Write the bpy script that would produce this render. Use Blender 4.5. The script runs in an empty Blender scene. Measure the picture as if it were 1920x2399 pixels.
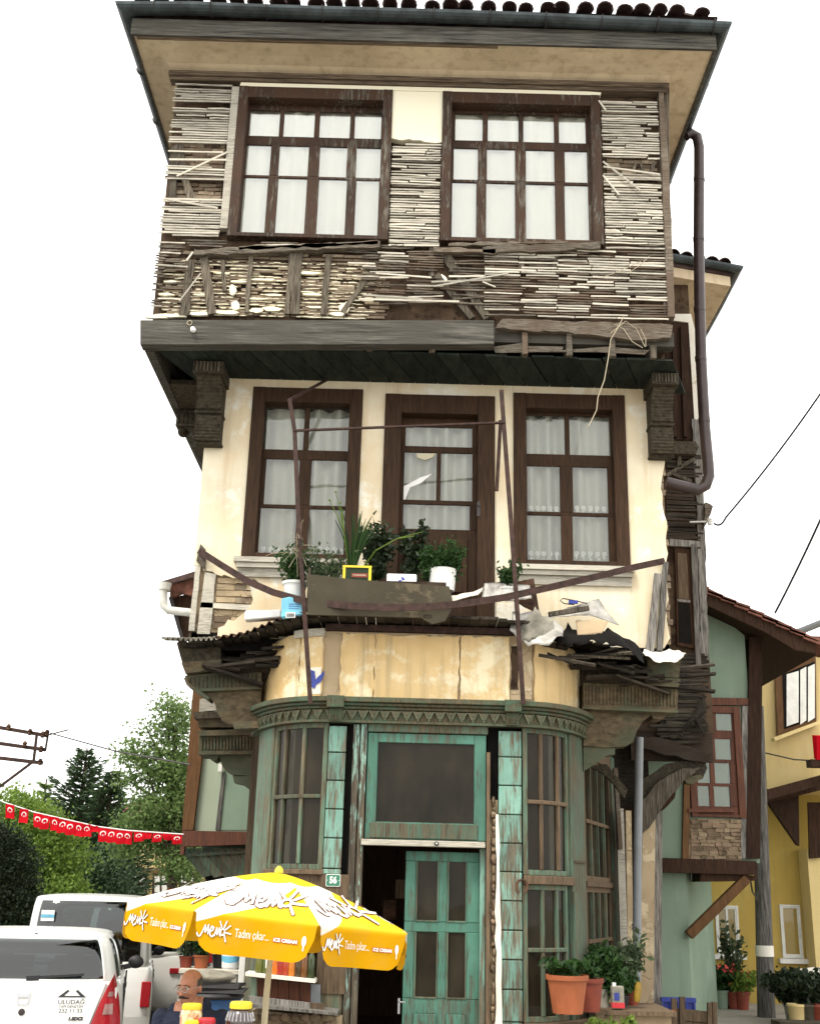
import bpy, math, random
from mathutils import Vector, Matrix, noise as mnoise
random.seed(7)
R = random.Random(11)
SC = bpy.context.scene
COL = SC.collection
rad = math.radians

# ------------------------------------------------------------ camera
CAM = (0.0, 0.0, 1.65)
FPX, TH, RO = 2700.0, rad(18.3), rad(1.5)
_ct, _st, _cr, _sr = math.cos(TH), math.sin(TH), math.cos(RO), math.sin(RO)
_u0 = Vector((0, -_st, _ct)); _fw = Vector((0, _ct, _st)); _r0 = Vector((1, 0, 0))
_R = _cr * _r0 + _sr * _u0
_U = -_sr * _r0 + _cr * _u0
cd = bpy.data.cameras.new('camera')
cam = bpy.data.objects.new('camera', cd); COL.objects.link(cam)
m4 = Matrix.Identity(4)
for i in range(3):
    m4[i][0], m4[i][1], m4[i][2], m4[i][3] = _R[i], _U[i], -_fw[i], CAM[i]
cam.matrix_world = m4
cd.sensor_fit = 'HORIZONTAL'; cd.sensor_width = 36.0; cd.lens = FPX / 1920 * 36.0
cd.clip_start = 0.1; cd.clip_end = 2000
SC.camera = cam

# ------------------------------------------------------------ sky and sun (bright overcast)
W = bpy.data.worlds.new('World'); SC.world = W; W.use_nodes = True
wn = W.node_tree; wn.nodes.clear()
sky = wn.nodes.new('ShaderNodeTexSky'); sky.sky_type = 'NISHITA'; sky.sun_disc = False
SUN_EL, SUN_AZ = rad(58), rad(215)          # azimuth measured from +Y towards +X
sky.sun_elevation = SUN_EL; sky.sun_rotation = SUN_AZ; sky.dust_density = 4.0
hs = wn.nodes.new('ShaderNodeHueSaturation'); hs.inputs['Saturation'].default_value = 0.12
mx = wn.nodes.new('ShaderNodeMix'); mx.data_type = 'RGBA'; mx.inputs[0].default_value = 0.82
mx.inputs[7].default_value = (13.0, 13.0, 12.7, 1)        # the even white cloud layer
bg = wn.nodes.new('ShaderNodeBackground'); bg.inputs[1].default_value = 0.1
wo = wn.nodes.new('ShaderNodeOutputWorld')
wn.links.new(sky.outputs[0], hs.inputs['Color']); wn.links.new(hs.outputs[0], mx.inputs[6])
wn.links.new(mx.outputs[2], bg.inputs[0]); wn.links.new(bg.outputs[0], wo.inputs[0])
sl = bpy.data.lights.new('sun', 'SUN'); sl.energy = 1.5; sl.angle = rad(14); sl.color = (1.0, 0.93, 0.80)
so = bpy.data.objects.new('sun', sl); COL.objects.link(so)
sd = Vector((math.sin(SUN_AZ) * math.cos(SUN_EL), math.cos(SUN_AZ) * math.cos(SUN_EL), math.sin(SUN_EL)))
so.rotation_euler = sd.to_track_quat('Z', 'Y').to_euler()
so.location = (-20, -30, 60)
vs = SC.view_settings
vs.view_transform = 'Standard'; vs.look = 'None'; vs.exposure = 1.0; vs.gamma = 1.0
SC.render.engine = 'CYCLES'
SC.cycles.max_bounces = 6; SC.cycles.diffuse_bounces = 3; SC.cycles.glossy_bounces = 3
SC.cycles.transparent_max_bounces = 12; SC.cycles.transmission_bounces = 4
SC.cycles.use_denoising = True

def P(px, py, Y):
    """world point on the plane y = Y seen at that place of the photograph"""
    d = _fw + _R * ((px - 960) / FPX) + _U * ((1199.5 - py) / FPX)
    k = Y / d.y
    return Vector((d.x * k, Y, CAM[2] + d.z * k))

# ------------------------------------------------------------ mesh helpers
ORG = {}
def V(*a): return Vector(a)
class MB:
    def __init__(s): s.v = []; s.f = []; s.m = []; s.uv = []
    def add(s, vs, fs, m=0):
        o = len(s.v); s.v += [tuple(p) for p in vs]
        for f in fs: s.f.append([i + o for i in f]); s.m.append(m)
    def poly(s, pts, m=0): s.add(pts, [list(range(len(pts)))], m)
    def hexa(s, p, m=0):      # p: 4 bottom ccw + 4 top
        s.add(p, [(3, 2, 1, 0), (4, 5, 6, 7), (0, 1, 5, 4), (1, 2, 6, 5), (2, 3, 7, 6), (3, 0, 4, 7)], m)
    def box(s, x0, x1, y0, y1, z0, z1, m=0, j=0.0):
        p = [(x0, y0, z0), (x1, y0, z0), (x1, y1, z0), (x0, y1, z0), (x0, y0, z1), (x1, y0, z1), (x1, y1, z1), (x0, y1, z1)]
        if j: p = [(a + R.uniform(-j, j), b + R.uniform(-j, j), c + R.uniform(-j, j)) for a, b, c in p]
        s.hexa(p, m)
    def bar(s, p, q, w, h, up=(0, 0, 1), m=0, w2=None, h2=None, roll=0):
        p, q = Vector(p), Vector(q); d = (q - p).normalized(); up = Vector(up)
        a = d.cross(up)
        if a.length < 1e-4: a = d.cross(Vector((0, 1, 0)))
        a.normalize(); b = a.cross(d).normalized()
        if roll:
            M = Matrix.Rotation(roll, 3, d); a = M @ a; b = M @ b
        w2 = w if w2 is None else w2; h2 = h if h2 is None else h2
        r = []
        for c, ww, hh in ((p, w, h), (q, w2, h2)):
            r += [c - a * ww / 2 - b * hh / 2, c + a * ww / 2 - b * hh / 2, c + a * ww / 2 + b * hh / 2, c - a * ww / 2 + b * hh / 2]
        s.add(r, [(0, 1, 2, 3), (7, 6, 5, 4), (0, 4, 5, 1), (1, 5, 6, 2), (2, 6, 7, 3), (3, 7, 4, 0)], m)
    def tube(s, pts, r, n=8, m=0, cap=True, flat=None):
        pts = [Vector(p) for p in pts]; k = len(pts); o = []; prev = None
        for i, p in enumerate(pts):
            d = (pts[min(i + 1, k - 1)] - pts[max(i - 1, 0)])
            d = d.normalized() if d.length > 1e-9 else Vector((0, 0, 1))
            if prev is None:
                a = d.orthogonal().normalized()
            else:
                a = prev - d * prev.dot(d)
                a = a.normalized() if a.length > 1e-6 else d.orthogonal().normalized()
            prev = a; b = d.cross(a); rr = r[i] if hasattr(r, '__len__') else r
            for j in range(n):
                t = 2 * math.pi * j / n
                o.append(p + a * math.cos(t) * rr + b * math.sin(t) * rr)
        f = []
        for i in range(k - 1):
            for j in range(n):
                f.append((i * n + j, i * n + (j + 1) % n, (i + 1) * n + (j + 1) % n, (i + 1) * n + j))
        if cap: f.append(tuple(range(n - 1, -1, -1))); f.append(tuple((k - 1) * n + j for j in range(n)))
        s.add(o, f, m)
    def lathe(s, prof, c=(0, 0, 0), n=16, m=0, mat=None, sx=1, sy=1):
        c = Vector(c); o = []
        for r, z in prof:
            for j in range(n):
                t = 2 * math.pi * j / n
                q = Vector((r * math.cos(t) * sx, r * math.sin(t) * sy, z))
                if mat is not None: q = mat @ q
                o.append(c + q)
        f = []
        for i in range(len(prof) - 1):
            for j in range(n):
                f.append((i * n + j, i * n + (j + 1) % n, (i + 1) * n + (j + 1) % n, (i + 1) * n + j))
        f.append(tuple(range(n - 1, -1, -1))); f.append(tuple((len(prof) - 1) * n + j for j in range(n)))
        s.add(o, f, m)
    def prism(s, poly, ax, a, b, m=0):
        """poly 2d; ax 'y': poly is (x,z) extruded y a..b; 'x': poly (y,z); 'z': poly (x,y)"""
        def pt(u, v, w): return {'y': (u, w, v), 'x': (w, u, v), 'z': (u, v, w)}[ax]
        n = len(poly)
        vs = [pt(u, v, a) for u, v in poly] + [pt(u, v, b) for u, v in poly]
        f = [tuple(range(n)), tuple(range(2 * n - 1, n - 1, -1))]
        for i in range(n): f.append((i, i + n, (i + 1) % n + n, (i + 1) % n))
        s.add(vs, f, m)
    def grid(s, fn, nu, nv, m=0, u0=0., u1=1., v0=0., v1=1.):
        o = [fn(u0 + (u1 - u0) * i / nu, v0 + (v1 - v0) * j / nv) for i in range(nu + 1) for j in range(nv + 1)]
        f = [(i * (nv + 1) + j, (i + 1) * (nv + 1) + j, (i + 1) * (nv + 1) + j + 1, i * (nv + 1) + j + 1) for i in range(nu) for j in range(nv)]
        s.add(o, f, m)
    def sphere(s, c, r, n=10, k=7, m=0, sc=(1, 1, 1), rot=None):
        prof = [(max(1e-4, math.sin(math.pi * i / k)) * r, -math.cos(math.pi * i / k) * r) for i in range(k + 1)]
        M = Matrix.Diagonal(sc) if rot is None else rot @ Matrix.Diagonal(sc)
        s.lathe(prof, c, n, m, M)
    def build(s, name, mats, parent=None, smooth=None, bevel=0, label=None, kind=None, fixn=True):
        o = ORG.get(parent.name, Vector((0, 0, 0))) if parent else Vector((0, 0, 0))
        me = bpy.data.meshes.new(name)
        me.from_pydata([(x - o.x, y - o.y, z - o.z) for x, y, z in s.v], [], s.f)
        if not isinstance(mats, (list, tuple)): mats = [mats]
        for q in mats: me.materials.append(q)
        if len(mats) > 1: me.polygons.foreach_set('material_index', s.m)
        me.update()
        if fixn:
            import bmesh
            bm = bmesh.new(); bm.from_mesh(me); bmesh.ops.recalc_face_normals(bm, faces=bm.faces)
            if bevel:
                bmesh.ops.bevel(bm, geom=[e for e in bm.edges if len(e.link_faces) == 2 and e.calc_face_angle(0) > .5], offset=bevel, segments=1, affect='EDGES')
            bm.to_mesh(me); bm.free()
        if smooth is not None:
            me.polygons.foreach_set('use_smooth', [True] * len(me.polygons))
            me.set_sharp_from_angle(angle=rad(smooth))
        ob = bpy.data.objects.new(name, me); COL.objects.link(ob)
        if parent: ob.parent = parent; ORG[ob.name] = o
        if label: ob['label'] = label
        if kind: ob['kind'] = kind
        return ob
def thing(name, label, cat, loc=(0, 0, 0), group=None):
    o = bpy.data.objects.new(name, None); COL.objects.link(o); o.location = loc
    o.empty_display_size = 0.2
    o['label'] = label; o['category'] = cat
    if group: o['group'] = group
    ORG[o.name] = Vector(loc); return o
def tag(o, label, cat, group=None):
    o['label'] = label; o['category'] = cat
    if group: o['group'] = group
    return o
def struct(o): o['kind'] = 'structure'; return o
def part(name, mats, parent, *boxes, **k):
    m = MB()
    for b in boxes: m.box(*b)
    return m.build(name, mats, parent, **k)
def rag(p, q, n, amp, r=R):
    """ragged line of points between 2-d points"""
    o = []
    for i in range(n + 1):
        t = i / n
        o.append((p[0] + (q[0] - p[0]) * t + (r.uniform(-amp, amp) if 0 < i < n else 0), p[1] + (q[1] - p[1]) * t + (r.uniform(-amp, amp) if 0 < i < n else 0)))
    return o

# ------------------------------------------------------------ materials
class NT:
    def __init__(s, name):
        s.mat = bpy.data.materials.new(name); s.mat.use_nodes = True
        s.t = s.mat.node_tree; s.t.nodes.clear()
        s.out = s.n('ShaderNodeOutputMaterial')
    def n(s, ty, **k):
        x = s.t.nodes.new(ty)
        for a, b in k.items(): setattr(x, a, b)
        return x
    def l(s, a, b): s.t.links.new(a, b)
    def coord(s, scale=(1, 1, 1), kind='Object'):
        tc = s.n('ShaderNodeTexCoord'); mp = s.n('ShaderNodeMapping'); mp.inputs['Scale'].default_value = scale
        s.l(tc.outputs[kind], mp.inputs[0]); return mp.outputs[0]
    def noise(s, vec, scale, detail=4, rough=.6, dist=0):
        x = s.n('ShaderNodeTexNoise'); x.inputs['Scale'].default_value = scale; x.inputs['Detail'].default_value = detail
        x.inputs['Roughness'].default_value = rough; x.inputs['Distortion'].default_value = dist
        s.l(vec, x.inputs['Vector']); return x.outputs[0]
    def ramp(s, fac, a, b, ca=(0, 0, 0, 1), cb=(1, 1, 1, 1)):
        x = s.n('ShaderNodeMapRange'); x.inputs[1].default_value = a; x.inputs[2].default_value = b
        s.l(fac, x.inputs[0]); return x.outputs[0]
    def mix(s, fac, a, b, blend='MIX'):
        x = s.n('ShaderNodeMix'); x.data_type = 'RGBA'; x.blend_type = blend
        for v, i in ((fac, 0), (a, 6), (b, 7)):
            if isinstance(v, (int, float)): x.inputs[i].default_value = v
            elif isinstance(v, tuple): x.inputs[i].default_value = (*v, 1)
            else: s.l(v, x.inputs[i])
        return x.outputs[2]
    def math(s, op, a, b=None):
        x = s.n('ShaderNodeMath', operation=op)
        for v, i in ((a, 0), (b, 1)):
            if v is None: continue
            if isinstance(v, (int, float)): x.inputs[i].default_value = v
            else: s.l(v, x.inputs[i])
        return x.outputs[0]
    def bsdf(s, col, rough=.7, spec=.3, metal=0, bump=None, bs=.3, bd=.02, **k):
        b = s.n('ShaderNodeBsdfPrincipled')
        for v, nme in ((col, 'Base Color'), (rough, 'Roughness')):
            if isinstance(v, tuple): b.inputs[nme].default_value = (*v, 1)
            elif isinstance(v, (int, float)): b.inputs[nme].default_value = v
            else: s.l(v, b.inputs[nme])
        b.inputs['Specular IOR Level'].default_value = spec; b.inputs['Metallic'].default_value = metal
        for a, v in k.items(): b.inputs[a.replace('_', ' ')].default_value = v
        if bump is not None:
            u = s.n('ShaderNodeBump'); u.inputs['Strength'].default_value = bs; u.inputs['Distance'].default_value = bd
            s.l(bump, u.inputs['Height']); s.l(u.outputs[0], b.inputs['Normal'])
        s.l(b.outputs[0], s.out.inputs[0]); return s.mat
    def rnd(s):
        g = s.n('ShaderNodeNewGeometry'); o = s.n('ShaderNodeObjectInfo')
        return s.math('FRACT', s.math('ADD', g.outputs['Random Per Island'], o.outputs['Random']))
M = {}
def plain(name, col, rough=.6, spec=.35, metal=0, var=.12, sc=6, bs=.12, **k):
    n = NT(name); c = n.coord(); a = n.noise(c, sc, 5)
    d = tuple(x * (1 - 2.2 * var) for x in col); e = tuple(min(1, x * (1 + 1.2 * var)) for x in col)
    M[name] = n.bsdf(n.mix(n.ramp(a, .3, .7), d, e), rough, spec, metal, bump=n.noise(c, sc * 6, 4), bs=bs, **k); return M[name]
def wood(name, cols, scale=(1.2, 14, 14), sc=4, thr=(.35, .65), rnd=.5, rough=.85, bs=.5, sp=.2):
    """weathered boards: grain runs along the axis with the small scale value; every board gets its own tone"""
    n = NT(name); c = n.coord(scale); a = n.noise(c, sc, 6, .65, .3)
    r = n.rnd()
    c0 = n.mix(n.ramp(a, *thr), cols[0], cols[1])
    if len(cols) > 2:
        b = n.noise(n.coord((1, 1, 1)), 1.7, 4)
        c0 = n.mix(n.math('MULTIPLY', n.ramp(n.math('ADD', b, n.math('MULTIPLY', r, .25)), .52, .75), .9), c0, cols[2])
    v = n.math('ADD', n.math('MULTIPLY', r, rnd * 1.3), 1 - rnd * .75)
    hsn = n.n('ShaderNodeHueSaturation'); n.l(v, hsn.inputs['Value']); n.l(c0, hsn.inputs['Color'])
    M[name] = n.bsdf(hsn.outputs[0], rough, sp, bump=a, bs=bs, bd=.02); return M[name]
def peel(name, paint, paint2, under, under2, scale=(6, 6, 1.2), sc=3, cov=.5, rough=.7, rnd=.25, soft=.04):
    """flaking paint over old wood"""
    n = NT(name); c = n.coord(scale); a = n.noise(c, sc, 8, .72, .2); g = n.noise(n.coord((20, 20, 1.2)), 3, 4, .6)
    big = n.noise(n.coord((1, 1, .6)), 1.6, 3)
    pc = n.mix(n.ramp(n.noise(n.coord((1, 1, 1)), 2.3, 4), .35, .65), paint, paint2)
    pc = n.mix(n.math('MULTIPLY', n.ramp(g, .5, .75), .35), pc, under2)
    uc = n.mix(n.ramp(g, .35, .65), under, under2)
    k = n.math('ADD', a, n.math('MULTIPLY', n.math('SUBTRACT', big, .5), .5))
    mask = n.ramp(k, cov - soft, cov + soft)
    r = n.rnd(); v = n.math('ADD', n.math('MULTIPLY', r, rnd * 2), 1 - rnd)
    hsn = n.n('ShaderNodeHueSaturation'); n.l(v, hsn.inputs['Value']); n.l(n.mix(mask, pc, uc), hsn.inputs['Color'])
    M[name] = n.bsdf(hsn.outputs[0], rough, .25, bump=n.math('SUBTRACT', g, mask), bs=.5, bd=.006); return M[name]
def plaster(name, c1, c2, c3, sc=1.3, t3=(.6, .68), bs=.35, crack=.0, streak=None, rough=.9):
    """c1/c2 blotches, c3 patches where a coat has come off, optional cracks and vertical run marks"""
    n = NT(name); c = n.coord()
    a = n.noise(c, sc, 6, .6); b = n.noise(n.coord((1, 1, 1.0)), sc * 1.35, 7, .68, .2); f = n.noise(c, 60, 3)
    col = n.mix(n.ramp(a, .35, .68), c1, c2)
    col = n.mix(n.ramp(b, *t3), col, c3)
    if streak:
        st_ = n.noise(n.coord((5, 5, .35)), 1.6, 5, .6); col = n.mix(n.math('MULTIPLY', n.ramp(st_, .5, .72), .7), col, streak)
    h = n.math('ADD', n.math('MULTIPLY', f, .25), n.math('MULTIPLY', n.ramp(b, *t3), .5))
    if crack:
        w = n.n('ShaderNodeVectorMath', operation='ADD'); dn = n.n('ShaderNodeTexNoise'); dn.inputs['Scale'].default_value = 1.3
        n.l(c, dn.inputs['Vector']); n.l(c, w.inputs[0]); n.l(dn.outputs[1], w.inputs[1])
        vo = n.n('ShaderNodeTexVoronoi', feature='DISTANCE_TO_EDGE'); vo.inputs['Scale'].default_value = crack
        n.l(w.outputs[0], vo.inputs['Vector'])
        ck = n.ramp(vo.outputs['Distance'], .001, .0055); gate = n.ramp(n.noise(c, 1.1, 2), .46, .56)
        ck = n.math('MAXIMUM', ck, gate)
        col = n.mix(ck, tuple(x * .35 for x in c1), col); h = n.math('ADD', h, ck)
    M[name] = n.bsdf(col, rough, .15, bump=h, bs=bs, bd=.02); return M[name]
def glassy(name, tint=(1, 1, 1), refl=.12, dirt=.0, dirtc=(.3, .27, .2), ior=1.5):
    n = NT(name); tr = n.n('ShaderNodeBsdfTransparent'); tr.inputs[0].default_value = (*tint, 1)
    gl = n.n('ShaderNodeBsdfGlossy'); gl.inputs['Roughness'].default_value = .04
    fr = n.n('ShaderNodeFresnel'); fr.inputs[0].default_value = ior
    mxs = n.n('ShaderNodeMixShader'); n.l(n.math('ADD', fr.outputs[0], refl), mxs.inputs[0])
    n.l(tr.outputs[0], mxs.inputs[1]); n.l(gl.outputs[0], mxs.inputs[2]); last = mxs.outputs[0]
    wv = n.noise(n.coord(), 1.4, 2); bu = n.n('ShaderNodeBump'); bu.inputs['Strength'].default_value = .06; bu.inputs['Distance'].default_value = .1
    n.l(wv, bu.inputs['Height']); n.l(bu.outputs[0], gl.inputs['Normal'])
    if dirt:
        df = n.n('ShaderNodeBsdfDiffuse'); df.inputs[0].default_value = (*dirtc, 1)
        k = n.math('MULTIPLY', n.ramp(n.noise(n.coord((1, 1, .5)), 3, 6), .25, .8), dirt)
        m2 = n.n('ShaderNodeMixShader'); n.l(k, m2.inputs[0]); n.l(last, m2.inputs[1]); n.l(df.outputs[0], m2.inputs[2]); last = m2.outputs[0]
    n.l(last, n.out.inputs[0]); M[name] = n.mat; return n.mat
def cloth(name, col, trans=.4, var=.1):
    n = NT(name); c = n.coord((1, 1, 1)); a = n.noise(c, 9, 4)
    cc = n.mix(a, tuple(x * (1 - var) for x in col), col)
    d = n.n('ShaderNodeBsdfDiffuse'); t = n.n('ShaderNodeBsdfTranslucent'); n.l(cc, d.inputs[0]); n.l(cc, t.inputs[0])
    mxs = n.n('ShaderNodeMixShader'); mxs.inputs[0].default_value = trans
    n.l(d.outputs[0], mxs.inputs[1]); n.l(t.outputs[0], mxs.inputs[2]); n.l(mxs.outputs[0], n.out.inputs[0]); M[name] = n.mat; return n.mat
def leaf(name, c1, c2, trans=.35):
    n = NT(name); r = n.rnd(); c = n.mix(r, c1, c2)
    d = n.n('ShaderNodeBsdfPrincipled'); d.inputs['Roughness'].default_value = .55; d.inputs['Specular IOR Level'].default_value = .25
    t = n.n('ShaderNodeBsdfTranslucent'); n.l(c, d.inputs['Base Color']); n.l(n.mix(.5, c, tuple(min(1, x * 1.6) for x in c2)), t.inputs[0])
    mxs = n.n('ShaderNodeMixShader'); mxs.inputs[0].default_value = trans
    n.l(d.outputs[0], mxs.inputs[1]); n.l(t.outputs[0], mxs.inputs[2]); n.l(mxs.outputs[0], n.out.inputs[0]); M[name] = n.mat; return n.mat

wood('lath', [(.17, .15, .12), (.62, .58, .49), (.58, .54, .45)], (1.6, 24, 30), 4, (.3, .62), .36)
wood('lath_dark', [(.02, .015, .011), (.32, .275, .215), (.10, .07, .05)], (2.2, 24, 30), 4, (.33, .72), .6)
wood('lath_black', [(.010, .008, .006), (.13, .11, .08), (.03, .02, .014)], (1.0, 20, 26), 4, (.36, .8), .9)
wood('plank_dark', [(.010, .008, .006), (.06, .047, .034)], (3, 3, 12), 4, (.3, .75), .8)
wood('stud', [(.03, .024, .017), (.19, .16, .12)], (14, 14, 1.0), 4, (.35, .65), .5)
wood('beam', [(.03, .028, .024), (.17, .16, .135), (.07, .064, .053)], (.7, 10, 12), 3, (.35, .75), .15)
wood('cornice_wood', [(.045, .033, .024), (.24, .18, .125)], (.8, 20, 20), 4, (.35, .65), .4)
wood('grey_wood', [(.06, .055, .05), (.30, .28, .25)], (12, 12, .9), 4, (.35, .7), .5)
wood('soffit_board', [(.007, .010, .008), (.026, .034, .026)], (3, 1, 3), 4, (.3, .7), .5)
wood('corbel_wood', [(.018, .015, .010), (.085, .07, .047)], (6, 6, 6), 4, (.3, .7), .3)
wood('corbel_tan', [(.05, .037, .022), (.17, .128, .075), (.065, .078, .05)], (3, 3, 6), 3, (.3, .7), .25)
wood('brown_frame', [(.020, .010, .005), (.062, .031, .0145)], (12, 12, 1.0), 4, (.3, .7), .25, rough=.7, bs=.3, sp=.2)
wood('plank_brown', [(.055, .038, .024), (.165, .115, .072)], (12, 12, .9), 4, (.3, .7), .35)
peel('old_frame', (.055, .025, .0125), (.035, .018, .010), (.16, .14, .11), (.035, .028, .022), (8, 8, 1.2), 4, .57, rnd=.2)
peel('turq', (.18, .33, .27), (.125, .25, .20), (.07, .058, .04), (.17, .15, .105), (9, 9, 1.0), 3, .53, soft=.06)
peel('turq_old', (.10, .165, .115), (.065, .115, .08), (.055, .043, .026), (.14, .115, .072), (9, 9, 1.0), 3, .50, soft=.08)
peel('turq_flake', (.30, .44, .38), (.16, .29, .24), (.035, .028, .02), (.10, .08, .055), (11, 11, 1.3), 3, .46)
peel('frieze', (.075, .125, .08), (.055, .09, .055), (.05, .04, .022), (.115, .095, .055), (2, 2, 5), 4, .47, rnd=.15, soft=.1)
peel('frieze_pale', (.13, .19, .13), (.10, .14, .09), (.11, .09, .055), (.19, .16, .10), (4, 4, 5), 4, .5, rnd=.2, soft=.1)
peel('green_door', (.08, .20, .15), (.055, .15, .11), (.06, .05, .034), (.10, .14, .105), (8, 8, 1.2), 3, .55, rnd=.15, soft=.06)
plaster('cream', (.82, .76, .60), (.68, .54, .34), (.85, .82, .72), .9, (.54, .62), .5, 0, streak=(.62, .49, .31))
plaster('cream_white', (.82, .78, .62), (.80, .74, .54), (.76, .66, .46), .8, (.66, .72), .2)
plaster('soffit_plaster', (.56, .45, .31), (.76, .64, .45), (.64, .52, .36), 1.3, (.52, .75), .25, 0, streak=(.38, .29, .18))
plaster('ochre', (.72, .54, .29), (.58, .40, .18), (.80, .70, .48), 1.1, (.52, .60), .5, .35, streak=(.37, .28, .155))
plaster('mud', (.30, .22, .14), (.42, .33, .21), (.18, .125, .085), 4, (.55, .62), .8)
plaster('infill', (.055, .035, .022), (.10, .066, .042), (.03, .018, .012), 3, (.52, .6), .9)
plaster('rough_tan', (.46, .36, .23), (.36, .27, .17), (.55, .45, .3), 2, (.55, .6), .7, 2.0)
plaster('white_plaster', (.75, .72, .64), (.66, .6, .5), (.55, .46, .34), 2, (.6, .66), .4)
n_ = NT('brick_tone'); c_ = n_.coord(); r_ = n_.rnd()
cc_ = n_.mix(r_, (.06, .045, .032), (.36, .30, .215)); cc_ = n_.mix(n_.ramp(n_.noise(c_, 14, 5), .35, .7), cc_, (.17, .115, .08))
M['brick_tone'] = n_.bsdf(cc_, .95, .1, bump=n_.noise(c_, 50, 4), bs=.6)
n_ = NT('stone_tone'); c_ = n_.coord(); r_ = n_.rnd()
cc_ = n_.mix(r_, (.10, .075, .048), (.28, .22, .14)); cc_ = n_.mix(n_.ramp(n_.noise(c_, 9, 5), .4, .75), cc_, (.3, .2, .14))
M['stone_tone'] = n_.bsdf(cc_, .95, .1, bump=n_.noise(c_, 30, 5), bs=.8)
plaster('sage', (.225, .295, .22), (.185, .25, .185), (.25, .32, .245), .8, (.52, .7), .35, 0, streak=(.17, .225, .165))
plaster('sage_pale', (.34, .385, .29), (.30, .35, .26), (.37, .41, .32), 1., (.6, .8), .2)
plaster('yellow_wall', (.47, .33, .085), (.40, .28, .07), (.50, .38, .13), .6, (.52, .7), .35, 0, streak=(.34, .25, .08))
plaster('cream_wall', (.68, .53, .25), (.62, .47, .21), (.70, .57, .31), .6, (.52, .7), .3, 0, streak=(.56, .43, .2))
plaster('concrete', (.075, .064, .044), (.05, .042, .028), (.11, .09, .06), 2.2, (.55, .62), .6, streak=(.06, .055, .04))
plaster('paving', (.30, .275, .235), (.25, .23, .195), (.34, .31, .26), 1.2, (.55, .65), .5)
plaster('asphalt', (.14, .135, .125), (.11, .106, .10), (.17, .16, .15), 1.0, (.55, .65), .5)
wood('red_brown', [(.055, .018, .009), (.14, .046, .02)], (10, 10, .8), 4, (.3, .7), .25, rough=.6, bs=.3, sp=.3)
wood('brown_post', [(.075, .035, .013), (.165, .08, .03)], (10, 10, .7), 4, (.3, .7), .2, rough=.65, bs=.25)
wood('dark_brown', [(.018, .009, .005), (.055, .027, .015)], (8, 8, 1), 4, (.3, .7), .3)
plain('rust', (.048, .024, .018), .75, .3, 0, .3, 14)
plain('gutter_metal', (.045, .058, .062), .5, .4, .35, .3, 5)
plain('pipe_brown', (.05, .033, .031), .38, .5, .2, .18, 3)
plain('pvc_grey', (.20, .215, .225), .45, .4, 0, .08, 3)
plain('zinc', (.46, .44, .40), .5, .5, .35, .3, 5, .3)
plain('tin_rusty', (.10, .05, .028), .8, .3, .2, .45, 5, .3)
plain('asbestos', (.30, .28, .23), .9, .2, 0, .3, 4, .4)
plain('roof_tile', (.085, .055, .05), .85, .2, 0, .35, 6, .4)
plain('roof_red', (.20, .085, .06), .85, .2, 0, .3, 6, .4)
plain('white_plastic', (.78, .78, .76), .4, .4, 0, .05)
plain('pvc_white', (.70, .69, .64), .4, .4, 0, .08)
plain('black', (.012, .012, .013), .5, .4, 0, .1)
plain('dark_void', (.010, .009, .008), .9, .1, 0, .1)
plain('rubber', (.018, .018, .018), .8, .2, 0, .15)
plain('terracotta', (.33, .095, .035), .6, .35, 0, .12, 5)
plain('terracotta_red', (.20, .04, .022), .55, .35, 0, .12, 5)
plain('soil', (.05, .035, .025), .95, .1, 0, .3)
plain('blue_plastic', (.025, .085, .22), .45, .4, 0, .12)
plain('navy', (.02, .025, .05), .85, .2, 0, .15)
plain('yellow_plastic', (.75, .58, .03), .4, .4, 0, .06)
plain('red_plastic', (.5, .02, .03), .35, .5, 0, .06)
plain('blue_paint', (.03, .05, .28), .5, .4, 0, .15)
plain('sign_green', (.02, .16, .09), .35, .5, 0, .05)
plain('white_paint', (.80, .80, .77), .5, .3, 0, .05)
plain('curtain_mark', (.88, .87, .84), .7, .2, 0, .03)
plain('black_print', (.03, .03, .035), .5, .3, 0, .05)
plain('ochre_plastic', (.30, .19, .025), .5, .3, 0, .15)
plain('bag_blue', (.17, .50, .68), .4, .45, 0, .2, 3)
plain('steel', (.45, .45, .46), .3, .5, .9, .05)
plain('iron_dark', (.06, .05, .05), .6, .4, .4, .2)
plain('cable', (.02, .02, .022), .6, .3, 0, .1)
plain('cable_pale', (.42, .36, .26), .8, .2, 0, .1)
plain('bark', (.09, .07, .05), .95, .1, 0, .3, 8, .6)
glassy('glass', (.95, .96, .94), .015, .06, (.55, .53, .45))
glassy('glass_bright', (.96, .97, .95), .13, .04, (.6, .58, .5))
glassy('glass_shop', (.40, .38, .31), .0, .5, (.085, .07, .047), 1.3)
glassy('glass_car', (.26, .32, .32), .05)
cloth('curtain', (.66, .65, .59), .15)
cloth('curtain_dim', (.17, .165, .135), .1)
cloth('curtain_white', (.95, .92, .82), .02, .04)
cloth('flag_red', (.60, .012, .022), .35)
cloth('paper', (.72, .66, .48), .2)
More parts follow.
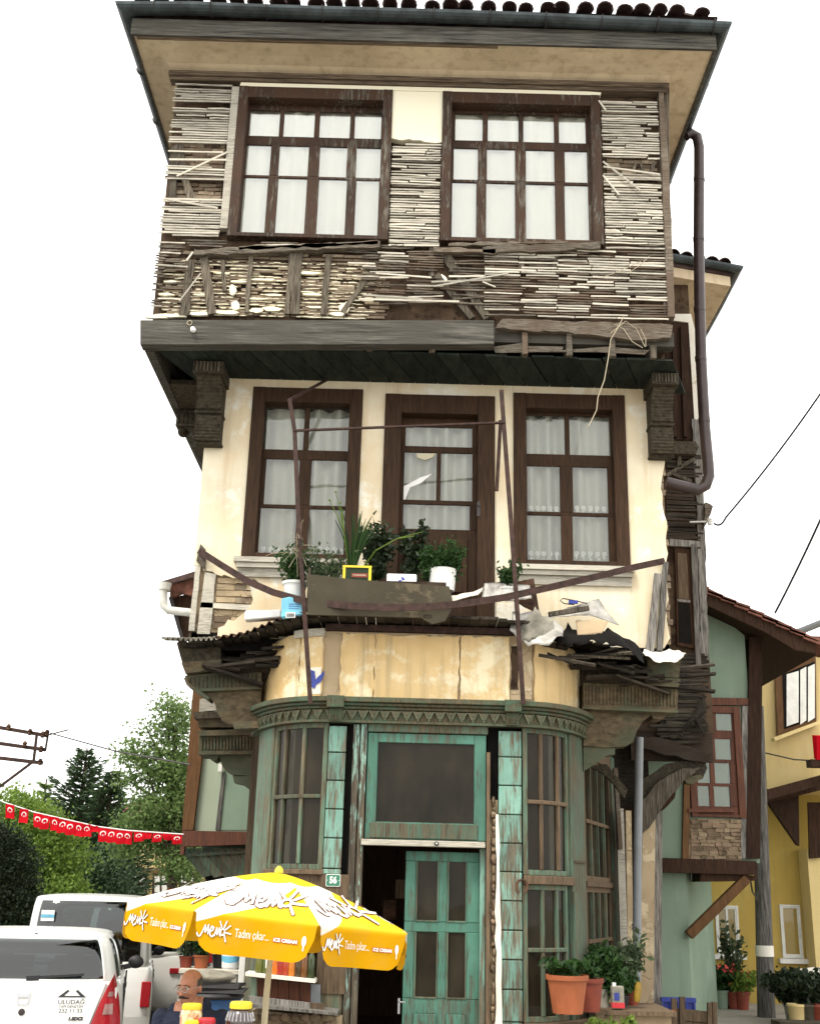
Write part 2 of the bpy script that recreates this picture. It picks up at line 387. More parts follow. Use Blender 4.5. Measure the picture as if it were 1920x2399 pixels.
# ============================================================ THE OLD HOUSE
YU, Y1, YB = 11.75, 12.6, 12.0
H = thing('old_house', 'tall derelict timber house with bare laths, brown windows and curved turquoise shopfront', 'house', (0, 12.6, 0))
def pxpoly(pts, Y): return [(P(x, y, Y).x, P(x, y, Y).z) for x, y in pts]
def pxprism(name, mat, parent, pts, Y, th, **k):
    m = MB(); m.prism(pxpoly(pts, Y), 'y', Y, Y + th); return m.build(name, mat, parent, **k)
def rough_poly(pts, amp, step):
    """subdivide a polygon's edges and make them ragged"""
    o = []
    for i, p in enumerate(pts):
        q = pts[(i + 1) % len(pts)]; d = math.hypot(q[0] - p[0], q[1] - p[1]); n = max(1, int(d / step))
        o += rag(p, q, n, amp)[:-1]
    return o

# ---- shell: upper floor sides and back, floors, roof
XL_U, XR_U, ZB_U, ZT_U = -3.02, 2.95, 7.75, 11.2
uw = MB()
wins_u = [(-2.21, -0.34, 8.85, 10.94), (0.265, 2.175, 8.86, 10.94)]
def wall_with_holes(mb, x0, x1, z0, z1, y0, y1, holes, m=0):
    xs = x0
    for hx0, hx1, hz0, hz1 in holes:
        mb.box(xs, hx0, y0, y1, z0, z1, m)
        mb.box(hx0, hx1, y0, y1, z0, hz0, m); mb.box(hx0, hx1, y0, y1, hz1, z1, m)
        xs = hx1
    mb.box(xs, x1, y0, y1, z0, z1, m)
wall_with_holes(uw, XL_U + .02, XR_U - .02, ZB_U + .06, ZT_U, YU + .085, YU + .2, wins_u)
uw.box(XL_U + .02, XL_U + .14, YU + .2, 18.2, ZB_U, ZT_U); uw.box(XR_U - .14, XR_U - .02, YU + .2, 18.2, ZB_U, ZT_U)
uw.box(XL_U + .14, XR_U - .14, 18.05, 18.2, ZB_U, ZT_U)
UWALL = uw.build('upper_wall', M['infill'], H)
part('attic_floor', M['dark_void'], H, (XL_U + .14, XR_U - .14, YU + .2, 18.05, ZT_U - .15, ZT_U - .02))
part('upper_floor', M['dark_void'], H, (XL_U + .14, XR_U - .14, YU + .22, 18.05, ZB_U + .01, ZB_U + .12))

# ---- eaves: plastered soffit, fascia, gutter, roof, tiles
EX0, EX1, EY = -3.42, 3.45, 11.22
m = MB()
zs = 11.24
def cove(x, y0, y1, xa, xb): pass
# the soffit curves from the wall up to the eave
prof = [(0.0, 11.12), (.03, 11.16), (.10, 11.20), (.24, 11.225), (.53, 11.235)]
def ring(o): return [(XL_U - o * .80, YU - o), (XR_U + o * .94, YU - o), (XR_U + o * .94, 18.2 + o), (XL_U - o * .80, 18.2 + o)]
for (o1, z1), (o2, z2) in zip(prof[:-1], prof[1:]):
    a, b = ring(o1), ring(o2)
    for i in range(4):
        j = (i + 1) % 4
        nseg = 8
        for k in range(nseg):
            t0, t1 = k / nseg, (k + 1) / nseg
            L = lambda p, q, t: (p[0] + (q[0] - p[0]) * t, p[1] + (q[1] - p[1]) * t)
            m.poly([(*L(a[i], a[j], t0), z1), (*L(a[i], a[j], t1), z1), (*L(b[i], b[j], t1), z2), (*L(b[i], b[j], t0), z2)])
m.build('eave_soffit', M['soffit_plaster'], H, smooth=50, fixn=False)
fa = MB()
fa.box(EX0 - .03, EX1 + .03, EY - .035, EY, 11.21, 11.44); fa.box(EX0 - .03, EX0, EY, 18.7, 11.21, 11.44); fa.box(EX1, EX1 + .03, EY, 18.7, 11.21, 11.44)
fa.box(EX0 + .002, EX1 - .002, EY + .002, 18.72, 11.245, 11.30)
fa.build('fascia', M['beam'], H)
part('cornice_board', M['cornice_wood'], H, (XL_U - .06, XR_U + .07, YU - .07, YU + .08, 11.05, 11.118), (XL_U - .045, XR_U + .05, YU - .045, YU + .082, 11.005, 11.047))
part('fascia_strip', M['cornice_wood'], H, (EX0 + .03, .9, EY + .005, EY + .06, 11.215, 11.242))
def gutter(name, pts, r, mat, parent):
    m = MB()
    prof = [(math.cos(a) * r, math.sin(a) * r) for a in [math.pi + math.pi * i / 8 for i in range(9)]]
    def f(k, j, inset):
        p, q = Vector(pts[max(k - 1, 0)]), Vector(pts[min(k + 1, len(pts) - 1)])
        d = (q - p); d.z = 0; d.normalize(); s = Vector((d.y, -d.x, 0)); c = Vector(pts[k])
        if 0 < k < len(pts) - 1: s = s / max(.5, abs((Vector(pts[k + 1]) - c).normalized().to_2d().dot(Vector((d.x, d.y)))))
        u, w = prof[j]
        return c + s * (u * (r - inset) / r) + Vector((0, 0, w * (r - inset) / r))
    for inset in (0, .008):
        for k in range(len(pts) - 1):
            for j in range(8): m.poly([f(k, j, inset), f(k + 1, j, inset), f(k + 1, j + 1, inset), f(k, j + 1, inset)])
    for e in (0, 8):
        for k in range(len(pts) - 1): m.poly([f(k, e, 0), f(k + 1, e, 0), f(k + 1, e, .008), f(k, e, .008)])
    return m.build(name, mat, parent, smooth=60, fixn=False)
gz = 11.545
sag = lambda x: -.010 * math.sin((x + 3) * 1.3) - .011 * x
G = gutter('gutter', [(EX0 - .1, 18.6, gz)] + [(EX0 - .1, EY - .1 + .9, gz)] + [(EX0 - .1, EY - .1, gz)] + [(EX0 - .1 + (EX1 - EX0 + .2) * i / 9, EY - .1, gz + sag(EX0 + (EX1 - EX0) * i / 9)) for i in range(1, 9)] + [(EX1 + .1, EY - .1, gz - .04), (EX1 + .1, EY + 1, gz - .04), (EX1 + .1, 18.6, gz - .04)], .095, M['gutter_metal'], H)
for i in range(11):
    x = EX0 + .25 + i * .66
    m = MB(); pr = [(math.cos(a) * .1, math.sin(a) * .1) for a in [math.pi * .98 + math.pi * 1.04 * k / 10 for k in range(11)]]
    for (u, w), (u2, w2) in zip(pr[:-1], pr[1:]): m.bar((x, EY - .1 + u, gz + w + sag(x)), (x, EY - .1 + u2, gz + w2 + sag(x)), .03, .008, (1, 0, 0))
    m.build('gutter_strap', M['iron_dark'], G)
for y in (12.2, 13.2, 14.3, 15.4, 16.5):
    for xx in (EX0 - .1, EX1 + .1):
        m = MB(); pr = [(math.cos(a) * .1, math.sin(a) * .1) for a in [math.pi * .98 + math.pi * 1.04 * k / 8 for k in range(9)]]
        for (u, w), (u2, w2) in zip(pr[:-1], pr[1:]): m.bar((xx + u, y, gz + w), (xx + u2, y, gz + w2), .03, .008, (0, 1, 0))
        m.build('gutter_strap', M['iron_dark'], G)
# hipped roof body with wavy tiles
m = MB(); rx0, rx1, ry0, ry1, rz = EX0 - .04, EX1 + .04, EY - .13, 18.8, 11.60
cx = (rx0 + rx1) / 2; ap0, ap1 = (cx, ry0 + 3.4, rz + 1.15), (cx, ry1 - 3.4, rz + 1.15)
m.poly([(rx0, ry0, rz), (rx1, ry0, rz), ap0]); m.poly([(rx1, ry0, rz), (rx1, ry1, rz), ap1, ap0]); m.poly([(rx1, ry1, rz), (rx0, ry1, rz), ap1]); m.poly([(rx0, ry1, rz), (rx0, ry0, rz), ap0, ap1])
m.poly([(rx0, ry0, rz - .02), (rx1, ry0, rz - .02), (rx1, ry1, rz - .02), (rx0, ry1, rz - .02)])
ROOF = m.build('roof', M['roof_tile'], H)
def tile_mesh(L=.46, r0=.1, r1=.075):
    m = MB(); n = 7
    for inset, in ((0,), (.016,)):
        pts = []
        for k, (y, r) in enumerate(((0, r0), (L, r1))):
            for i in range(n):
                a = math.pi * i / (n - 1); pts.append((-(r - inset) * math.cos(a), y, (r - inset) * math.sin(a) * .85))
        m.add(pts, [(i, i + 1, n + i + 1, n + i) for i in range(n - 1)])
    o = 2 * n
    for i in range(n - 1): m.f.append([i, i + 1, o + i + 1, o + i]); m.m.append(0)
    return m
_tm = tile_mesh().build('roof_tile', M['roof_tile'], None, smooth=40, fixn=False)
TD = _tm.data; bpy.data.objects.remove(_tm)
def roof_tile(parent, loc, rotz, tilt, sc=1):
    o = bpy.data.objects.new('roof_tile', TD); COL.objects.link(o); o.parent = parent
    o.location = Vector(loc) - ORG[parent.name]; o.rotation_euler = (tilt + R.uniform(-.05, .05), R.uniform(-.12, .12), rotz + R.uniform(-.06, .06)); o.scale = (sc * R.uniform(.9, 1.1), 1, sc * R.uniform(.8, 1.25))
slope = math.atan(1.15 / 3.4)
for row in range(3):
    for i in range(32):
        x = rx0 + .12 + i * .228 + R.uniform(-.04, .04); yy = row * .38
        if rx0 + yy * .95 < x < rx1 - yy * .95: roof_tile(ROOF, (x, ry0 - .03 + yy * math.cos(slope), rz + .03 + yy * math.sin(slope) + R.uniform(-.015, .02)), 0, slope)
for i in range(24):
    y = ry0 + .25 + i * .22
    roof_tile(ROOF, (rx0 - .05, y, rz + .02 + R.uniform(-.01, .02)), -math.pi / 2, slope)
    roof_tile(ROOF, (rx1 + .05, y, rz + .02 + R.uniform(-.01, .02)), math.pi / 2, slope)

# ---- generic window: rows of panes inside a casing
def window(name, parent, x0, x1, z0, z1, yf, cas, dep, rows, fm, sm, gm='glass', curtain=None, sash_y=None, cz=None, head=None, label=None):
    """rows: list of (zb, zt, [(xa, xb), ...]) panes from top to bottom"""
    m = MB(); ys = sash_y or yf + dep - .05; head = head or cas
    m.box(x0, x0 + cas, yf, yf + dep, z0, z1); m.box(x1 - cas, x1, yf, yf + dep, z0, z1)
    m.box(x0 + cas, x1 - cas, yf + .003, yf + dep, z1 - head, z1 - .002); m.box(x0 + cas, x1 - cas, yf + .003, yf + dep, z0 + .002, z0 + cas * .45)
    w = m.build(name, M[fm], parent, bevel=.004, label=label)
    ix0, ix1 = x0 + cas, x1 - cas; s = MB(); zt = z1 - head; zb_in = z0 + cas * .45
    for i, (zb, zp, ps) in enumerate(rows):
        s.box(ix0, ix1, ys + .004, ys + .042, zp, zt)
        xs = ix0
        for a, b in ps:
            s.box(xs, a, ys, ys + .04, zb, zp); xs = b
        s.box(xs, ix1, ys, ys + .04, zb, zp); zt = zb
        for a, b in ps: part('pane', M[gm], w, (a, b, ys + .018, ys + .022, zb, zp))
    s.box(ix0, ix1, ys + .004, ys + .042, zb_in, zt)
    s.build('sash', M[sm], w, bevel=.003)
    if curtain:
        yc = ys + (.07 if curtain == 'curtain_white' else .12); ph = R.uniform(0, 6); zc0, zc1 = cz or (zb_in, z1 - cas)
        n = 64
        fr = R.uniform(26, 34)
        def fn(u, v):
            x = ix0 + (ix1 - ix0) * u; amp = (.022 + .046 * (.5 + .5 * math.sin(5 * u + ph))) * (.35 if curtain == 'curtain_white' else 1)
            return (x, yc + amp * math.sin(fr * x + ph + .9 * math.sin(3.1 * x)) + .012 * math.sin(7 * x + v * 2) + .01 * v * math.sin(9 * x), zc0 + (zc1 - zc0) * v)
        c = MB(); c.grid(fn, n, 6); c.build('curtain', M[curtain], w, smooth=80, fixn=False)
    return w
zu = lambda y, x=730: P(x, y, YU + .1).z
zu2 = lambda y, x=1230: P(x, y, YU + .1).z
def cols_px(xs, y, Y): return [(P(a, y, Y).x, P(b, y, Y).x) for a, b in xs]
ysU = YU + .13
wu1 = window('window', H, *wins_u[0], YU - .04, .115, .22, [
    (zu(319), zu(258), cols_px([(584, 655), (665, 737), (749, 820), (831, 893)], 290, ysU)),
    (zu(411), zu(340), cols_px([(576, 633), (653, 722), (748, 812), (834, 891)], 380, ysU)),
    (zu(552), zu(416), cols_px([(567, 624), (648, 716), (744, 810), (832, 886)], 480, ysU))], 'old_frame', 'old_frame', 'glass_bright', 'curtain_white', ysU - .02, head=.16)
wu2 = window('window', H, *wins_u[1], YU - .04, .115, .22, [
    (zu2(330), zu2(266), cols_px([(1066, 1130), (1142, 1214), (1225, 1297), (1308, 1371)], 300, ysU)),
    (zu2(422), zu2(348), cols_px([(1062, 1119), (1140, 1206), (1231, 1298), (1322, 1375)], 390, ysU)),
    (zu2(562), zu2(428), cols_px([(1058, 1115), (1138, 1206), (1231, 1300), (1322, 1378)], 490, ysU))], 'old_frame', 'old_frame', 'glass_bright', 'curtain_white', ysU - .02, head=.16)
part('drip_board', M['lath'], wu1, (-2.3, -2.21, YU - .03, YU + .06, 8.95, 10.93))

# ---- plaster left on the upper floor
pl = MB()
pl.prism([(-.34, 10.94), (-.34, 10.26)] + rag((-.33, 10.26), (.26, 10.22), 9, .02)[1:-1] + [(.265, 10.22), (.265, 10.94)], 'y', YU - .012, YU + .08)
pl.prism([(-2.21, 10.943)] + [(2.18, 10.943), (2.20, 10.99), (2.05, 11.0), (-2.2, 11.0)], 'y', YU - .02, YU + .08)
pl.build('upper_plaster', M['cream_white'], H)

# ---- studs and timbers of the upper floor
ST = [(-2.98, .1), (-2.35, .08)]
def stud(p, q, w=.09, d=.07, mat='stud', name='stud', parent=None, ty=0):
    m = MB(); p, q = Vector(p), Vector(q); k = 5; pts = [p.lerp(q, i / k) for i in range(k + 1)]
    o = []
    for i, c in enumerate(pts):
        ww = w * R.uniform(.82, 1.1) / 2; c = c + Vector((R.uniform(-.008, .008), 0, 0))
        dirn = (q - p).normalized(); a = Vector((dirn.z, 0, -dirn.x))
        if a.length < .1: a = Vector((1, 0, 0))
        o += [c - a * ww + Vector((0, -d / 2, 0)), c + a * ww + Vector((0, -d / 2 + R.uniform(-.006, .006), 0)), c + a * ww + Vector((0, d / 2, 0)), c - a * ww + Vector((0, d / 2, 0))]
    f = []
    for i in range(k):
        for j in range(4): f.append((i * 4 + j, i * 4 + (j + 1) % 4, i * 4 + 4 + (j + 1) % 4, i * 4 + 4 + j))
    f += [(3, 2, 1, 0), tuple(k * 4 + j for j in range(4))]
    m.add(o, f); return m.build(name, M[mat], parent or UWALL)
yS = YU + .045
def pxstud(x0, y0, x1, y1, w=.09, Y=yS, **k): return stud(P(x0, y0, Y), P(x1, y1, Y), w, Y=None, **k) if False else stud(P(x0, y0, Y), P(x1, y1, Y), w, **k)
for a in [(447, 612, 432, 741, .10), (478, 605, 496, 738, .10), (521, 612, 528, 684, .045), (588, 598, 578, 735, .05), (684, 588, 672, 738, .06), (700, 588, 690, 738, .10), (770, 600, 757, 740, .07), (862, 650, 800, 738, .06),
          (1035, 588, 1140, 747, .11), (1022, 645, 1104, 747, .08), (420, 340, 430, 400, .09), (432, 415, 452, 476, .09), (412, 345, 404, 470, .1),
          (1558, 205, 1560, 745, .08), (1488, 380, 1480, 424, .03), (1530, 384, 1522, 420, .04), (1500, 384, 1506, 420, .03), (1160, 592, 1150, 640, .05), (1222, 590, 1220, 640, .06), (1300, 596, 1295, 650, .05), (1012, 560, 1010, 650, .06), (965, 570, 962, 585, .06)]:
    pxstud(*a)
m = MB(); m.prism(rough_poly([(2.875, 7.95), (2.955, 7.95), (2.975, 9.6), (2.96, 11.0), (2.90, 11.0), (2.89, 9.6)], .006, .12), 'y', YU - .03, YU + .1); m.build('corner_board', M['lath_dark'], UWALL)
# rotten rails under the two windows
for (xa, ya, xb, yb, th) in [(455, 592, 890, 572, .075), (560, 583, 885, 568, .05), (1015, 585, 1160, 590, .06), (1130, 588, 1405, 574, .085), (1050, 574, 1330, 568, .03)]:
    a, b = P(xa, ya, YU - .03), P(xb, yb, YU - .03)
    poly = rough_poly([(a.x, a.z - th / 2), (b.x, b.z - th * .6), (b.x, b.z + th * .5), (a.x, a.z + th / 2)], .016, .09)
    m = MB(); m.prism(poly, 'y', YU - .05, YU + .06); m.build('rotten_rail', M['lath_dark'], UWALL)

# ---- laths
LATHS = []
def lath_row(x0, x1, z, y, splits, skip=0., dark=0., tilt=0.004, h=.0215):
    xs = [x0] + [s + R.uniform(-.03, .03) for s in splits if x0 + .1 < s < x1 - .1] + [x1]
    for a, b in zip(xs[:-1], xs[1:]):
        if R.random() < skip: continue
        if R.random() < .1: a += R.uniform(0, .25) * (b - a)
        if R.random() < .1: b -= R.uniform(0, .3) * (b - a)
        LATHS.append((a + R.uniform(0, .012), b - R.uniform(0, .012), z + R.uniform(-.004, .004), y + R.uniform(-.006, .006), h * R.uniform(.72, 1.15), R.gauss(0, tilt), R.random() < dark))
def px_holes(z, holes): return any(a < z < b for a, b in holes)
z = 8.86
lh = [(zu(400, 420), zu(344, 420)), (zu(474, 420), zu(432, 420)), (zu(262, 420), zu(251, 420))]
while z < 10.97:
    if not px_holes(z, lh): lath_row(-3.01 + R.uniform(-.008, .008), -2.30, z, YU, [R.uniform(-2.8, -2.5)] if R.random() < .22 else [], .03, .05)
    elif R.random() < .12: lath_row(-3.01, -2.31, z, YU, [], 0, .2, .01)
    z += .0345
z = 8.80
while z < 10.19:
    lath_row(-.335, .262, z, YU, [R.uniform(-.15, .1)] if R.random() < .5 else [], .03, .05, .012); z += .0345
z = 8.84
rh = [(zu2(420, 1480), zu2(384, 1480))]
while z < 10.88:
    if not px_holes(z, rh): lath_row(2.19, 2.885, z, YU, [R.uniform(2.35, 2.75)] if R.random() < .55 else [], .05, .06, .006)
    z += .0345
z = 7.93
while z < 8.80:
    t = (z - 7.93) / .87
    lath_row(.78, 2.89, z, YU, [1.2, 1.62, 2.0, 2.45] if R.random() < .6 else [1.4, 1.85, 2.3], .05, .62 - .25 * t, .010)
    if z > 8.0 : lath_row(.35 + R.uniform(-.1, .15), .80, z, YU, [], .35, .85, .03)
    if z > 8.02: lath_row(-.85 + .5 * (1 - t) + R.uniform(-.1, .12), .32, z, YU, [-.45, -.1], .22, .78, .02)
    if z > 8.60: lath_row(-3.01, -2.2, z, YU, [-2.7], .1, .55, .012)
    if z > 8.70: lath_row(-2.2, -.9, z, YU, [-1.8, -1.4], .5, .8, .015)
    if z < 8.62: lath_row(-3.02, -2.93 + R.uniform(0, .08), z, YU, [], .3, .8, .03)
    if z < 8.6 and R.random() < .45: lath_row(-2.95, -2.6 + R.uniform(-.2, .2), z, YU + .02, [], 0, .9, .03)
    z += .0345
# loose laths hanging across the gaps
for xa, ya, xb, yb, w in [(414, 412, 532, 356, .022), (393, 466, 510, 487, .024), (396, 373, 530, 374, .022), (1412, 378, 1500, 446, .022), (1412, 410, 1450, 456, .018), (1402, 235, 1418, 257, .02), (1413, 390, 1545, 408, .022), (1010, 660, 1150, 655, .02), (1020, 670, 1190, 640, .02), (1130, 660, 1160, 672, .015), (880, 640, 1010, 650, .02), (840, 700, 1075, 706, .022), (850, 690, 990, 700, .02), (420, 705, 470, 640, .015), (437, 610, 452, 590, .02), (440, 625, 365, 620, .02)]:
    p, q = P(xa, ya, YU - .04), P(xb, yb, YU - .045); mb = MB(); mb.bar(p, q, .012, w, roll=R.uniform(-.2, .2)); mb.build('lath', M['lath'], UWALL)
LATHS.sort(key=lambda l: -(l[1] - l[0]) * l[4])
rest = {False: MB(), True: MB()}
for i, (a, b, z, y, h, tl, dk) in enumerate(LATHS):
    mb = MB() if i < 278 else rest[dk]
    pts = []; dz = tl * (b - a) / 2 * 8 if False else tl * (b - a)
    k = 3
    zz = [z - dz / 2 + dz * j / k + R.uniform(-.003, .003) for j in range(k + 1)]
    for j in range(k + 1):
        x = a + (b - a) * j / k; hh = h * R.uniform(.8, 1.1) / 2; yy = y + R.uniform(-.004, .004)
        if dk and j in (0, k): hh *= R.uniform(.3, .9)
        pts += [(x, yy - .006, zz[j] - hh), (x, yy + .008, zz[j] - hh), (x, yy + .008, zz[j] + hh), (x, yy - .006, zz[j] + hh)]
    f = [(0, 1, 2, 3), (4 * k + 3, 4 * k + 2, 4 * k + 1, 4 * k)]
    for j in range(k):
        for q in range(4): f.append((4 * j + q, 4 * j + 4 + q, 4 * j + 4 + (q + 1) % 4, 4 * j + (q + 1) % 4))
    mb.add(pts, f)
    if i < 278: mb.build('lath', M['lath_dark' if dk else 'lath'], UWALL)
for dk in rest:
    if rest[dk].v: rest[dk].build('lath_remnants', M['lath_dark' if dk else 'lath'], UWALL, kind='stuff')
# brick courses laid bare below the left window, with squeezed-out mortar
n = 0
z = 7.86
while z < 8.66:
    x = -2.97 + R.uniform(0, .15)
    while x < -.35:
        w = R.uniform(.16, .3); x2 = min(x + w, -.3)
        if R.random() < .93:
            mb = MB(); mb.box(x + .004, x2 - .004, YU + .05 + R.uniform(-.012, .012), YU + .09, z + .005, z + .034, 0, .005); mb.build('brick', M['brick_tone'], UWALL); n += 1
        x = x2
    z += .046
mort = MB()
def lump(mb, c, r, sc=(1, 1, 1), seed=0, k=5, nn=8):
    o = []; c = Vector(c)
    for i in range(k + 1):
        ph = math.pi * i / k
        for j in range(nn):
            t = 2 * math.pi * j / nn; d = Vector((math.sin(ph) * math.cos(t), math.sin(ph) * math.sin(t), -math.cos(ph)))
            rr = r * (1 + .4 * mnoise.noise(d * 1.7 + Vector((seed * 3.1, seed, 0))))
            o.append(c + Vector((d.x * sc[0], d.y * sc[1], d.z * sc[2])) * rr)
    f = [(i * nn + j, i * nn + (j + 1) % nn, (i + 1) * nn + (j + 1) % nn, (i + 1) * nn + j) for i in range(k) for j in range(nn)]
    mb.add(o, f)
z = 7.86
while z < 8.55:
    x = -2.85
    while x < -.5:
        if R.random() < .8:
            r = R.uniform(.006, .011); lump(mort, (x, YU + .05 + R.uniform(-.01, .005), z), r, (R.uniform(4, 9), .9, R.uniform(.6, 1.0)), R.random() * 50, 4, 7)
        x += R.uniform(.05, .13)
    z += .046
def scab(x, y, w, h, th=.02):
    """flat flake of old plaster stuck to the courses"""
    c = P(x, y, YU + .03); k = R.randint(9, 13); pts = []
    for q in range(k):
        a_ = 2 * math.pi * q / k; r_ = R.uniform(.55, 1.1); pts.append((c.x + w / 2 * r_ * math.cos(a_), c.z + h / 2 * r_ * math.sin(a_)))
    mort.prism(pts, 'y', YU + .03 - R.uniform(0, .02), YU + .055)
for x, y, w, h in [(545, 680, .10, .22), (552, 715, .12, .16), (530, 732, .3, .06), (600, 728, .25, .07), (640, 724, .3, .06), (400, 740, .5, .05), (365, 742, .3, .05), (470, 736, .25, .06), (806, 722, .13, .2), (790, 738, .2, .07), (560, 660, .3, .03), (620, 655, .35, .03), (640, 690, .3, .03), (730, 640, .3, .05), (735, 690, .25, .04), (520, 640, .2, .03), (470, 690, .2, .03), (390, 690, .25, .035), (400, 660, .2, .03), (1038, 655, .14, .14), (600, 700, .3, .03), (740, 720, .25, .03)]: scab(x, y, w, h)
mort.build('mortar_lumps', M['cream_white'], UWALL, kind='stuff', smooth=40)
# brickwork seen through the gaps in the laths
for hx0, hx1, hs in ((-2.9, -2.33, lh), (2.25, 2.86, rh)):
    for za, zb in hs[:2]:
        z = za - .02
        while z < zb:
            x = hx0
            while x < hx1:
                w = R.uniform(.14, .24); mb = MB(); mb.box(x, min(x + w, hx1) - .008, YU + .06 + R.uniform(-.01, .01), YU + .09, z, z + .044, 0, .004); mb.build('brick', M['brick_tone'], UWALL); x += w
            z += .055

# ---- beam, rotten sill plate and boarded soffit of the jetty
p0, p1, p2, p3 = P(328, 807, YU - .1), P(1157, 806, YU - .1), P(1157, 750, YU - .1), P(328, 749, YU - .1)
m = MB(); m.prism([(p0.x, p0.z), (p1.x, p1.z), (p2.x, p2.z), (p3.x, p3.z)], 'y', YU - .1, YU + .06)
BEAM = m.build('jetty_beam', M['beam'], H, bevel=.006)
m = MB(); c = P(452, 772, YU - .13); m.lathe([(.018, -.03), (.03, -.02), (.03, .0), (.02, .005), (.026, .015), (.026, .03), (.008, .035)], c, 12, 0, Matrix.Rotation(rad(90), 3, 'X')); m.build('insulator', M['white_plastic'], BEAM, smooth=40)
m = MB(); c = P(444, 756, YU - .12); m.tube([c + V(.028 * math.cos(t), 0, .028 * math.sin(t)) for t in [i * .6 for i in range(11)]], .006, 6); m.build('hook', M['cable_pale'], BEAM, smooth=60)
part('sill_plate', M['beam'], H, (XL_U + .1, XR_U, YU + .065, YU + .2, 7.62, 7.80))
m = MB(); poly = pxpoly([(1160, 768), (1175, 748), (1300, 752), (1440, 757), (1545, 758), (1575, 762), (1570, 792), (1500, 798), (1420, 790), (1330, 778), (1240, 776)], YU - .02)
m.prism(rough_poly(poly, .012, .08), 'y', YU - .03, YU + .05); m.build('rotten_board', M['lath_dark'], H)
for x in (-1.9, -1.2, -.5, .2, 1.25, 1.75, 2.24, 2.7):
    m = MB(); m.box(x - .035, x + .035, YU + .02, 18.0, 7.45, 7.61, 0, .004); m.build('joist', M['stud'], H)
for x in (1.25, 1.75, 2.24):
    m = MB(); m.box(x - .03, x + .03, YU + .0, YU + .06, 7.45, 7.72, 0, .006); m.build('joist_end', M['lath_dark'], H)
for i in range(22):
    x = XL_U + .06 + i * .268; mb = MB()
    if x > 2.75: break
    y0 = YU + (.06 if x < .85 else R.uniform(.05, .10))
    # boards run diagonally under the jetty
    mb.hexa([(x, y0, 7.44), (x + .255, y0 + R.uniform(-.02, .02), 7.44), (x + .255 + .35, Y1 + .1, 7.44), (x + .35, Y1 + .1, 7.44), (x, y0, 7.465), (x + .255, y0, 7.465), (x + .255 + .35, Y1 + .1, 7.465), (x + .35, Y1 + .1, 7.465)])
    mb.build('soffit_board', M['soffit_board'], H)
m = MB(); poly = pxpoly([(1155, 812), (1230, 802), (1224, 810), (1320, 812), (1316, 820), (1420, 812), (1460, 815), (1520, 820), (1510, 830), (1400, 824), (1260, 824), (1160, 826)], YU + .02)
m.prism(poly, 'y', YU + .02, YU + .035); m.build('splintered_edge', M['lath_dark'], H)
# left overhang underside beyond the first floor wall
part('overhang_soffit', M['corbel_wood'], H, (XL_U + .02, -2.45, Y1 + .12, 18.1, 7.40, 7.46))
part('overhang_edge', M['beam'], H, (XL_U - .02, XL_U + .08, YU + .065, 18.2, 7.385, 7.745))

# ---- carved brackets under the jetty (front pair) and at the left side
def bracket_profile(y0, y1, zt, zb, n=40):
    """(y,z) outline: front scroll from the nose back down to the wall, finely reeded"""
    pts = []
    for i in range(n + 1):
        t = i / n
        y = y0 + (y1 - y0) * (t ** .8) * .55 + (.10 if t > .52 else 0) * (1 - t) * 2 + .06 * math.sin(t * 2 * math.pi)
        rip = .010 if i % 2 else -.004
        pts.append((y + rip, zt + (zb - zt) * t))
    return pts + [(y1, zb), (y1, zt)]
def front_bracket(px0, px1, ptop, pbot, mat):
    xa, xb = P(px0, ptop, Y1 - .3).x, P(px1, ptop, Y1 - .3).x
    zt, zb = 7.28, P((px0 + px1) / 2, pbot, Y1 - .06).z
    mb = MB(); mb.prism(bracket_profile(Y1 - .42, Y1, zt, zb), 'x', xa, xb)
    b = mb.build('bracket', M[mat], H)
    h = MB(); h.box(xa - .03, xb + .03, Y1 - .50, Y1 - .001, 7.285, 7.43); hb = h.build('bracket_head', M[mat], b, bevel=.006)
    for i in range(7):
        xx = xa + (xb - xa) * (i + .5) / 7; part('flute', M['corbel_tan'] if mat != 'corbel_wood' else M['stud'], b, (xx - .009, xx + .009, Y1 - .515, Y1 - .498, 7.30, 7.415))
    h = MB(); zm = zt + (zb - zt) * .53; h.box(xa - .015, xb + .015, Y1 - .25, Y1 - .002, zm - .02, zm + .02); h.build('moulding', M[mat], b, bevel=.008)
    h = MB(); h.box(xa - .01, xb + .015, Y1 - .14, Y1 - .002, zb - .03, zb + .005); h.build('moulding', M[mat], b, bevel=.008)
front_bracket(466, 524, 860, 1040, 'corbel_wood'); front_bracket(1522, 1572, 860, 1070, 'corbel_wood')
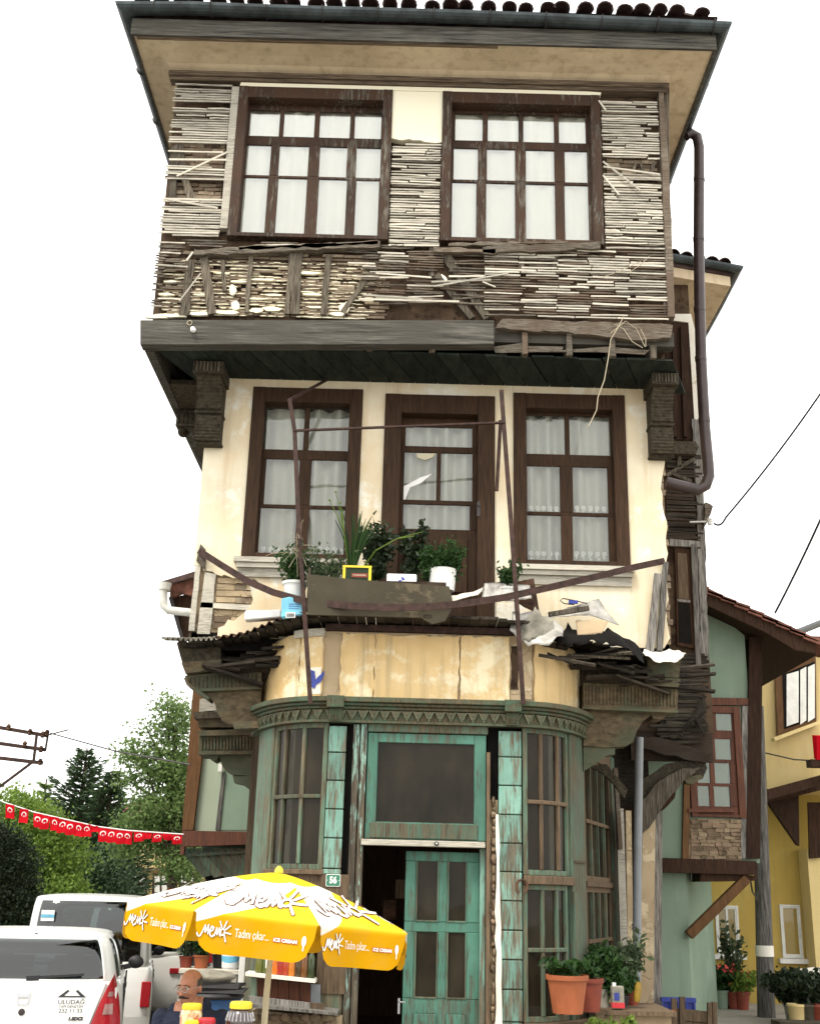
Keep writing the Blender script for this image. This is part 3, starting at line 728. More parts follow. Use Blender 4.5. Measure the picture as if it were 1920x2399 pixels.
def side_bracket(Yb, zt, zb, x_out, x_in, mat, th=.2, flip=1):
    """profile board carrying a sideways overhang: fluted box, ball, scroll"""
    w = x_in - x_out; s = 1 if w > 0 else -1
    poly = [(x_in, zt - .17), (x_out + .1 * w, zt - .17)]
    for i in range(13):
        t = i / 12; poly.append((x_out + w * (.16 + .62 * t + .08 * math.sin(t * 2 * math.pi)), zt - .19 - (zt - zb - .25) * (t ** 1.25)))
    poly += [(x_in - .16 * w, zb + .05), (x_in - .14 * w, zb), (x_in, zb)]
    mb = MB(); mb.prism(poly, 'y', Yb, Yb + th); b = mb.build('bracket', M[mat], H)
    part('bracket_head', M[mat], b, (min(x_out, x_in), max(x_out, x_in), Yb - .03, Yb + th + .03, zt - .168, zt))
    part('moulding', M[mat], b, (min(x_out - .02 * s, x_in), max(x_out - .02 * s, x_in), Yb - .05, Yb + th + .05, zt - .02, zt + .025))
    part('moulding', M[mat], b, (min(x_out, x_in), max(x_out, x_in), Yb - .045, Yb + th + .045, zt - .19, zt - .166))
    nf = max(6, int(abs(w) / .05))
    for i in range(nf):
        xx = x_out + w * (i + .5) / nf; part('flute', M[mat], b, (xx - .012, xx + .012, Yb - .044, Yb - .029, zt - .155, zt - .03))
    mb = MB(); mb.sphere((x_out + .14 * w, Yb + th / 2, zt - .22), .07, 12, 8, 0, (1, 1.4, 1)); mb.build('ball', M[mat], b, smooth=60)
    return b
side_bracket(13.5, 7.36, 6.55, -2.98, -2.44, 'corbel_wood'); side_bracket(15.6, 7.36, 6.55, -2.98, -2.44, 'corbel_wood')

# ============================================================ FIRST FLOOR
XL1, XR1, ZB1, ZT1 = -2.43, 2.98, 4.36, 7.52
w1 = [(-1.90, -.595, 5.21, 7.33), (-.325, .975, 4.40, 7.285), (1.195, 2.515, 5.21, 7.34)]
bk = MB(); wall_with_holes(bk, XL1 + .02, XR1 - .03, ZB1, ZT1 - .07, Y1 + .06, Y1 + .22, w1)
bk.box(XL1 + .02, XL1 + .16, Y1 + .22, 18.1, ZB1, 7.38); bk.box(XR1 - .17, XR1 - .03, Y1 + .22, 18.1, ZB1, 7.44); bk.box(XL1 + .16, XR1 - .17, 17.95, 18.1, ZB1, 7.38)
W1 = bk.build('first_floor_wall', M['mud'], H)
part('first_floor_slab', M['dark_void'], H, (XL1 + .03, XR1 - .05, Y1 + .05, 17.9, 4.16, 4.355))
cp = MB()
ya, yb = Y1, Y1 + .06
cp.prism([(XL1, 7.5), (XL1, 5.12)] + rag((XL1 + .01, 5.10), (-1.93, 4.98), 8, .03)[1:] + [(-1.902, 5.0), (-1.902, 7.5)], 'y', ya, yb)
cp.prism([(-1.898, 5.205)] + rag((-1.898, 4.98), (-1.75, 4.98), 2, .01)[1:] + rag((-1.70, 4.95), (-1.78, 4.62), 5, .03) + rag((-1.86, 4.55), (-2.1, 4.40), 4, .03) + [(-2.1, 4.30), (-.597, 4.30), (-.597, 5.205)], 'y', ya, yb)
cp.prism([(-.593, 4.30), (-.327, 4.30), (-.327, 7.5), (-.593, 7.5)], 'y', ya, yb)
cp.prism([(-1.9, 7.332), (-.595, 7.332), (-.595, 7.5), (-1.9, 7.5)], 'y', ya, yb)
cp.prism([(-.325, 7.287), (.975, 7.287), (.975, 7.5), (-.325, 7.5)], 'y', ya, yb)
cp.prism([(.977, 4.30), (1.193, 4.30), (1.193, 7.5), (.977, 7.5)], 'y', ya, yb)
cp.prism([(1.195, 4.30), (2.515, 4.30), (2.515, 5.208), (1.195, 5.208)], 'y', ya, yb)
cp.prism([(1.195, 7.342), (2.515, 7.342), (2.515, 7.5), (1.195, 7.5)], 'y', ya, yb)
cp.prism([(2.517, 4.30), (2.86, 4.30)] + rag((2.93, 4.42), (2.90, 5.2), 9, .035) + rag((2.95, 5.4), (2.92, 6.3), 9, .02) + [(2.965, 6.5), (2.975, 7.5), (2.517, 7.5)], 'y', ya, yb)
cp.build('first_floor_plaster', M['cream'], H)
# bricks and laths showing at the broken right and left corners
for i in range(26):
    z = 4.4 + i * .085; mb = MB(); mb.box(2.80, 2.955 + R.uniform(-.03, .02), Y1 + .012, Y1 + .058, z, z + .07, 0, .008); mb.build('brick', M['brick_tone'], W1)
m = MB(); m.prism(rough_poly([(-2.33, 4.33), (-2.19, 4.33), (-2.17, 5.02), (-2.30, 5.04)], .008, .12), 'y', Y1 + .005, Y1 + .07); m.build('corner_post', M['lath'], W1)
m = MB(); m.prism(rough_poly([(-2.425, 4.36), (-2.36, 4.36), (-2.35, 5.10), (-2.41, 5.12)], .006, .12), 'y', Y1 - .005, Y1 + .06); m.build('corner_board', M['lath'], W1)
m = MB(); m.prism(rough_poly([(-2.4, 5.16), (-2.29, 5.05), (-2.31, 5.3), (-2.37, 5.36)], .008, .08), 'y', Y1 - .03, Y1 + .02); m.build('splinter', M['lath_dark'], W1)
m = MB(); m.bar((-1.78, Y1 + .03, 4.98), (-1.70, Y1 + .03, 4.70), .05, .05); m.build('brace', M['lath'], W1)
z = 4.40
while z < 5.0:
    x = -2.16
    while x < -1.74:
        w = R.uniform(.12, .3); mb = MB(); mb.box(x, min(x + w, -1.7) - .006, Y1 + .035 + R.uniform(-.012, .012), Y1 + .07, z, z + .062, 0, .007); mb.build('mud_brick', M['rough_tan' if R.random() < .5 else 'brick_tone'], W1); x += w
    z += .075
m = MB(); m.bar((-2.32, Y1 + .02, 4.66), (-1.72, Y1 + .02, 4.64), .03, .06); m.build('cross_rail', M['lath'], W1)

z1 = lambda y, x=700: P(x, y, Y1 + .12).z
ys1 = Y1 + .12
def cp1(xs, y): return cols_px(xs, y, ys1)
wl = window('window', H, *w1[0], Y1 - .035, .15, .22, [
    (z1(1055), z1(955), cp1([(616, 712), (724, 823)], 1010)),
    (z1(1184), z1(1077), cp1([(621, 700), (728, 816)], 1120)),
    (z1(1299), z1(1192), cp1([(607, 693), (722, 812)], 1240))], 'brown_frame', 'brown_frame', 'glass', 'curtain', ys1 - .02, cz=(5.26, 7.15), head=.19)
wr = window('window', H, *w1[2], Y1 - .035, .15, .22, [
    (z1(1066, 1330), z1(975, 1330), cp1([(1222, 1322), (1333, 1428)], 1020)),
    (z1(1201, 1330), z1(1094, 1330), cp1([(1234, 1311), (1341, 1423)], 1150)),
    (z1(1320, 1330), z1(1209, 1330), cp1([(1233, 1314), (1341, 1425)], 1270))], 'brown_frame', 'brown_frame', 'glass', 'curtain', ys1 - .02, cz=(5.26, 7.15), head=.19)
dr = window('balcony_door', H, *w1[1], Y1 - .035, .20, .24, [
    (z1(1046, 1030), z1(1000, 1030), cp1([(950, 1106)], 1020)),
    (z1(1172, 1030), z1(1060, 1030), cp1([(946, 1022), (1032, 1106)], 1120)),
    (z1(1240, 1030), z1(1182, 1030), cp1([(944, 1100)], 1210))], 'brown_frame', 'brown_frame', 'glass', 'curtain', ys1 - .0, cz=(5.3, 7.05), head=.24)
for a, b in ((945, 1010), (1026, 1095)):
    A, B = P(a, 1262, ys1 - .02), P(b, 1390, ys1 - .02); part('door_panel', M['brown_frame'], dr, (A.x, B.x, ys1 - .02, ys1 + .01, B.z, A.z), bevel=.012)
m = MB(); c = P(1121, 1192, Y1 - .05); m.box(c.x - .02, c.x + .02, Y1 - .045, Y1 - .034, c.z - .09, c.z + .09); m.box(c.x - .008, c.x + .008, Y1 - .07, Y1 - .045, c.z + .03, c.z + .05); m.build('lock_plate', M['iron_dark'], dr)
# notice stuck inside the door's pane
m = MB(); m.prism(pxpoly([(975, 1062), (1020, 1062), (1012, 1072), (995, 1078), (977, 1072)], ys1 + .005), 'y', ys1 + .006, ys1 + .008); m.build('paper_scrap', M['paper'], dr)
m = MB(); m.prism(pxpoly([(945, 1180), (944, 1140), (985, 1118), (1012, 1110), (985, 1132), (960, 1142)], ys1 + .005), 'y', ys1 + .006, ys1 + .008); m.build('paper_scrap', M['curtain_mark'], dr)
# lace borders of the curtains
def lace(parent, xs, ypx, h, xm):
    for a, b in xs:
        A, B = P(a, ypx, ys1 + .04), P(b, ypx, ys1 + .04); mb = MB()
        k = 5; st = (B.x - A.x) / k
        for i in range(k):
            cx_ = A.x + st * (i + .5)
            for q in range(6):
                t = q * math.pi / 3; cc = Vector((cx_ + .018 * math.cos(t), ys1 + .035, A.z + h * .55 + .018 * math.sin(t)))
                mb.sphere(cc, .011, 6, 4, 0, (1, .3, 1))
            mb.bar((cx_, ys1 + .035, A.z), (cx_, ys1 + .035, A.z + h * .5), .006, .004)
            for q in range(3): mb.sphere((cx_ + R.uniform(-.02, .02), ys1 + .036, A.z + R.uniform(0, h * .4)), .012, 6, 4, 0, (1, .3, .8))
        mb.build('lace', M['curtain_mark'], parent, smooth=60)
lace(wr, [(1235, 1312), (1342, 1424)], 1318, .2, 0); lace(wr, [(1236, 1310), (1343, 1422)], 1200, .1, 0)
lace(wl, [(608, 692), (722, 810)], 1296, .1, 0)
# moulded sills
for wdw, x0, x1 in ((wl, -1.97, -.60), (wr, 1.16, 2.55)):
    sm_ = 'lath'
    part('sill', M[sm_], wdw, (x0, x1, Y1 - .10, Y1 - .001, 5.15, 5.208)); part('sill_moulding', M[sm_], wdw, (x0 + .03, x1 - .02, Y1 - .07, Y1 - .001, 5.095, 5.147)); part('apron', M[sm_], wdw, (x0 + .05, x1 - .03, Y1 - .035, Y1 - .001, 4.99, 5.092))
# grey posts leaning at the right corner
for a in [(1540, 1345, 1520, 1530, .085), (1558, 1318, 1545, 1525, .06)]:
    stud(P(a[0], a[1], Y1 - .06), P(a[2], a[3], Y1 - .06), a[4], .05, 'grey_wood', 'loose_post', W1)
# ============================================================ SHOPFRONT BAY (flat middle, curved flanks)
XFL, XFR, AL, AR, BD = -.78, 1.21, .93, .88, 1.85
_tab = {}
for sgn, a in ((-1, AL), (1, AR)):
    L = [(0, 0)]; n = 240
    for i in range(1, n + 1):
        p0, p1 = (i - 1) / n * rad(88), i / n * rad(88)
        L.append((L[-1][0] + math.hypot(a * (math.sin(p1) - math.sin(p0)), BD * (math.cos(p1) - math.cos(p0))), p1))
    _tab[sgn] = L
SMIN, SMAX = XFL - _tab[-1][-1][0], XFR + _tab[1][-1][0]
def bay(s, d=0., z=0.):
    if XFL <= s <= XFR: return Vector((s, YB - d, z))
    sg, a, x0 = (-1, AL, XFL) if s < XFL else (1, AR, XFR)
    q = abs(s - x0); T = _tab[sg]; lo, hi = 0, len(T) - 1
    while hi - lo > 1:
        mid = (lo + hi) // 2
        if T[mid][0] > q: hi = mid
        else: lo = mid
    f = (q - T[lo][0]) / (T[hi][0] - T[lo][0]); ph = T[lo][1] + (T[hi][1] - T[lo][1]) * f
    nx, ny = BD * math.sin(ph), -a * math.cos(ph); k = math.hypot(nx, ny)
    return Vector((x0 + sg * a * math.sin(ph) + sg * nx / k * d, YB + BD * (1 - math.cos(ph)) + ny / k * d, z))
def s_at(px, z):
    """bay parameter whose point at height z is seen at column px"""
    def col(s):
        p = bay(s, 0, z) - Vector(CAM); return 960 + FPX * p.dot(_R) / p.dot(_fw)
    a, b = SMIN + .25, SMAX - .25
    for _ in range(50):
        c = (a + b) / 2
        if col(c) < px: a = c
        else: b = c
    return (a + b) / 2
def sweep(mb, s0, s1, d0, d1, z0, z1, m=0, step=.09):
    brk = [s0] + [x for x in (XFL, XFR) if s0 < x < s1] + [s1]; ss = [s0]
    for a, b in zip(brk[:-1], brk[1:]):
        n = 1 if (a >= XFL - 1e-6 and b <= XFR + 1e-6) else max(1, int((b - a) / step)); ss += [a + (b - a) * i / n for i in range(1, n + 1)]
    o = []
    for s in ss: o += [bay(s, d0, z0), bay(s, d1, z0), bay(s, d1, z1), bay(s, d0, z1)]
    f = [(0, 1, 2, 3), tuple(4 * (len(ss) - 1) + k for k in (3, 2, 1, 0))]
    for i in range(len(ss) - 1):
        for j in range(4): f.append((4 * i + j, 4 * i + 4 + j, 4 * i + 4 + (j + 1) % 4, 4 * i + (j + 1) % 4))
    mb.add(o, f, m)
def sw(name, mat, parent, *a, **k):
    mb = MB()
    for q in a: sweep(mb, *q)
    return mb.build(name, M[mat], parent, **k)
zb = lambda y: P(960, y, YB).z
ZC1, ZF0, ZP1 = 3.555, 3.305, 4.27
SE0, SE1 = s_at(606, 3.3) - .22, s_at(1364, 3.3) + .2
BAND = sw('plaster_band', 'rough_tan', H, (SE0, SE1, -.16, -.03, 3.5, ZP1))
def ragged_panel(name, mat, s0, s1, z0, z1, d0, d1, parent, amp=.02, ns=14, nz=9, top=0.):
    e0 = [R.uniform(-amp, amp) for _ in range(nz + 1)]; e1 = [R.uniform(-amp, amp) for _ in range(nz + 1)]; tp = [R.uniform(-top, 0) for _ in range(ns + 1)]
    def fn(d):
        def g(u, v):
            i = min(nz, int(round(v * nz))); k = min(ns, int(round(u * ns)))
            a, b = s0 + e0[i], s1 + e1[i]; s = a + (b - a) * u
            return bay(s, d + .006 * mnoise.noise(Vector((s * 3, v * 3, 7))), z0 + (z1 + tp[k] * (v == 1) - z0) * v)
        return g
    mb = MB(); mb.grid(fn(d1), ns, nz); o = len(mb.v); mb.grid(fn(d0), ns, nz)
    w = nz + 1; rim = [i * w for i in range(ns + 1)] + [ns * w + j for j in range(1, w)] + [i * w + nz for i in range(ns - 1, -1, -1)] + [j for j in range(nz - 1, 0, -1)]
    for i in range(len(rim)):
        a, b = rim[i], rim[(i + 1) % len(rim)]; mb.f.append([a, b, b + o, a + o]); mb.m.append(0)
    return mb.build(name, M[mat], parent, smooth=30)
spx = lambda px, y=1560: s_at(px, zb(y))
for a, b, mt in [(612, 700, 'ochre'), (702, 754, 'ochre'), (798, 876, 'ochre'), (877, 1074, 'ochre'), (1078, 1193, 'ochre'), (1252, 1357, 'ochre')]:
    ragged_panel('render_patch', mt, spx(a), spx(b), 3.555, ZP1 - .01, -.035, .0, BAND, .012, 14, 9, .03)
ragged_panel('render_patch', 'rough_tan', spx(1224), spx(1247), 3.60, 4.2, -.033, -.008, BAND, .014, 4, 9)
ragged_panel('hole', 'infill', spx(1197), spx(1214), 3.70, 4.16, -.032, -.022, BAND, .01, 3, 8)
ragged_panel('white_patch', 'white_plaster', spx(728), spx(754), 3.60, 3.88, -.001, .004, BAND, .006, 4, 6)
# the blue letter left over from a painted sign
mb = MB()
for pts in ([(729, 1570), (738, 1573), (741, 1604), (737, 1614), (731, 1610)], [(738, 1596), (744, 1588), (758, 1575), (761, 1572), (759, 1582), (752, 1598), (743, 1603), (738, 1606)]):
    a = []
    for x, y in pts:
        s = s_at(x, zb(y)); a.append((s, P(x, y, bay(s).y).z))
    o = [bay(s, .012, z) for s, z in a] + [bay(s, .003, z) for s, z in a]; k = len(a)
    mb.add(o, [tuple(range(k)), tuple(range(2 * k - 1, k - 1, -1))] + [(i, (i + 1) % k, k + (i + 1) % k, k + i) for i in range(k)])
mb.build('painted_letter', M['blue_paint'], BAND)
sw('rim_plate', 'rust', H, (spx(760), spx(1250), -.05, .03, ZP1 + .005, ZP1 + .07)); sw('rim_board', 'lath', H, (spx(690), spx(758), -.02, .035, ZP1 - .06, ZP1 + .02))
# cornice, frieze and its V-shaped ornaments
COR = sw('cornice', 'frieze', H, (SE0, SE1, -.1, .17, 3.50, 3.553), (SE0, SE1, -.1, .135, 3.468, 3.498), (SE0, SE1, -.1, .10, 3.435, 3.466), bevel=.006)
FRI = sw('frieze', 'frieze', H, (SE0, SE1, -.1, .055, ZF0, 3.433))
sw('frieze_fillet', 'frieze', FRI, (SE0, SE1, -.08, .075, ZF0 - .004, ZF0 + .02))
def vorn():
    mb = MB(); w, h, t = .055, .092, .034
    A = [(-w, 0), (w, 0), (w * .75, -.01), (w * .3, -h * .55), (w * .22, -h * .9), (0, -h * 1.1), (-w * .22, -h * .9), (-w * .3, -h * .55), (-w * .75, -.01)]
    B = [(-w * .5, -.012), (w * .5, -.012), (w * .12, -h * .62), (-w * .12, -h * .62)]
    mb.prism(A, 'y', -t * .6, 0); mb.prism([(-w, .0), (-w * .72, .0), (-w * .1, -h * .8), (-w * .3, -h * .78)], 'y', -t, -t * .55); mb.prism([(w, .0), (w * .72, .0), (w * .1, -h * .8), (w * .3, -h * .78)], 'y', -t, -t * .55)
    mb.sphere((0, -t * .6, -h * .35), .008, 6, 4)
    return mb
VD = None
s = SE0 + .05
while s < SE1 - .05:
    p = bay(s, .057, 3.425); q = bay(s, 1.0, 0) - bay(s, 0, 0); ang = math.atan2(q.x, -q.y)
    if VD is None:
        ob = vorn().build('ornament', M['frieze_pale'], FRI); VD = ob.data; ob.location = p - ORG[H.name]
        me = VD; off = ORG[H.name]
        for v in me.vertices: v.co += off
    else:
        ob = bpy.data.objects.new('ornament', VD); COL.objects.link(ob); ob.parent = FRI; ob.location = p - ORG[H.name]
    ob.rotation_euler = (0, 0, ang); s += .113
for px in (787, 1198):
    s = s_at(px, 3.38); sw('keystone', 'frieze', FRI, (s - .065, s + .065, -.05, .105, 3.31, 3.435)); sw('keystone_teeth', 'frieze', FRI, *[(s - .06 + i * .03, s - .06 + i * .03 + .014, .105, .118, 3.325, 3.37) for i in range(4)])
    sw('cornice_block', 'frieze', COR, (s - .085, s + .085, .1, .19, 3.44, 3.557))

# pilasters in painted blocks
def blocks(s0, s1, zl, mat, d=.035):
    p = sw('pilaster', 'turq_old', H, (s0 + .005, s1 - .005, -.06, .0, zl[-1], zl[0]))
    for a, b in zip(zl[:-1], zl[1:]): sw('block', mat, p, (s0, s1, .0, d, b + .006, a - .006), bevel=.006)
    return p
zf = lambda y, x=790: P(x, y, YB - .03).z
blocks(s_at(766, 2.7), s_at(807, 2.7), [zf(1700), zf(1763), zf(1829), zf(1896), zf(1964), zf(2036), zf(2050)], 'turq')
zf2 = lambda y: P(1190, y, YB - .03).z
blocks(s_at(1167, 2.7), s_at(1220, 2.7), [zf2(1712), zf2(1774), zf2(1841), zf2(1909), zf2(1976), zf2(2043), zf2(2111), zf2(2180), zf2(2249), zf2(2319), zf2(2395), zf2(2465), zf2(2500)], 'turq')
# plywood and post below the left pilaster
A, B = P(752, 2048, YB - .03), P(808, 2330, YB - .03)
BRD = part('board', M['plank_brown'], H, (A.x, B.x, YB - .035, YB - .008, B.z, A.z))
part('pilaster_foot', M['turq_old'], H, (A.x + .04, B.x - .03, YB - .02, YB + .08, 0, B.z - .003))
# house number plate: green enamel, white rim, 56 between two dots
sg = MB(); c = P(780, 2063, YB - .05); hw, hh = .072, .058
def rrect(w, h, r, n=5):
    o = []
    for cx_, cz_, a0 in ((w - r, h - r, 0), (-w + r, h - r, 90), (-w + r, -h + r, 180), (w - r, -h + r, 270)):
        for i in range(n + 1): a = rad(a0 + 90 * i / n); o.append((cx_ + r * math.cos(a), cz_ + r * math.sin(a)))
    return o
def textmesh(txt, size, font_mat, align='CENTER', shear=0, bold=0, sx=1.0):
    """flat glyph outlines as (verts2d, faces)"""
    cu = bpy.data.curves.new('t', 'FONT'); cu.body = txt; cu.size = size; cu.align_x = align; cu.align_y = 'CENTER'; cu.shear = shear; cu.offset = bold; cu.resolution_u = 3
    ob = bpy.data.objects.new('t', cu); COL.objects.link(ob)
    dg = bpy.context.evaluated_depsgraph_get(); me = ob.evaluated_get(dg).to_mesh()
    vs_ = [(v.co.x * sx, v.co.y) for v in me.vertices]; fs_ = [tuple(p.vertices) for p in me.polygons]
    ob.evaluated_get(dg).to_mesh_clear(); bpy.data.objects.remove(ob); bpy.data.curves.remove(cu); return vs_, fs_
sg.prism([(c.x + u, c.z + w) for u, w in rrect(hw, hh, .014)], 'y', YB - .046, YB - .036)
SIGN = tag(sg.build('house_number_sign', M['white_paint']), 'green enamel plate reading 56 beside the shop door', 'sign')
mb = MB(); mb.prism([(c.x + u, c.z + w) for u, w in rrect(hw - .006, hh - .006, .011)], 'y', YB - .048, YB - .045); mb.build('face', M['sign_green'], SIGN)
mb = MB(); v2, f2 = textmesh('56', .085, None, bold=.004, sx=.85); mb.add([(c.x + u, YB - .0495, c.z + w) for u, w in v2], f2)
for u in (-.058, .058): mb.lathe([(.004, 0), (.004, .001)], (c.x + u, YB - .0485, c.z), 8, 0, Matrix.Rotation(rad(90), 3, 'X'))
mb.build('number', M['white_paint'], SIGN, fixn=False)

# doorway: posts, transom light, half-open door
zd = lambda y, x=1000: P(x, y, YB).z
xd = lambda x, y=1850: P(x, y, YB).x
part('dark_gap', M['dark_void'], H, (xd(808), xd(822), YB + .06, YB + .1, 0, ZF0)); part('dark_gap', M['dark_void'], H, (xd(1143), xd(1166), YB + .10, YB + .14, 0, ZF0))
DP = part('door_post', M['turq_flake'], H, (xd(823), xd(838), YB - .03, YB + .1, 0, zd(1702)), bevel=.005); part('post_board', M['turq_flake'], DP, (xd(840), xd(855), YB - .015, YB + .09, 0, zd(1700)), bevel=.005)
LT = part('door_lintel', M['turq_old'], H, (xd(857), xd(1142), YB - .02, YB + .1, zd(1718), ZF0 - .002), bevel=.006)
TR = MB(); x0, x1, za, zc = xd(858), xd(1138), zd(1968), zd(1720)
g0, g1, gz0, gz1 = xd(882), xd(1110), zd(1928), zd(1742)
TR.box(x0, g0, YB, YB + .06, za, zc); TR.box(g1, x1, YB, YB + .06, za, zc); TR.box(g0, g1, YB + .004, YB + .062, za, gz0); TR.box(g0, g1, YB + .004, YB + .062, gz1, zc)
TRW = TR.build('transom_window', M['green_door'], H, bevel=.006)
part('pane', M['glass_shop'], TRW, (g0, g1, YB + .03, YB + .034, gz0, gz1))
part('bottom_rail', M['turq_old'], TRW, (g0 - .06, g1 + .04, YB - .012, YB + .002, za + .01, gz0 - .01), bevel=.004)
LED = part('transom_ledge', M['lath'], H, (xd(850), xd(1136), YB - .045, YB + .08, zd(1984), zd(1970)), bevel=.004)
mb = MB(); cc = P(1022, 1977, YB - .06); mb.lathe([(.022, 0), (.022, .015), (.012, .02)], cc, 12, 0, Matrix.Rotation(rad(90), 3, 'X')); mb.build('lamp_holder', M['black'], LED, smooth=40)
mb = MB(); mb.sphere(cc + V(0, -.022, 0), .009, 8, 6); mb.build('bulb', M['white_plastic'], LED, smooth=60)
# the door leaf
DL = MB(); yl = YB + .16; X0, X1 = xd(946, 2200), xd(1124, 2200); ZT = P(1030, 1996, yl).z
pxs = [(X0 + .105, X0 + .335), (X0 + .42, X1 - .125)]
rows = [(P(1000, 2160, yl).z, P(1000, 2018, yl).z), (P(1000, 2340, yl).z, P(1000, 2184, yl).z)]
zt = ZT
for zb_, zp in rows:
    DL.box(X0, X1, yl + .003, yl + .047, zp, zt); xs = X0
    for a, b in pxs: DL.box(xs, a, yl, yl + .045, zb_, zp); xs = b
    DL.box(xs, X1, yl, yl + .045, zb_, zp); zt = zb_
DL.box(X0, X1, yl + .003, yl + .047, .02, zt)
DOOR = DL.build('shop_door', M['green_door'], H, bevel=.006)
for zb_, zp in rows:
    for a, b in pxs:
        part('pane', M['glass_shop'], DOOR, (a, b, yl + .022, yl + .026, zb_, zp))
        part('glazing_bead', M['turq_old'], DOOR, (a, a + .018, yl - .006, yl, zb_, zp), (b - .012, b, yl - .006, yl, zb_, zp), (a + .018, b - .012, yl - .005, yl + .001, zb_, zb_ + .016))
        part('backing_board', M['plank_brown'], DOOR, (a - .02, b + .02, yl + .06, yl + .07, zb_ - .02, zp + .02))
for a, b in pxs: part('door_panel', M['green_door'], DOOR, (a, b, yl - .012, yl + .002, .2, rows[1][0] - .13), bevel=.012)
mb = MB(); c = P(934, 2355, yl - .03); mb.box(c.x - .01, c.x + .01, yl - .03, yl + .0, c.z - .08, c.z + .06); mb.tube([c + V(0, 0, .03), c + V(.01, -.04, .03), c + V(.06, -.05, .03)], .008, 8); mb.build('handle', M['steel'], DOOR)
DJ = part('door_jamb', M['turq'], H, (xd(1126), xd(1138), YB + .06, YB + .18, 0, zd(1985)), bevel=.004); part('jamb_board', M['plank_brown'], DJ, (xd(1139), xd(1147), YB - .03, YB + .09, 0, zd(1760)))
# rubble and plaster showing between door and right pilaster
rb = MB(); rb.box(xd(1148), xd(1166), YB + .03, YB + .1, 0, zd(1870)); RUB = rb.build('rubble_strip', M['mud'], H)
z = .05; k = 0
while z < zd(1880):
    hgt = R.uniform(.05, .13); mb = MB(); xa = xd(1150) + R.uniform(-.01, .02); xb = xd(1165) + R.uniform(-.03, .0)
    lump(mb, ((xa + xb) / 2, YB + .02, z + hgt / 2), .5, ((xb - xa) * 1.05, .11, hgt), z * 9, 7, 10); mb.build('stone', M['stone_tone'], RUB, smooth=50); z += hgt * .95
mb = MB(); poly = [(xd(1160), zd(1905)), (xd(1166), zd(1905))] + rag((xd(1168), zd(1950)), (xd(1175), zd(2400)), 14, .006) + [(xd(1190), zd(2440)), (xd(1150), zd(2440))] + rag((xd(1160), zd(2390)), (xd(1160), zd(1950)), 14, .012)
mb.prism(poly, 'y', YB - .06, YB + .02); mb.build('plaster_edge', M['white_plaster'], RUB)

# curved windows
def bay_window(name, cols, zr, mats, frame=.05, parent=H, d=.0):
    """cols: s breaks of mullion centres incl. both ends; zr: z breaks of rails"""
    fm, mm = mats; mb = MB(); f = frame
    sweep(mb, cols[0], cols[0] + f, d - .05, d, zr[0], zr[-1]); sweep(mb, cols[-1] - f, cols[-1], d - .05, d, zr[0], zr[-1])
    sweep(mb, cols[0] + f, cols[-1] - f, d - .048, d - .003, zr[0], zr[0] + f); sweep(mb, cols[0] + f, cols[-1] - f, d - .048, d - .003, zr[-1] - f, zr[-1])
    w = mb.build(name, M[fm], parent, bevel=.003)
    for c in cols[1:-1]: sw('mullion', mm, w, (c - .02, c + .02, d - .045, d + .004, zr[0] + f, zr[-1] - f), bevel=.006)
    for zz in zr[1:-1]: sw('glazing_bar', mm, w, (cols[0] + f, cols[-1] - f, d - .04, d + .012, zz - .02, zz + .02), bevel=.006)
    for a, b in zip(cols[:-1], cols[1:]):
        for p, q in zip(zr[:-1], zr[1:]): sw('pane', 'glass_shop', w, (a + .02, b - .02, d - .03, d - .026, p + .02, q - .02))
    return w
sL = lambda px: s_at(px, 2.6)
LC = [sL(637), sL(661), sL(705), sL(766) - .012]; RC = [sL(1221) + .012, sL(1268), sL(1308), sL(1331)]
ZW = [1.85, 2.56, 3.30]
bay_window('shop_window', LC, ZW, ('turq_old', 'turq_old')); bay_window('shop_window', RC, ZW, ('turq_old', 'plank_brown'))
sLow = lambda px: s_at(px, 1.3)
RC2 = [sLow(1224) + .0, sLow(1272), sLow(1306), sLow(1331)]
bay_window('shop_window', RC2, [.5, 1.15, 1.76], ('turq_old', 'turq_old'))
sw('window_sill', 'plank_brown', H, (LC[0] - .02, LC[-1] + .01, -.06, .05, 1.80, 1.848), bevel=.006); sw('window_sill', 'plank_brown', H, (RC[0] - .0, RC[-1] + .02, -.06, .05, 1.762, 1.846), bevel=.006)
sw('base_sill', 'plank_brown', H, (RC2[0], RC2[-1] + .5, -.1, .16, .40, .498), bevel=.01)
sw('base_wall', 'mud', H, (s_at(1176, .4), RC2[-1] + .45, -.15, .06, -.3, .398)); sw('base_wall', 'mud', H, (SE0 + .4, s_at(812, .4), -.15, .02, -.5, .45))
# end posts
sw('bay_post', 'turq_old', H, (sL(607) - .1, LC[0] - .002, -.08, .02, 0.2, ZF0 - .004), bevel=.008); sw('bay_post', 'turq_old', H, (RC[-1] + .002, s_at(1362, 2.6), -.08, .03, 0.2, ZF0 - .004), bevel=.008)
sw('post_fillet', 'turq_old', H, (s_at(1335, 1.5), s_at(1343, 1.5), .03, .055, .9, 1.7)); sw('post_fillet', 'plank_brown', H, (s_at(1340, 1.5), s_at(1362, 1.5) + .05, .03, .05, 1.99, 2.01))
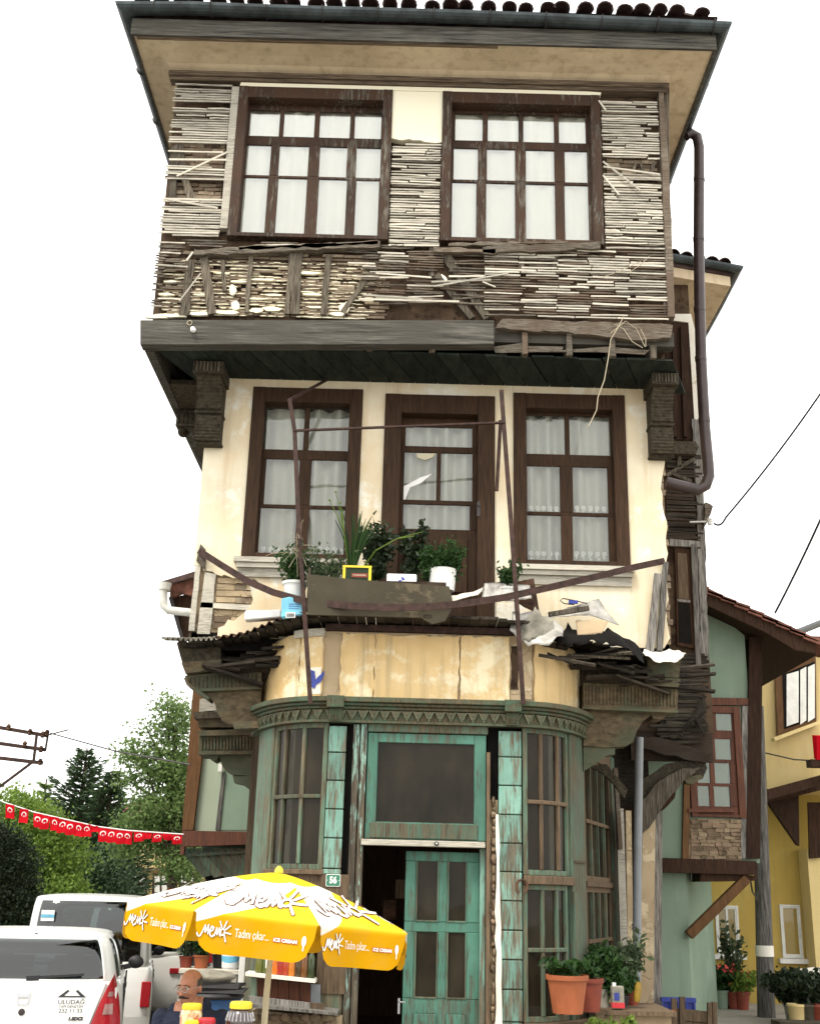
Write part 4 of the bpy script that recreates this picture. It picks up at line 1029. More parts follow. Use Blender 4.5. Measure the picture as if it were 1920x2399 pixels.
# what the left shop window shows: boxes and a white card on the sill; panel below it
sw('window_panel', 'plank_brown', H, (SE0 + .35, s_at(752, 1.6), -.06, .0, 1.25, 1.80))
mb = MB(); sx_ = s_at(743, 1.95); a = bay(sx_, -.06, 1.89); mb.prism([(a.x - .07, 1.89), (a.x + .09, 1.89), (a.x + .03, 2.02), (a.x, 2.04)], 'y', a.y + .01, a.y + .02)
tag(mb.build('price_card', M['paper']), 'small pale card propped inside the curved shop window', 'card')
mb = MB(); a = bay(s_at(735, 2.1), -.3, 0); mb.box(a.x - .14, a.x + .14, a.y, a.y + .15, 1.87, 2.2)
bx_ = tag(mb.build('carton', M['terracotta_red'], bevel=.005), 'red printed carton standing in the left shop window', 'box')
mb = MB(); mb.lathe([(.07, 0), (.07, .004)], (a.x + .02, a.y - .001, 2.06), 16, 0, Matrix.Rotation(rad(90), 3, 'X')); mb.build('print', M['black_print'], bx_)

# interior of the shop: floor, ceiling and back wall keep it dark
SHX0, SHX1 = -1.74, 2.2
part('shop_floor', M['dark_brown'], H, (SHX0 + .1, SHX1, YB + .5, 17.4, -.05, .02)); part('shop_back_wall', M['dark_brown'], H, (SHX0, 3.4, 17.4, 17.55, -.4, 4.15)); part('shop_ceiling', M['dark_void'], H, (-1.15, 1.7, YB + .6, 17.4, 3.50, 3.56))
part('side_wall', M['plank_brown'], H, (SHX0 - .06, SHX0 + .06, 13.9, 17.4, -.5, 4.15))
for i, (mt, lab) in enumerate((('navy', 'dark blue box hanging in the dim shop doorway'), ('tin_rusty', 'brown box stacked on a shelf in the dim shop doorway'), ('plank_brown', 'pale wooden box high in the dim shop doorway'))):
    mb = MB(); c = Vector((-.24 + .13 * i, 13.1 + .2 * i, 1.25 + .22 * i)); mb.box(c.x - .07, c.x + .07, c.y, c.y + .1, c.z - .1, c.z + .1); tag(mb.build('shop_box', M[mt]), lab, 'box')

# flat return of the bay on the right with its two windows
A2, B2 = Vector((2.10, 13.72, 0)), Vector((2.66, 15.2, 0)); e2 = (B2 - A2); L2 = e2.length; e2.normalize(); n2 = Vector((e2.y, -e2.x, 0))
def rb_(name, mat, parent, t0, t1, d0, d1, z0, z1, **k):
    mb = MB(); a, b, c, d = A2 + e2 * t0 + n2 * d0, A2 + e2 * t1 + n2 * d0, A2 + e2 * t1 + n2 * d1, A2 + e2 * t0 + n2 * d1
    mb.hexa([Vector((p.x, p.y, z0)) for p in (a, b, c, d)] + [Vector((p.x, p.y, z1)) for p in (a, b, c, d)]); return mb.build(name, M[mat], parent, **k)
for z0, z1, zm in ((1.83, 3.24, 2.5), (.5, 1.77, 1.18)):
    w = rb_('shop_window', 'plank_brown', H, .0, .08, -.05, .0, z0, z1); rb_('rail', 'plank_brown', w, .08, L2 - .08, -.05, -.004, z0, z0 + .06); rb_('rail', 'plank_brown', w, .08, L2 - .08, -.05, -.004, z1 - .06, z1); rb_('stile', 'plank_brown', w, L2 - .08, L2, -.05, .0, z0, z1)
    for i in range(1, 4): rb_('mullion', 'turq_old', w, L2 * i / 4 - .02, L2 * i / 4 + .02, -.045, .004, z0 + .06, z1 - .06)
    rb_('glazing_bar', 'plank_brown', w, .08, L2 - .08, -.04, .012, zm - .02, zm + .02)
    for i in range(4): rb_('pane', 'glass_shop', w, max(.08, L2 * i / 4 + .02), min(L2 - .08, L2 * (i + 1) / 4 - .02), -.03, -.026, z0 + .06, z1 - .06)
rb_('rail', 'plank_brown', H, -.02, L2, -.06, .03, 1.772, 1.828); rb_('lintel', 'plank_brown', H, -.05, L2 + .05, -.06, .02, 3.242, 3.5); rb_('base_wall', 'mud', H, -.02, L2, -.1, .05, -.3, .5)
rb_('return_post', 'turq_old', H, L2 + .001, L2 + .22, -.1, .03, -.2, 3.4)

# ---- brackets carrying the first floor corners
b1 = pxprism('bracket', M['corbel_tan'], H, [(1366, 1662), (1545, 1668), (1530, 1672), (1505, 1690), (1490, 1715), (1483, 1738), (1468, 1748), (1420, 1752), (1366, 1748)], 12.72, .22)
pxprism('bracket_ball', M['corbel_tan'], b1, [(1522, 1664), (1530, 1684), (1543, 1686), (1556, 1682), (1562, 1664)], 12.70, .28)
pxprism('bracket_tail', M['corbel_tan'], b1, [(1366, 1750), (1440, 1752), (1440, 1768), (1422, 1770), (1400, 1786), (1366, 1808)], 12.74, .2)
b2 = pxprism('fluted_band', M['corbel_tan'], H, [(1366, 1600), (1588, 1611), (1586, 1663), (1366, 1655)], 12.66, .3)
for i in range(26):
    x = 1374 + i * 8.3; pxprism('flute', M['corbel_tan'], b2, [(x - 2.2, 1607 + i * .28), (x + 2.2, 1607 + i * .28), (x + 2.2, 1649 + i * .2), (x - 2.2, 1649 + i * .2)], 12.645, .016)
pxprism('moulding', M['corbel_tan'], b2, [(1364, 1655), (1588, 1663), (1588, 1670), (1364, 1661)], 12.62, .34)
b3 = pxprism('bracket_block', M['corbel_tan'], H, [(1516, 1545), (1594, 1545), (1590, 1588), (1516, 1585)], 12.6, .4); pxprism('moulding', M['corbel_tan'], b3, [(1514, 1586), (1594, 1590), (1588, 1610), (1516, 1606)], 12.58, .42)
# left front tier
b4 = pxprism('cornice_box', M['corbel_wood'], H, [(413, 1505), (516, 1505), (516, 1552), (430, 1562), (424, 1545)], 12.62, .5); pxprism('moulding', M['corbel_tan'], b4, [(424, 1552), (518, 1545), (516, 1566), (434, 1578)], 12.58, .5)
b5 = pxprism('fluted_band', M['corbel_tan'], H, [(433, 1583), (612, 1566), (612, 1614), (470, 1620), (436, 1604)], 12.68, .3)
for i in range(17):
    x = 446 + i * 9.6; pxprism('flute', M['corbel_wood'], b5, [(x - 2, 1588 - i * .9), (x + 2, 1588 - i * .9), (x + 2, 1612 - i * .3), (x - 2, 1612 - i * .3)], 12.665, .016)
pxprism('bracket', M['corbel_tan'], H, [(470, 1620), (612, 1614), (608, 1690), (545, 1698), (520, 1688), (508, 1668), (504, 1650), (490, 1632)], 12.74, .22)
pxprism('bracket_edge', M['corbel_tan'], b5, [(430, 1588), (436, 1604), (487, 1640), (491, 1634), (442, 1600), (438, 1588)], 12.66, .3)
pxprism('shelf_moulding', M['corbel_tan'], H, [(545, 1692), (612, 1688), (610, 1705), (548, 1708)], 12.7, .3)
# left rear tier
Yr = 14.5
b6 = pxprism('fluted_band', M['corbel_tan'], H, [(466, 1722), (592, 1722), (592, 1762), (466, 1764)], Yr, .4)
for i in range(16):
    x = 472 + i * 7.6; pxprism('flute', M['corbel_tan'], b6, [(x - 1.8, 1728), (x + 1.8, 1728), (x + 1.8, 1756), (x - 1.8, 1756)], Yr - .02, .022)
pxprism('moulding', M['corbel_tan'], b6, [(464, 1712), (592, 1708), (592, 1722), (466, 1724)], Yr - .06, .5); pxprism('moulding', M['corbel_tan'], b6, [(464, 1680), (592, 1690), (592, 1704), (464, 1704)], Yr - .03, .45); pxprism('moulding', M['corbel_tan'], b6, [(464, 1760), (592, 1760), (590, 1767), (464, 1768)], Yr - .05, .5)
pxprism('cap_shelf', M['corbel_wood'], b6, [(452, 1668), (512, 1668), (520, 1682), (455, 1684)], Yr - .1, .5)
b7 = pxprism('bracket', M['corbel_tan'], H, [(510, 1768), (592, 1768), (594, 1818), (545, 1816), (530, 1808), (520, 1795), (516, 1780)], Yr + .05, .25); pxprism('bracket_ball', M['corbel_tan'], b7, [(482, 1768), (490, 1778), (500, 1784), (508, 1780), (514, 1768)], Yr + .02, .3)
pxprism('bracket_tail', M['corbel_tan'], b7, [(545, 1818), (594, 1818), (596, 1870), (584, 1850), (566, 1838), (548, 1834)], Yr + .06, .2); pxprism('lath_end', M['lath'], b7, [(468, 1638), (505, 1632), (508, 1664), (466, 1668)], Yr + .1, .1)
# underside of the first floor behind the brackets
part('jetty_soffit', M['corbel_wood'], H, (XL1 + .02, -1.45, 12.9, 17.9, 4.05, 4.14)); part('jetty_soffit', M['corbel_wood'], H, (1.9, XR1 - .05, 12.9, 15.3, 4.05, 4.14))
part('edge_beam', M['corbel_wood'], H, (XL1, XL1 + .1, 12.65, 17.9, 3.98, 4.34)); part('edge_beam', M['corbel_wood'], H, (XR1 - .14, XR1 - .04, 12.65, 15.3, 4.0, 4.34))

# ============================================================ BALCONY REMAINS
def droop(x):
    """the broken floor sags towards both ends"""
    t = max(0., min(1., (abs(x - .2) - 1.1) / 1.5)); return -.19 * t * t * (3 - 2 * t)
def edge_pt(x):
    """plan of the broken balcony's front edge"""
    k = [(-2.55, 12.45), (-1.75, 12.35), (-1.25, 11.85), (-.6, 11.68), (0, 11.62), (.8, 11.66), (1.3, 11.84), (1.8, 12.2), (2.4, 12.4), (3.02, 12.45)]
    for (a, ya_), (b, yb_) in zip(k[:-1], k[1:]):
        if a <= x <= b: return ya_ + (yb_ - ya_) * (x - a) / (b - a)
    return 12.45
mb = MB()
for i in range(56):
    x0, x1 = -2.5 + i * .0985, -2.5 + (i + 1) * .0985
    xm = (x0 + x1) / 2; y = edge_pt(xm) + R.uniform(-.03, .05) + (.05 if xm > 1.3 else 0); zz = ZP1 + .09 + R.uniform(-.008, .008) + droop(xm)
    mb.box(x0 + .004, x1 - .004, y, Y1 + .05, zz, zz + .03, 0, .003)
BF = mb.build('balcony_floor', M['plank_dark'], H)
# broken plank ends hanging below the right side
for i in range(30):
    x = R.uniform(1.25, 2.75); y = edge_pt(x) + R.uniform(.0, .3); z = ZP1 + .02 + droop(x + .3) - R.uniform(0, .24); L = R.uniform(.25, .8); a = R.gauss(0, .15)
    mb = MB(); mb.bar((x, y, z), (x + L * math.cos(a), y + R.uniform(-.1, .2), z + L * math.sin(a)), .08, .025, roll=R.uniform(-.5, .5)); mb.build('broken_plank', M['plank_dark' if R.random() < .85 else 'stud'], H)
for i in range(16):
    x = R.uniform(-2.3, -1.5); y = edge_pt(x) + R.uniform(.1, .4); z = ZP1 + .02 + droop(x) - R.uniform(.02, .24); L = R.uniform(.3, .8); a = R.gauss(0, .1)
    mb = MB(); mb.bar((x, y, z), (x + L * math.cos(a), y + R.uniform(-.1, .1), z + L * math.sin(a)), .09, .03, roll=R.uniform(-.5, .5)); mb.build('broken_plank', M['plank_dark'], H)
# corrugated eternit sheet along the left edge
def corrugated(x0, x1, y0f, y1, zf_, n, amp, mat, name, label):
    mb = MB(); k = n * 6; o = []
    for j in range(2):
        for i in range(k + 1):
            x = x0 + (x1 - x0) * i / k; w = amp * math.sin(2 * math.pi * i / 6)
            o.append((x, (y0f(x) if j == 0 else y1) + (R.uniform(-.006, .006) if j == 0 else 0), zf_(x) + w + (0 if j == 0 else .05)))
    N = len(o); o2 = [(a, b, c - .008) for a, b, c in o]
    f = [(i, i + 1, k + 2 + i, k + 1 + i) for i in range(k)] + [(N + i, N + k + 1 + i, N + k + 2 + i, N + i + 1) for i in range(k)] + [(i, N + i, N + i + 1, i + 1) for i in range(k)]
    mb.add(o + o2, f); return tag(mb.build(name, M[mat], fixn=False, smooth=50), label, 'sheet')
corrugated(-2.66, -2.05, lambda x: 12.33, 12.58, lambda x: 4.40 + droop(x), 11, .02, 'asbestos', 'corrugated_sheet', 'pale corrugated sheet end with zigzag edge at the left corner of the balcony')
corrugated(-2.1, -1.05, lambda x: edge_pt(x) - .06, 12.58, lambda x: 4.405 + droop(x), 12, .018, 'tin_rusty', 'corrugated_sheet', 'dark rusty corrugated sheet curling along the balcony edge beside the blue bag')

# planter trough leaning on the balcony
A, B = P(718, 1395, 11.62), P(1060, 1410, 11.62)
mb = MB(); poly = [(P(x, y, 11.62).x, P(x, y, 11.62).z) for x, y in [(720, 1440), (985, 1447), (1012, 1462), (1042, 1455), (1062, 1420), (1052, 1374), (960, 1367), (830, 1358), (760, 1349), (716, 1345), (722, 1400)]]
mb.prism(poly, 'y', 11.62, 11.65); zt_ = 4.42
TRO = tag(mb.build('planter_trough', M['concrete']), 'long grimy brown planter trough lying along the balcony front', 'planter')
part('back_board', M['concrete'], TRO, (A.x + .03, B.x - .06, 11.95, 11.98, 4.42, 4.82)); part('bottom', M['concrete'], TRO, (A.x + .02, B.x - .05, 11.652, 11.948, 4.42, 4.46)); part('soil', M['soil'], TRO, (A.x + .04, B.x - .07, 11.655, 11.945, 4.462, 4.74))
part('end_board', M['concrete'], TRO, (A.x + .0, A.x + .025, 11.652, 11.98, 4.41, 4.86))
# bent iron railing
def iron(name, pts, w, h, up=(0, 1, 0)):
    mb = MB()
    for p, q in zip(pts[:-1], pts[1:]): mb.bar(p, q, w, h, up)
    return mb
RL = MB(); kl = [P(678, 935, 11.8), P(690, 1010, 11.8), P(700, 1240, 11.72), P(712, 1420, 11.66), P(727, 1648, 11.72)]
for p, q in zip(kl[:-1], kl[1:]): RL.bar(p, q + (q - p).normalized() * .008, .045, .045, (0, 1, 0))
RL.bar(P(676, 938, 11.8), P(768, 888, 12.5), .03, .03)
RAIL = RL.build('railing_post', M['rust'], H)
RL = MB(); kr = [P(1174, 915, 11.9), P(1180, 1000, 11.85), P(1195, 1200, 11.8), P(1209, 1400, 11.74), P(1225, 1648, 11.76)]
for p, q in zip(kr[:-1], kr[1:]): RL.bar(p, q + (q - p).normalized() * .008, .045, .045, (0, 1, 0))
RL.build('railing_post', M['rust'], H); RL = MB(); RL.bar(P(1172, 985, 12.2), P(1163, 1150, 12.2), .04, .03, (0, 1, 0)); RL.build('iron_stub', M['rust'], H)
RL = MB(); RL.bar(P(686, 1009, 11.78), P(1182, 990, 11.84), .035, .02); RL.build('railing_bar', M['rust'], H)
RL = MB(); pts = []
ctrl = [(465, 1290, 12.58), (520, 1325, 12.4), (580, 1362, 12.15), (640, 1388, 11.9), (712, 1408, 11.7), (800, 1418, 11.58), (900, 1424, 11.52), (1000, 1422, 11.52), (1090, 1414, 11.58), (1180, 1400, 11.68), (1280, 1378, 11.85), (1400, 1350, 12.1), (1490, 1328, 12.35), (1556, 1314, 12.58)]
pts = [P(*c) for c in ctrl]
o = []
for i, p in enumerate(pts):
    d = (pts[min(i + 1, len(pts) - 1)] - pts[max(0, i - 1)]).normalized(); a = d.cross(V(0, 0, 1)).normalized(); b = a.cross(d)
    o += [p + b * .036 + a * .006, p - b * .036 + a * .006, p - b * .036 - a * .006, p + b * .036 - a * .006]
f = [(3, 2, 1, 0), tuple(4 * len(pts) - 4 + k for k in range(4))]
for i in range(len(pts) - 1):
    for j in range(4): f.append((4 * i + j, 4 * i + (j + 1) % 4, 4 * i + 4 + (j + 1) % 4, 4 * i + 4 + j))
RL.add(o, f); RL.build('railing_band', M['rust'], H)
# torn sheets of tin piled on the right of the balcony
def torn(name, label, mat, pts, Y, yb_, amp=.03, crump=.05, nu=16):
    """crumpled sheet spanned between a front and a rear outline given as picture-space polylines"""
    a = [P(x, y, Y) for x, y in pts[0]]; b = [P(x, y, yb_) for x, y in pts[1]]
    def lerp(L, t):
        k = t * (len(L) - 1); i = min(int(k), len(L) - 2); return L[i].lerp(L[i + 1], k - i)
    sd_ = R.random() * 40
    def fn(u, v):
        p = lerp(a, u).lerp(lerp(b, u), v); q = Vector((p.x * 5, p.y * 5, sd_))
        e = amp * (1 if v in (0., 1.) else 0) * R.uniform(-1, 1)
        return p + Vector((0, 0, crump * mnoise.noise(q) + e)) + Vector((0, crump * mnoise.noise(q + V(9, 3, 1)), 0))
    mb = MB(); mb.grid(fn, nu, 8); ob = mb.build(name, M[mat], smooth=60, fixn=False)
    sol = ob.modifiers.new('thick', 'SOLIDIFY'); sol.thickness = .006
    return tag(ob, label, 'sheet')
torn('tin_sheet', 'crumpled pale torn sheet hanging over the balcony rim', 'zinc', [[(1195, 1475), (1240, 1515), (1290, 1508), (1318, 1490)], [(1200, 1430), (1250, 1430), (1280, 1450), (1320, 1462)]], 11.75, 11.95, .02, .08)
torn('tin_sheet', 'curled white torn sheet standing upright behind the right railing post', 'asbestos', [[(1215, 1500), (1255, 1496), (1300, 1490)], [(1222, 1462), (1252, 1425), (1296, 1456)]], 11.8, 11.84, .03, .03)
torn('tin_sheet', 'rusty tin box side tilted against the wall beneath the right window', 'tin_rusty', [[(1135, 1405), (1190, 1402), (1264, 1440)], [(1132, 1366), (1190, 1364), (1250, 1356)]], 12.0, 12.1, .004, .01)
torn('tin_sheet', 'pale folded tin lying on the grimy trough end', 'zinc', [[(1128, 1402), (1200, 1406), (1245, 1400)], [(1134, 1368), (1185, 1366), (1240, 1372)]], 11.88, 11.96, .004, .02)
torn('tin_sheet', 'grey tin gable leaning on the cream wall below the window', 'zinc', [[(1278, 1448), (1380, 1440), (1450, 1466)], [(1290, 1436), (1402, 1404), (1425, 1436)]], 12.2, 12.35, .006, .02)
torn('tin_sheet', 'dirty white sheet piece beside the leaning grey posts', 'rough_tan', [[(1352, 1488), (1390, 1486), (1410, 1484)], [(1348, 1452), (1390, 1452), (1424, 1456)]], 12.1, 12.16, .01, .02)
torn('tin_sheet', 'ragged pale sheet end sticking out past the right house corner', 'white_plaster', [[(1505, 1530), (1540, 1552), (1585, 1550), (1598, 1536)], [(1510, 1520), (1540, 1524), (1580, 1526), (1606, 1530)]], 12.3, 12.58, .012, .03)
torn('tin_sheet', 'dark ragged roofing felt drooping between the torn sheets', 'dark_void', [[(1300, 1510), (1380, 1500), (1440, 1500), (1510, 1550)], [(1330, 1462), (1380, 1480), (1430, 1478), (1500, 1518)]], 11.95, 12.2, .04, .06)
torn('trough_plank', 'pale splintered plank laid beside the grimy trough', 'lath', [[(1045, 1412), (1120, 1392), (1128, 1384)], [(1040, 1400), (1118, 1384), (1130, 1376)]], 11.64, 11.7, .006, .01)
mb = MB(); mb.bar(P(1285, 1440, 12.1), P(1378, 1425, 12.15), .05, .05); tag(mb.build('wood_scrap', M['stud']), 'short dark timber lying on the torn tin sheets', 'timber')
mb = MB(); pts = [P(x, y, 12.3) for x, y in [(1375, 1414), (1345, 1407), (1318, 1402), (1312, 1407), (1320, 1414), (1345, 1417)]]; mb.tube(pts, .006, 6); LP = tag(mb.build('wire_loop', M['cable'], smooth=60), 'bent wire loop with a blue peg above the torn tin sheets', 'wire')
mb = MB(); c = P(1342, 1411, 12.28); mb.box(c.x - .05, c.x + .05, 12.26, 12.29, c.z - .018, c.z + .018); mb.build('peg', M['blue_paint'], LP)

# hanging straw and cable off the upper jetty
mb = MB(); mb.tube([P(x, y, YU - .06) for x, y in [(1460, 742), (1448, 765), (1430, 795), (1424, 840), (1415, 890), (1400, 930), (1397, 960), (1385, 985), (1377, 1000)]], .006, 5); tag(mb.build('hanging_twine', M['cable_pale'], smooth=60), 'long pale twine dangling from the rotten jetty board', 'twine')
for i, k in enumerate([[(1440, 760), (1460, 770), (1480, 800), (1505, 815)], [(1430, 780), (1465, 752), (1490, 770), (1510, 812)], [(1500, 770), (1512, 795), (1512, 812)], [(1410, 650), (1450, 635), (1500, 612)], [(1470, 640), (1500, 620), (1520, 600)]]):
    mb = MB(); mb.tube([P(x, y, YU - .05 - .01 * i) for x, y in k], .004, 5); tag(mb.build('straw', M['cable_pale'], smooth=60), ['short straw looping off the rotten jetty board', 'curved straw arching beside the long dangling twine', 'short straw hanging at the right end of the rotten jetty board', 'long thin straw caught slantwise on the dark laths', 'small straw caught on the laths near the corner board'][i], 'straw', 'straws caught on the house')

# ---- downpipe from the eave, elbow into the wall
PY = 13.0
mb = MB(); mid = [(1606, 318), (1618, 312), (1632, 320), (1637, 345), (1637, 400), (1636, 560), (1638, 700), (1642, 850), (1650, 1000), (1658, 1085), (1660, 1115), (1652, 1138), (1634, 1148), (1600, 1140), (1560, 1130)]
mb.tube([P(x, y, PY) for x, y in mid], .068, 14); DPI = mb.build('downpipe', M['pipe_brown'], H, smooth=50)
for x, y in [(1637, 420), (1636, 560), (1638, 725), (1641, 840), (1649, 985)]:
    c = P(x, y, PY); mb = MB(); mb.tube([c + V(0, 0, -.03), c + V(0, 0, .03)], .073, 14); mb.build('pipe_collar', M['pipe_brown'], DPI, smooth=50)
# ============================================================ GROUND
def sm(a, b, x):
    t = max(0, min(1, (x - a) / (b - a))); return t * t * (3 - 2 * t)
def gz_(x, y):
    """the street drops gently away to the left"""
    return -.46 * sm(-.8, -3.6, x) * sm(5, 15.5, y) - .02 * sm(2, 10, x)
mb = MB(); xs = [-300, -120, -60, -30, -18] + [-12 + i * .75 for i in range(37)] + [18, 30, 60, 120, 300]; ysg = [-60, -20, -5] + [i * .8 for i in range(34)] + [30, 36, 45, 60, 90, 150, 300, 700]
o = [(x, y, gz_(x, y)) for x in xs for y in ysg]; k = len(ysg)
mb.add(o, [(i * k + j, (i + 1) * k + j, (i + 1) * k + j + 1, i * k + j + 1) for i in range(len(xs) - 1) for j in range(k - 1)])
struct(mb.build('ground', M['paving'], smooth=60))
mb = MB(); rx = [-60, -20, -9, -7, -5.5, -4, -2.6]; ry = [-20, 0] + [3 + i for i in range(20)] + [26, 32, 45, 80]
o = [(x, y, gz_(x, y) + .012) for x in rx for y in ry]; k = len(ry)
mb.add(o, [(i * k + j, (i + 1) * k + j, (i + 1) * k + j + 1, i * k + j + 1) for i in range(len(rx) - 1) for j in range(k - 1)])
struct(mb.build('road', M['asphalt'], smooth=60))

# ============================================================ REAR TIMBER HOUSE
YW = 15.3
WH = thing('timber_house', 'weathered grey timber house with dark bare laths behind the right side of the derelict house', 'house', (3.5, 15.3, 0))
def wp(name, mat, pts, Y=YW - .05, th=.06, parent=None, ragged=0): 
    poly = pxpoly(pts, Y)
    if ragged: poly = rough_poly(poly, ragged, .1)
    m = MB(); m.prism(poly, 'y', Y, Y + th); return m.build(name, M[mat], parent or WH)
XWR = P(1636, 980, YW).x
WW = part('wall', M['infill'], WH, (2.98, XWR - .04, YW + .02, 18.6, 3.75, 10.45))
part('lower_wall', M['plank_dark'], WH, (2.75, 3.3, YW + .5, 18.6, -.3, 3.75)); part('floor', M['plank_dark'], WH, (2.7, XWR - .05, YW + .25, 18.5, 3.66, 3.74))
EV = MB(); ezl = 10.42
EV.hexa([(2.9, 14.85, ezl), (4.72, 15.32, ezl), (4.72, 19, ezl), (2.9, 19, ezl), (2.9, 14.85, ezl + .16), (4.72, 15.32, ezl + .16), (4.72, 19, ezl + .16), (2.9, 19, ezl + .16)])
EV.build('eave', M['soffit_plaster'], WH)
gutter('gutter', [(2.9, 14.76, 10.72), (3.8, 15.0, 10.71), (4.82, 15.25, 10.70), (4.84, 16.4, 10.70), (4.84, 19, 10.70)], .08, M['gutter_metal'], WH)
m = MB(); m.hexa([(2.9, 14.83, 10.585), (4.75, 15.3, 10.585), (4.75, 19, 10.585), (2.9, 19, 10.585), (2.9, 14.83, 10.68), (4.75, 15.3, 10.68), (4.75, 19, 10.68), (2.9, 19, 10.68)]); m.poly([(2.9, 14.8, 10.7), (4.8, 15.28, 10.7), (3.6, 17.6, 11.3), (2.9, 17.6, 11.3)]); m.poly([(4.8, 15.28, 10.7), (4.8, 19, 10.7), (3.6, 17.6, 11.3)])
WR = m.build('roof', M['roof_tile'], WH)
for i in range(9): roof_tile(WR, (3.0 + i * .205, 14.82 + i * .052, 10.73 + R.uniform(0, .03)), .2, .3)
for i in range(13): roof_tile(WR, (4.86, 15.45 + i * .21, 10.72 + R.uniform(0, .03)), math.pi / 2, .3)
wp('plaster', 'white_plaster', [(1560, 735), (1618, 735), (1634, 800), (1640, 980), (1626, 985), (1612, 755), (1560, 748)], YW - .02, .04)
W1w = wp('window', 'dark_brown', [(1560, 752), (1611, 757), (1622, 1030), (1560, 1030)], YW - .0, .03)
for a in [(1578, 770, 1580, 1025), (1596, 765, 1604, 1025)]: m = MB(); m.bar(P(a[0], a[1], YW - .02), P(a[2], a[3], YW - .02), .07, .05); m.build('shutter_board', M['dark_brown'], W1w)
wp('window_ledge', 'corbel_wood', [(1562, 1034), (1628, 1034), (1636, 1048), (1630, 1064), (1562, 1062)], YW - .16, .2)
wp('corner_board', 'grey_wood', [(1620, 980), (1640, 985), (1652, 1270), (1660, 1560), (1642, 1560), (1636, 1270)], YW - .04, .08, ragged=.008)
for i in range(30):
    y = 1068 + i * 7.2 + R.uniform(-1.5, 1.5)
    if 1120 < y < 1150: continue
    m = MB(); t = (y - 980) / 600; m.bar(P(1560, y - 3, YW - .035), P(1632 + 20 * t + R.uniform(-14, 8), y + R.uniform(-2, 3), YW - .035), .014, R.uniform(.025, .045)); m.build('lath', M['lath_black'], WW)
for a in [(1560, 1115, 1625, 1075), (1575, 1110, 1618, 1128), (1590, 1068, 1590, 1095)]: m = MB(); m.bar(P(a[0], a[1], YW - .05), P(a[2], a[3], YW - .05), .05, .05); m.build('brace', M['stud'], WW)
W2w = wp('window', 'dark_brown', [(1580, 1282), (1616, 1286), (1628, 1520), (1586, 1512)], YW - .03, .05)
wp('pane', 'plank_brown', [(1586, 1295), (1608, 1297), (1614, 1405), (1589, 1402)], YW - .04, .012, W2w); wp('pane', 'dark_void', [(1589, 1412), (1614, 1415), (1620, 1508), (1590, 1504)], YW - .04, .012, W2w); wp('glazing_bar', 'grey_wood', [(1586, 1403), (1616, 1406), (1616, 1412), (1586, 1409)], YW - .05, .02, W2w)
wp('window_post', 'grey_wood', [(1618, 1275), (1632, 1275), (1642, 1560), (1630, 1560)], YW - .08, .06); wp('lintel', 'grey_wood', [(1568, 1262), (1640, 1268), (1642, 1282), (1568, 1278)], YW - .07, .06)
wp('pale_board', 'grey_wood', [(1634, 1285), (1650, 1290), (1656, 1420), (1640, 1440)], YW - .07, .05, ragged=.006)
m = MB(); m.prism(rough_poly(pxpoly([(1650, 1178), (1660, 1182), (1668, 1188), (1655, 1225), (1646, 1240)], YW - .1), .01, .06), 'y', YW - .14, YW - .02); m.build('splinter', M['lath_dark'], WH)
part('rim_joist', M['lath_black'], WH, (2.98, XWR - .06, YW + .02, YW + .14, 3.38, 3.75))
# crumbling underside: laths, rotten beam, torn boards
for i in range(46):
    y = 1535 + i * 4.6 + R.uniform(-2, 2); xa = 1500 + R.uniform(-20, 70); xb = 1655 + R.uniform(-16, 6)
    m = MB(); m.bar(P(xa, y + R.uniform(-5, 5), YW - .06 + R.uniform(-.04, .03)), P(xb, y + R.uniform(-4, 4), YW - .06), .014, R.uniform(.03, .05)); m.build('lath', M['lath_black'], WW)
for i in range(9):
    m = MB(); m.bar(P(1590 + i * 5, 1730 - i * 6, YW - .09 - .019 * i), P(1652, 1660 + i * 12 - 30, YW - .09 - .019 * i), .014, .035); m.build('lath', M['lath_black'], WW)
wp('rotten_beam', 'lath_black', [(1502, 1728), (1560, 1732), (1655, 1768), (1668, 1762), (1655, 1788), (1600, 1778), (1505, 1752)], YW - .2, .22, ragged=.02)
wp('torn_board', 'corbel_wood', [(1500, 1830), (1560, 1790), (1650, 1782), (1656, 1800), (1645, 1825), (1615, 1830), (1590, 1822), (1560, 1855), (1540, 1900), (1500, 1935)], YW - .12, .1, ragged=.025)
wp('torn_board', 'stud', [(1495, 1890), (1545, 1830), (1600, 1800), (1640, 1798), (1600, 1830), (1560, 1880), (1520, 1940), (1495, 1960)], YW - .2, .07, ragged=.02)
wp('bracket_scroll', 'corbel_tan', [(1600, 1822), (1640, 1815), (1648, 1822), (1630, 1832), (1624, 1838), (1608, 1836)], YW - .15, .12)
wp('torn_board', 'dark_brown', [(1480, 1920), (1560, 1870), (1585, 1840), (1580, 1870), (1562, 1890), (1545, 1905), (1520, 1920), (1482, 1990)], YW + .02, .06, ragged=.02)
# posts of the ground floor
for a, mt, Y in [((1450, 1895, 1466, 2420, .09), 'lath', 15.1), ((1470, 1900, 1478, 2420, .07), 'rough_tan', 15.15), ((1518, 1905, 1512, 2420, .16), 'rough_tan', 15.2), ((1540, 1900, 1537, 2420, .10), 'grey_wood', 15.3), ((1440, 1800, 1452, 1990, .05), 'lath_dark', 15.0)]:
    m = MB(); m.bar(P(a[0], a[1], Y), P(a[2], a[3], Y), a[4], .1, (0, 1, 0)); m.build('post', M[mt], WH)
wp('ground_boards', 'dark_brown', [(1432, 1890), (1545, 1890), (1545, 2450), (1438, 2450)], 15.6, .1); wp('collar_board', 'corbel_wood', [(1380, 1795), (1420, 1790), (1470, 1850), (1462, 1872), (1440, 1840), (1415, 1815)], 13.9, .06)
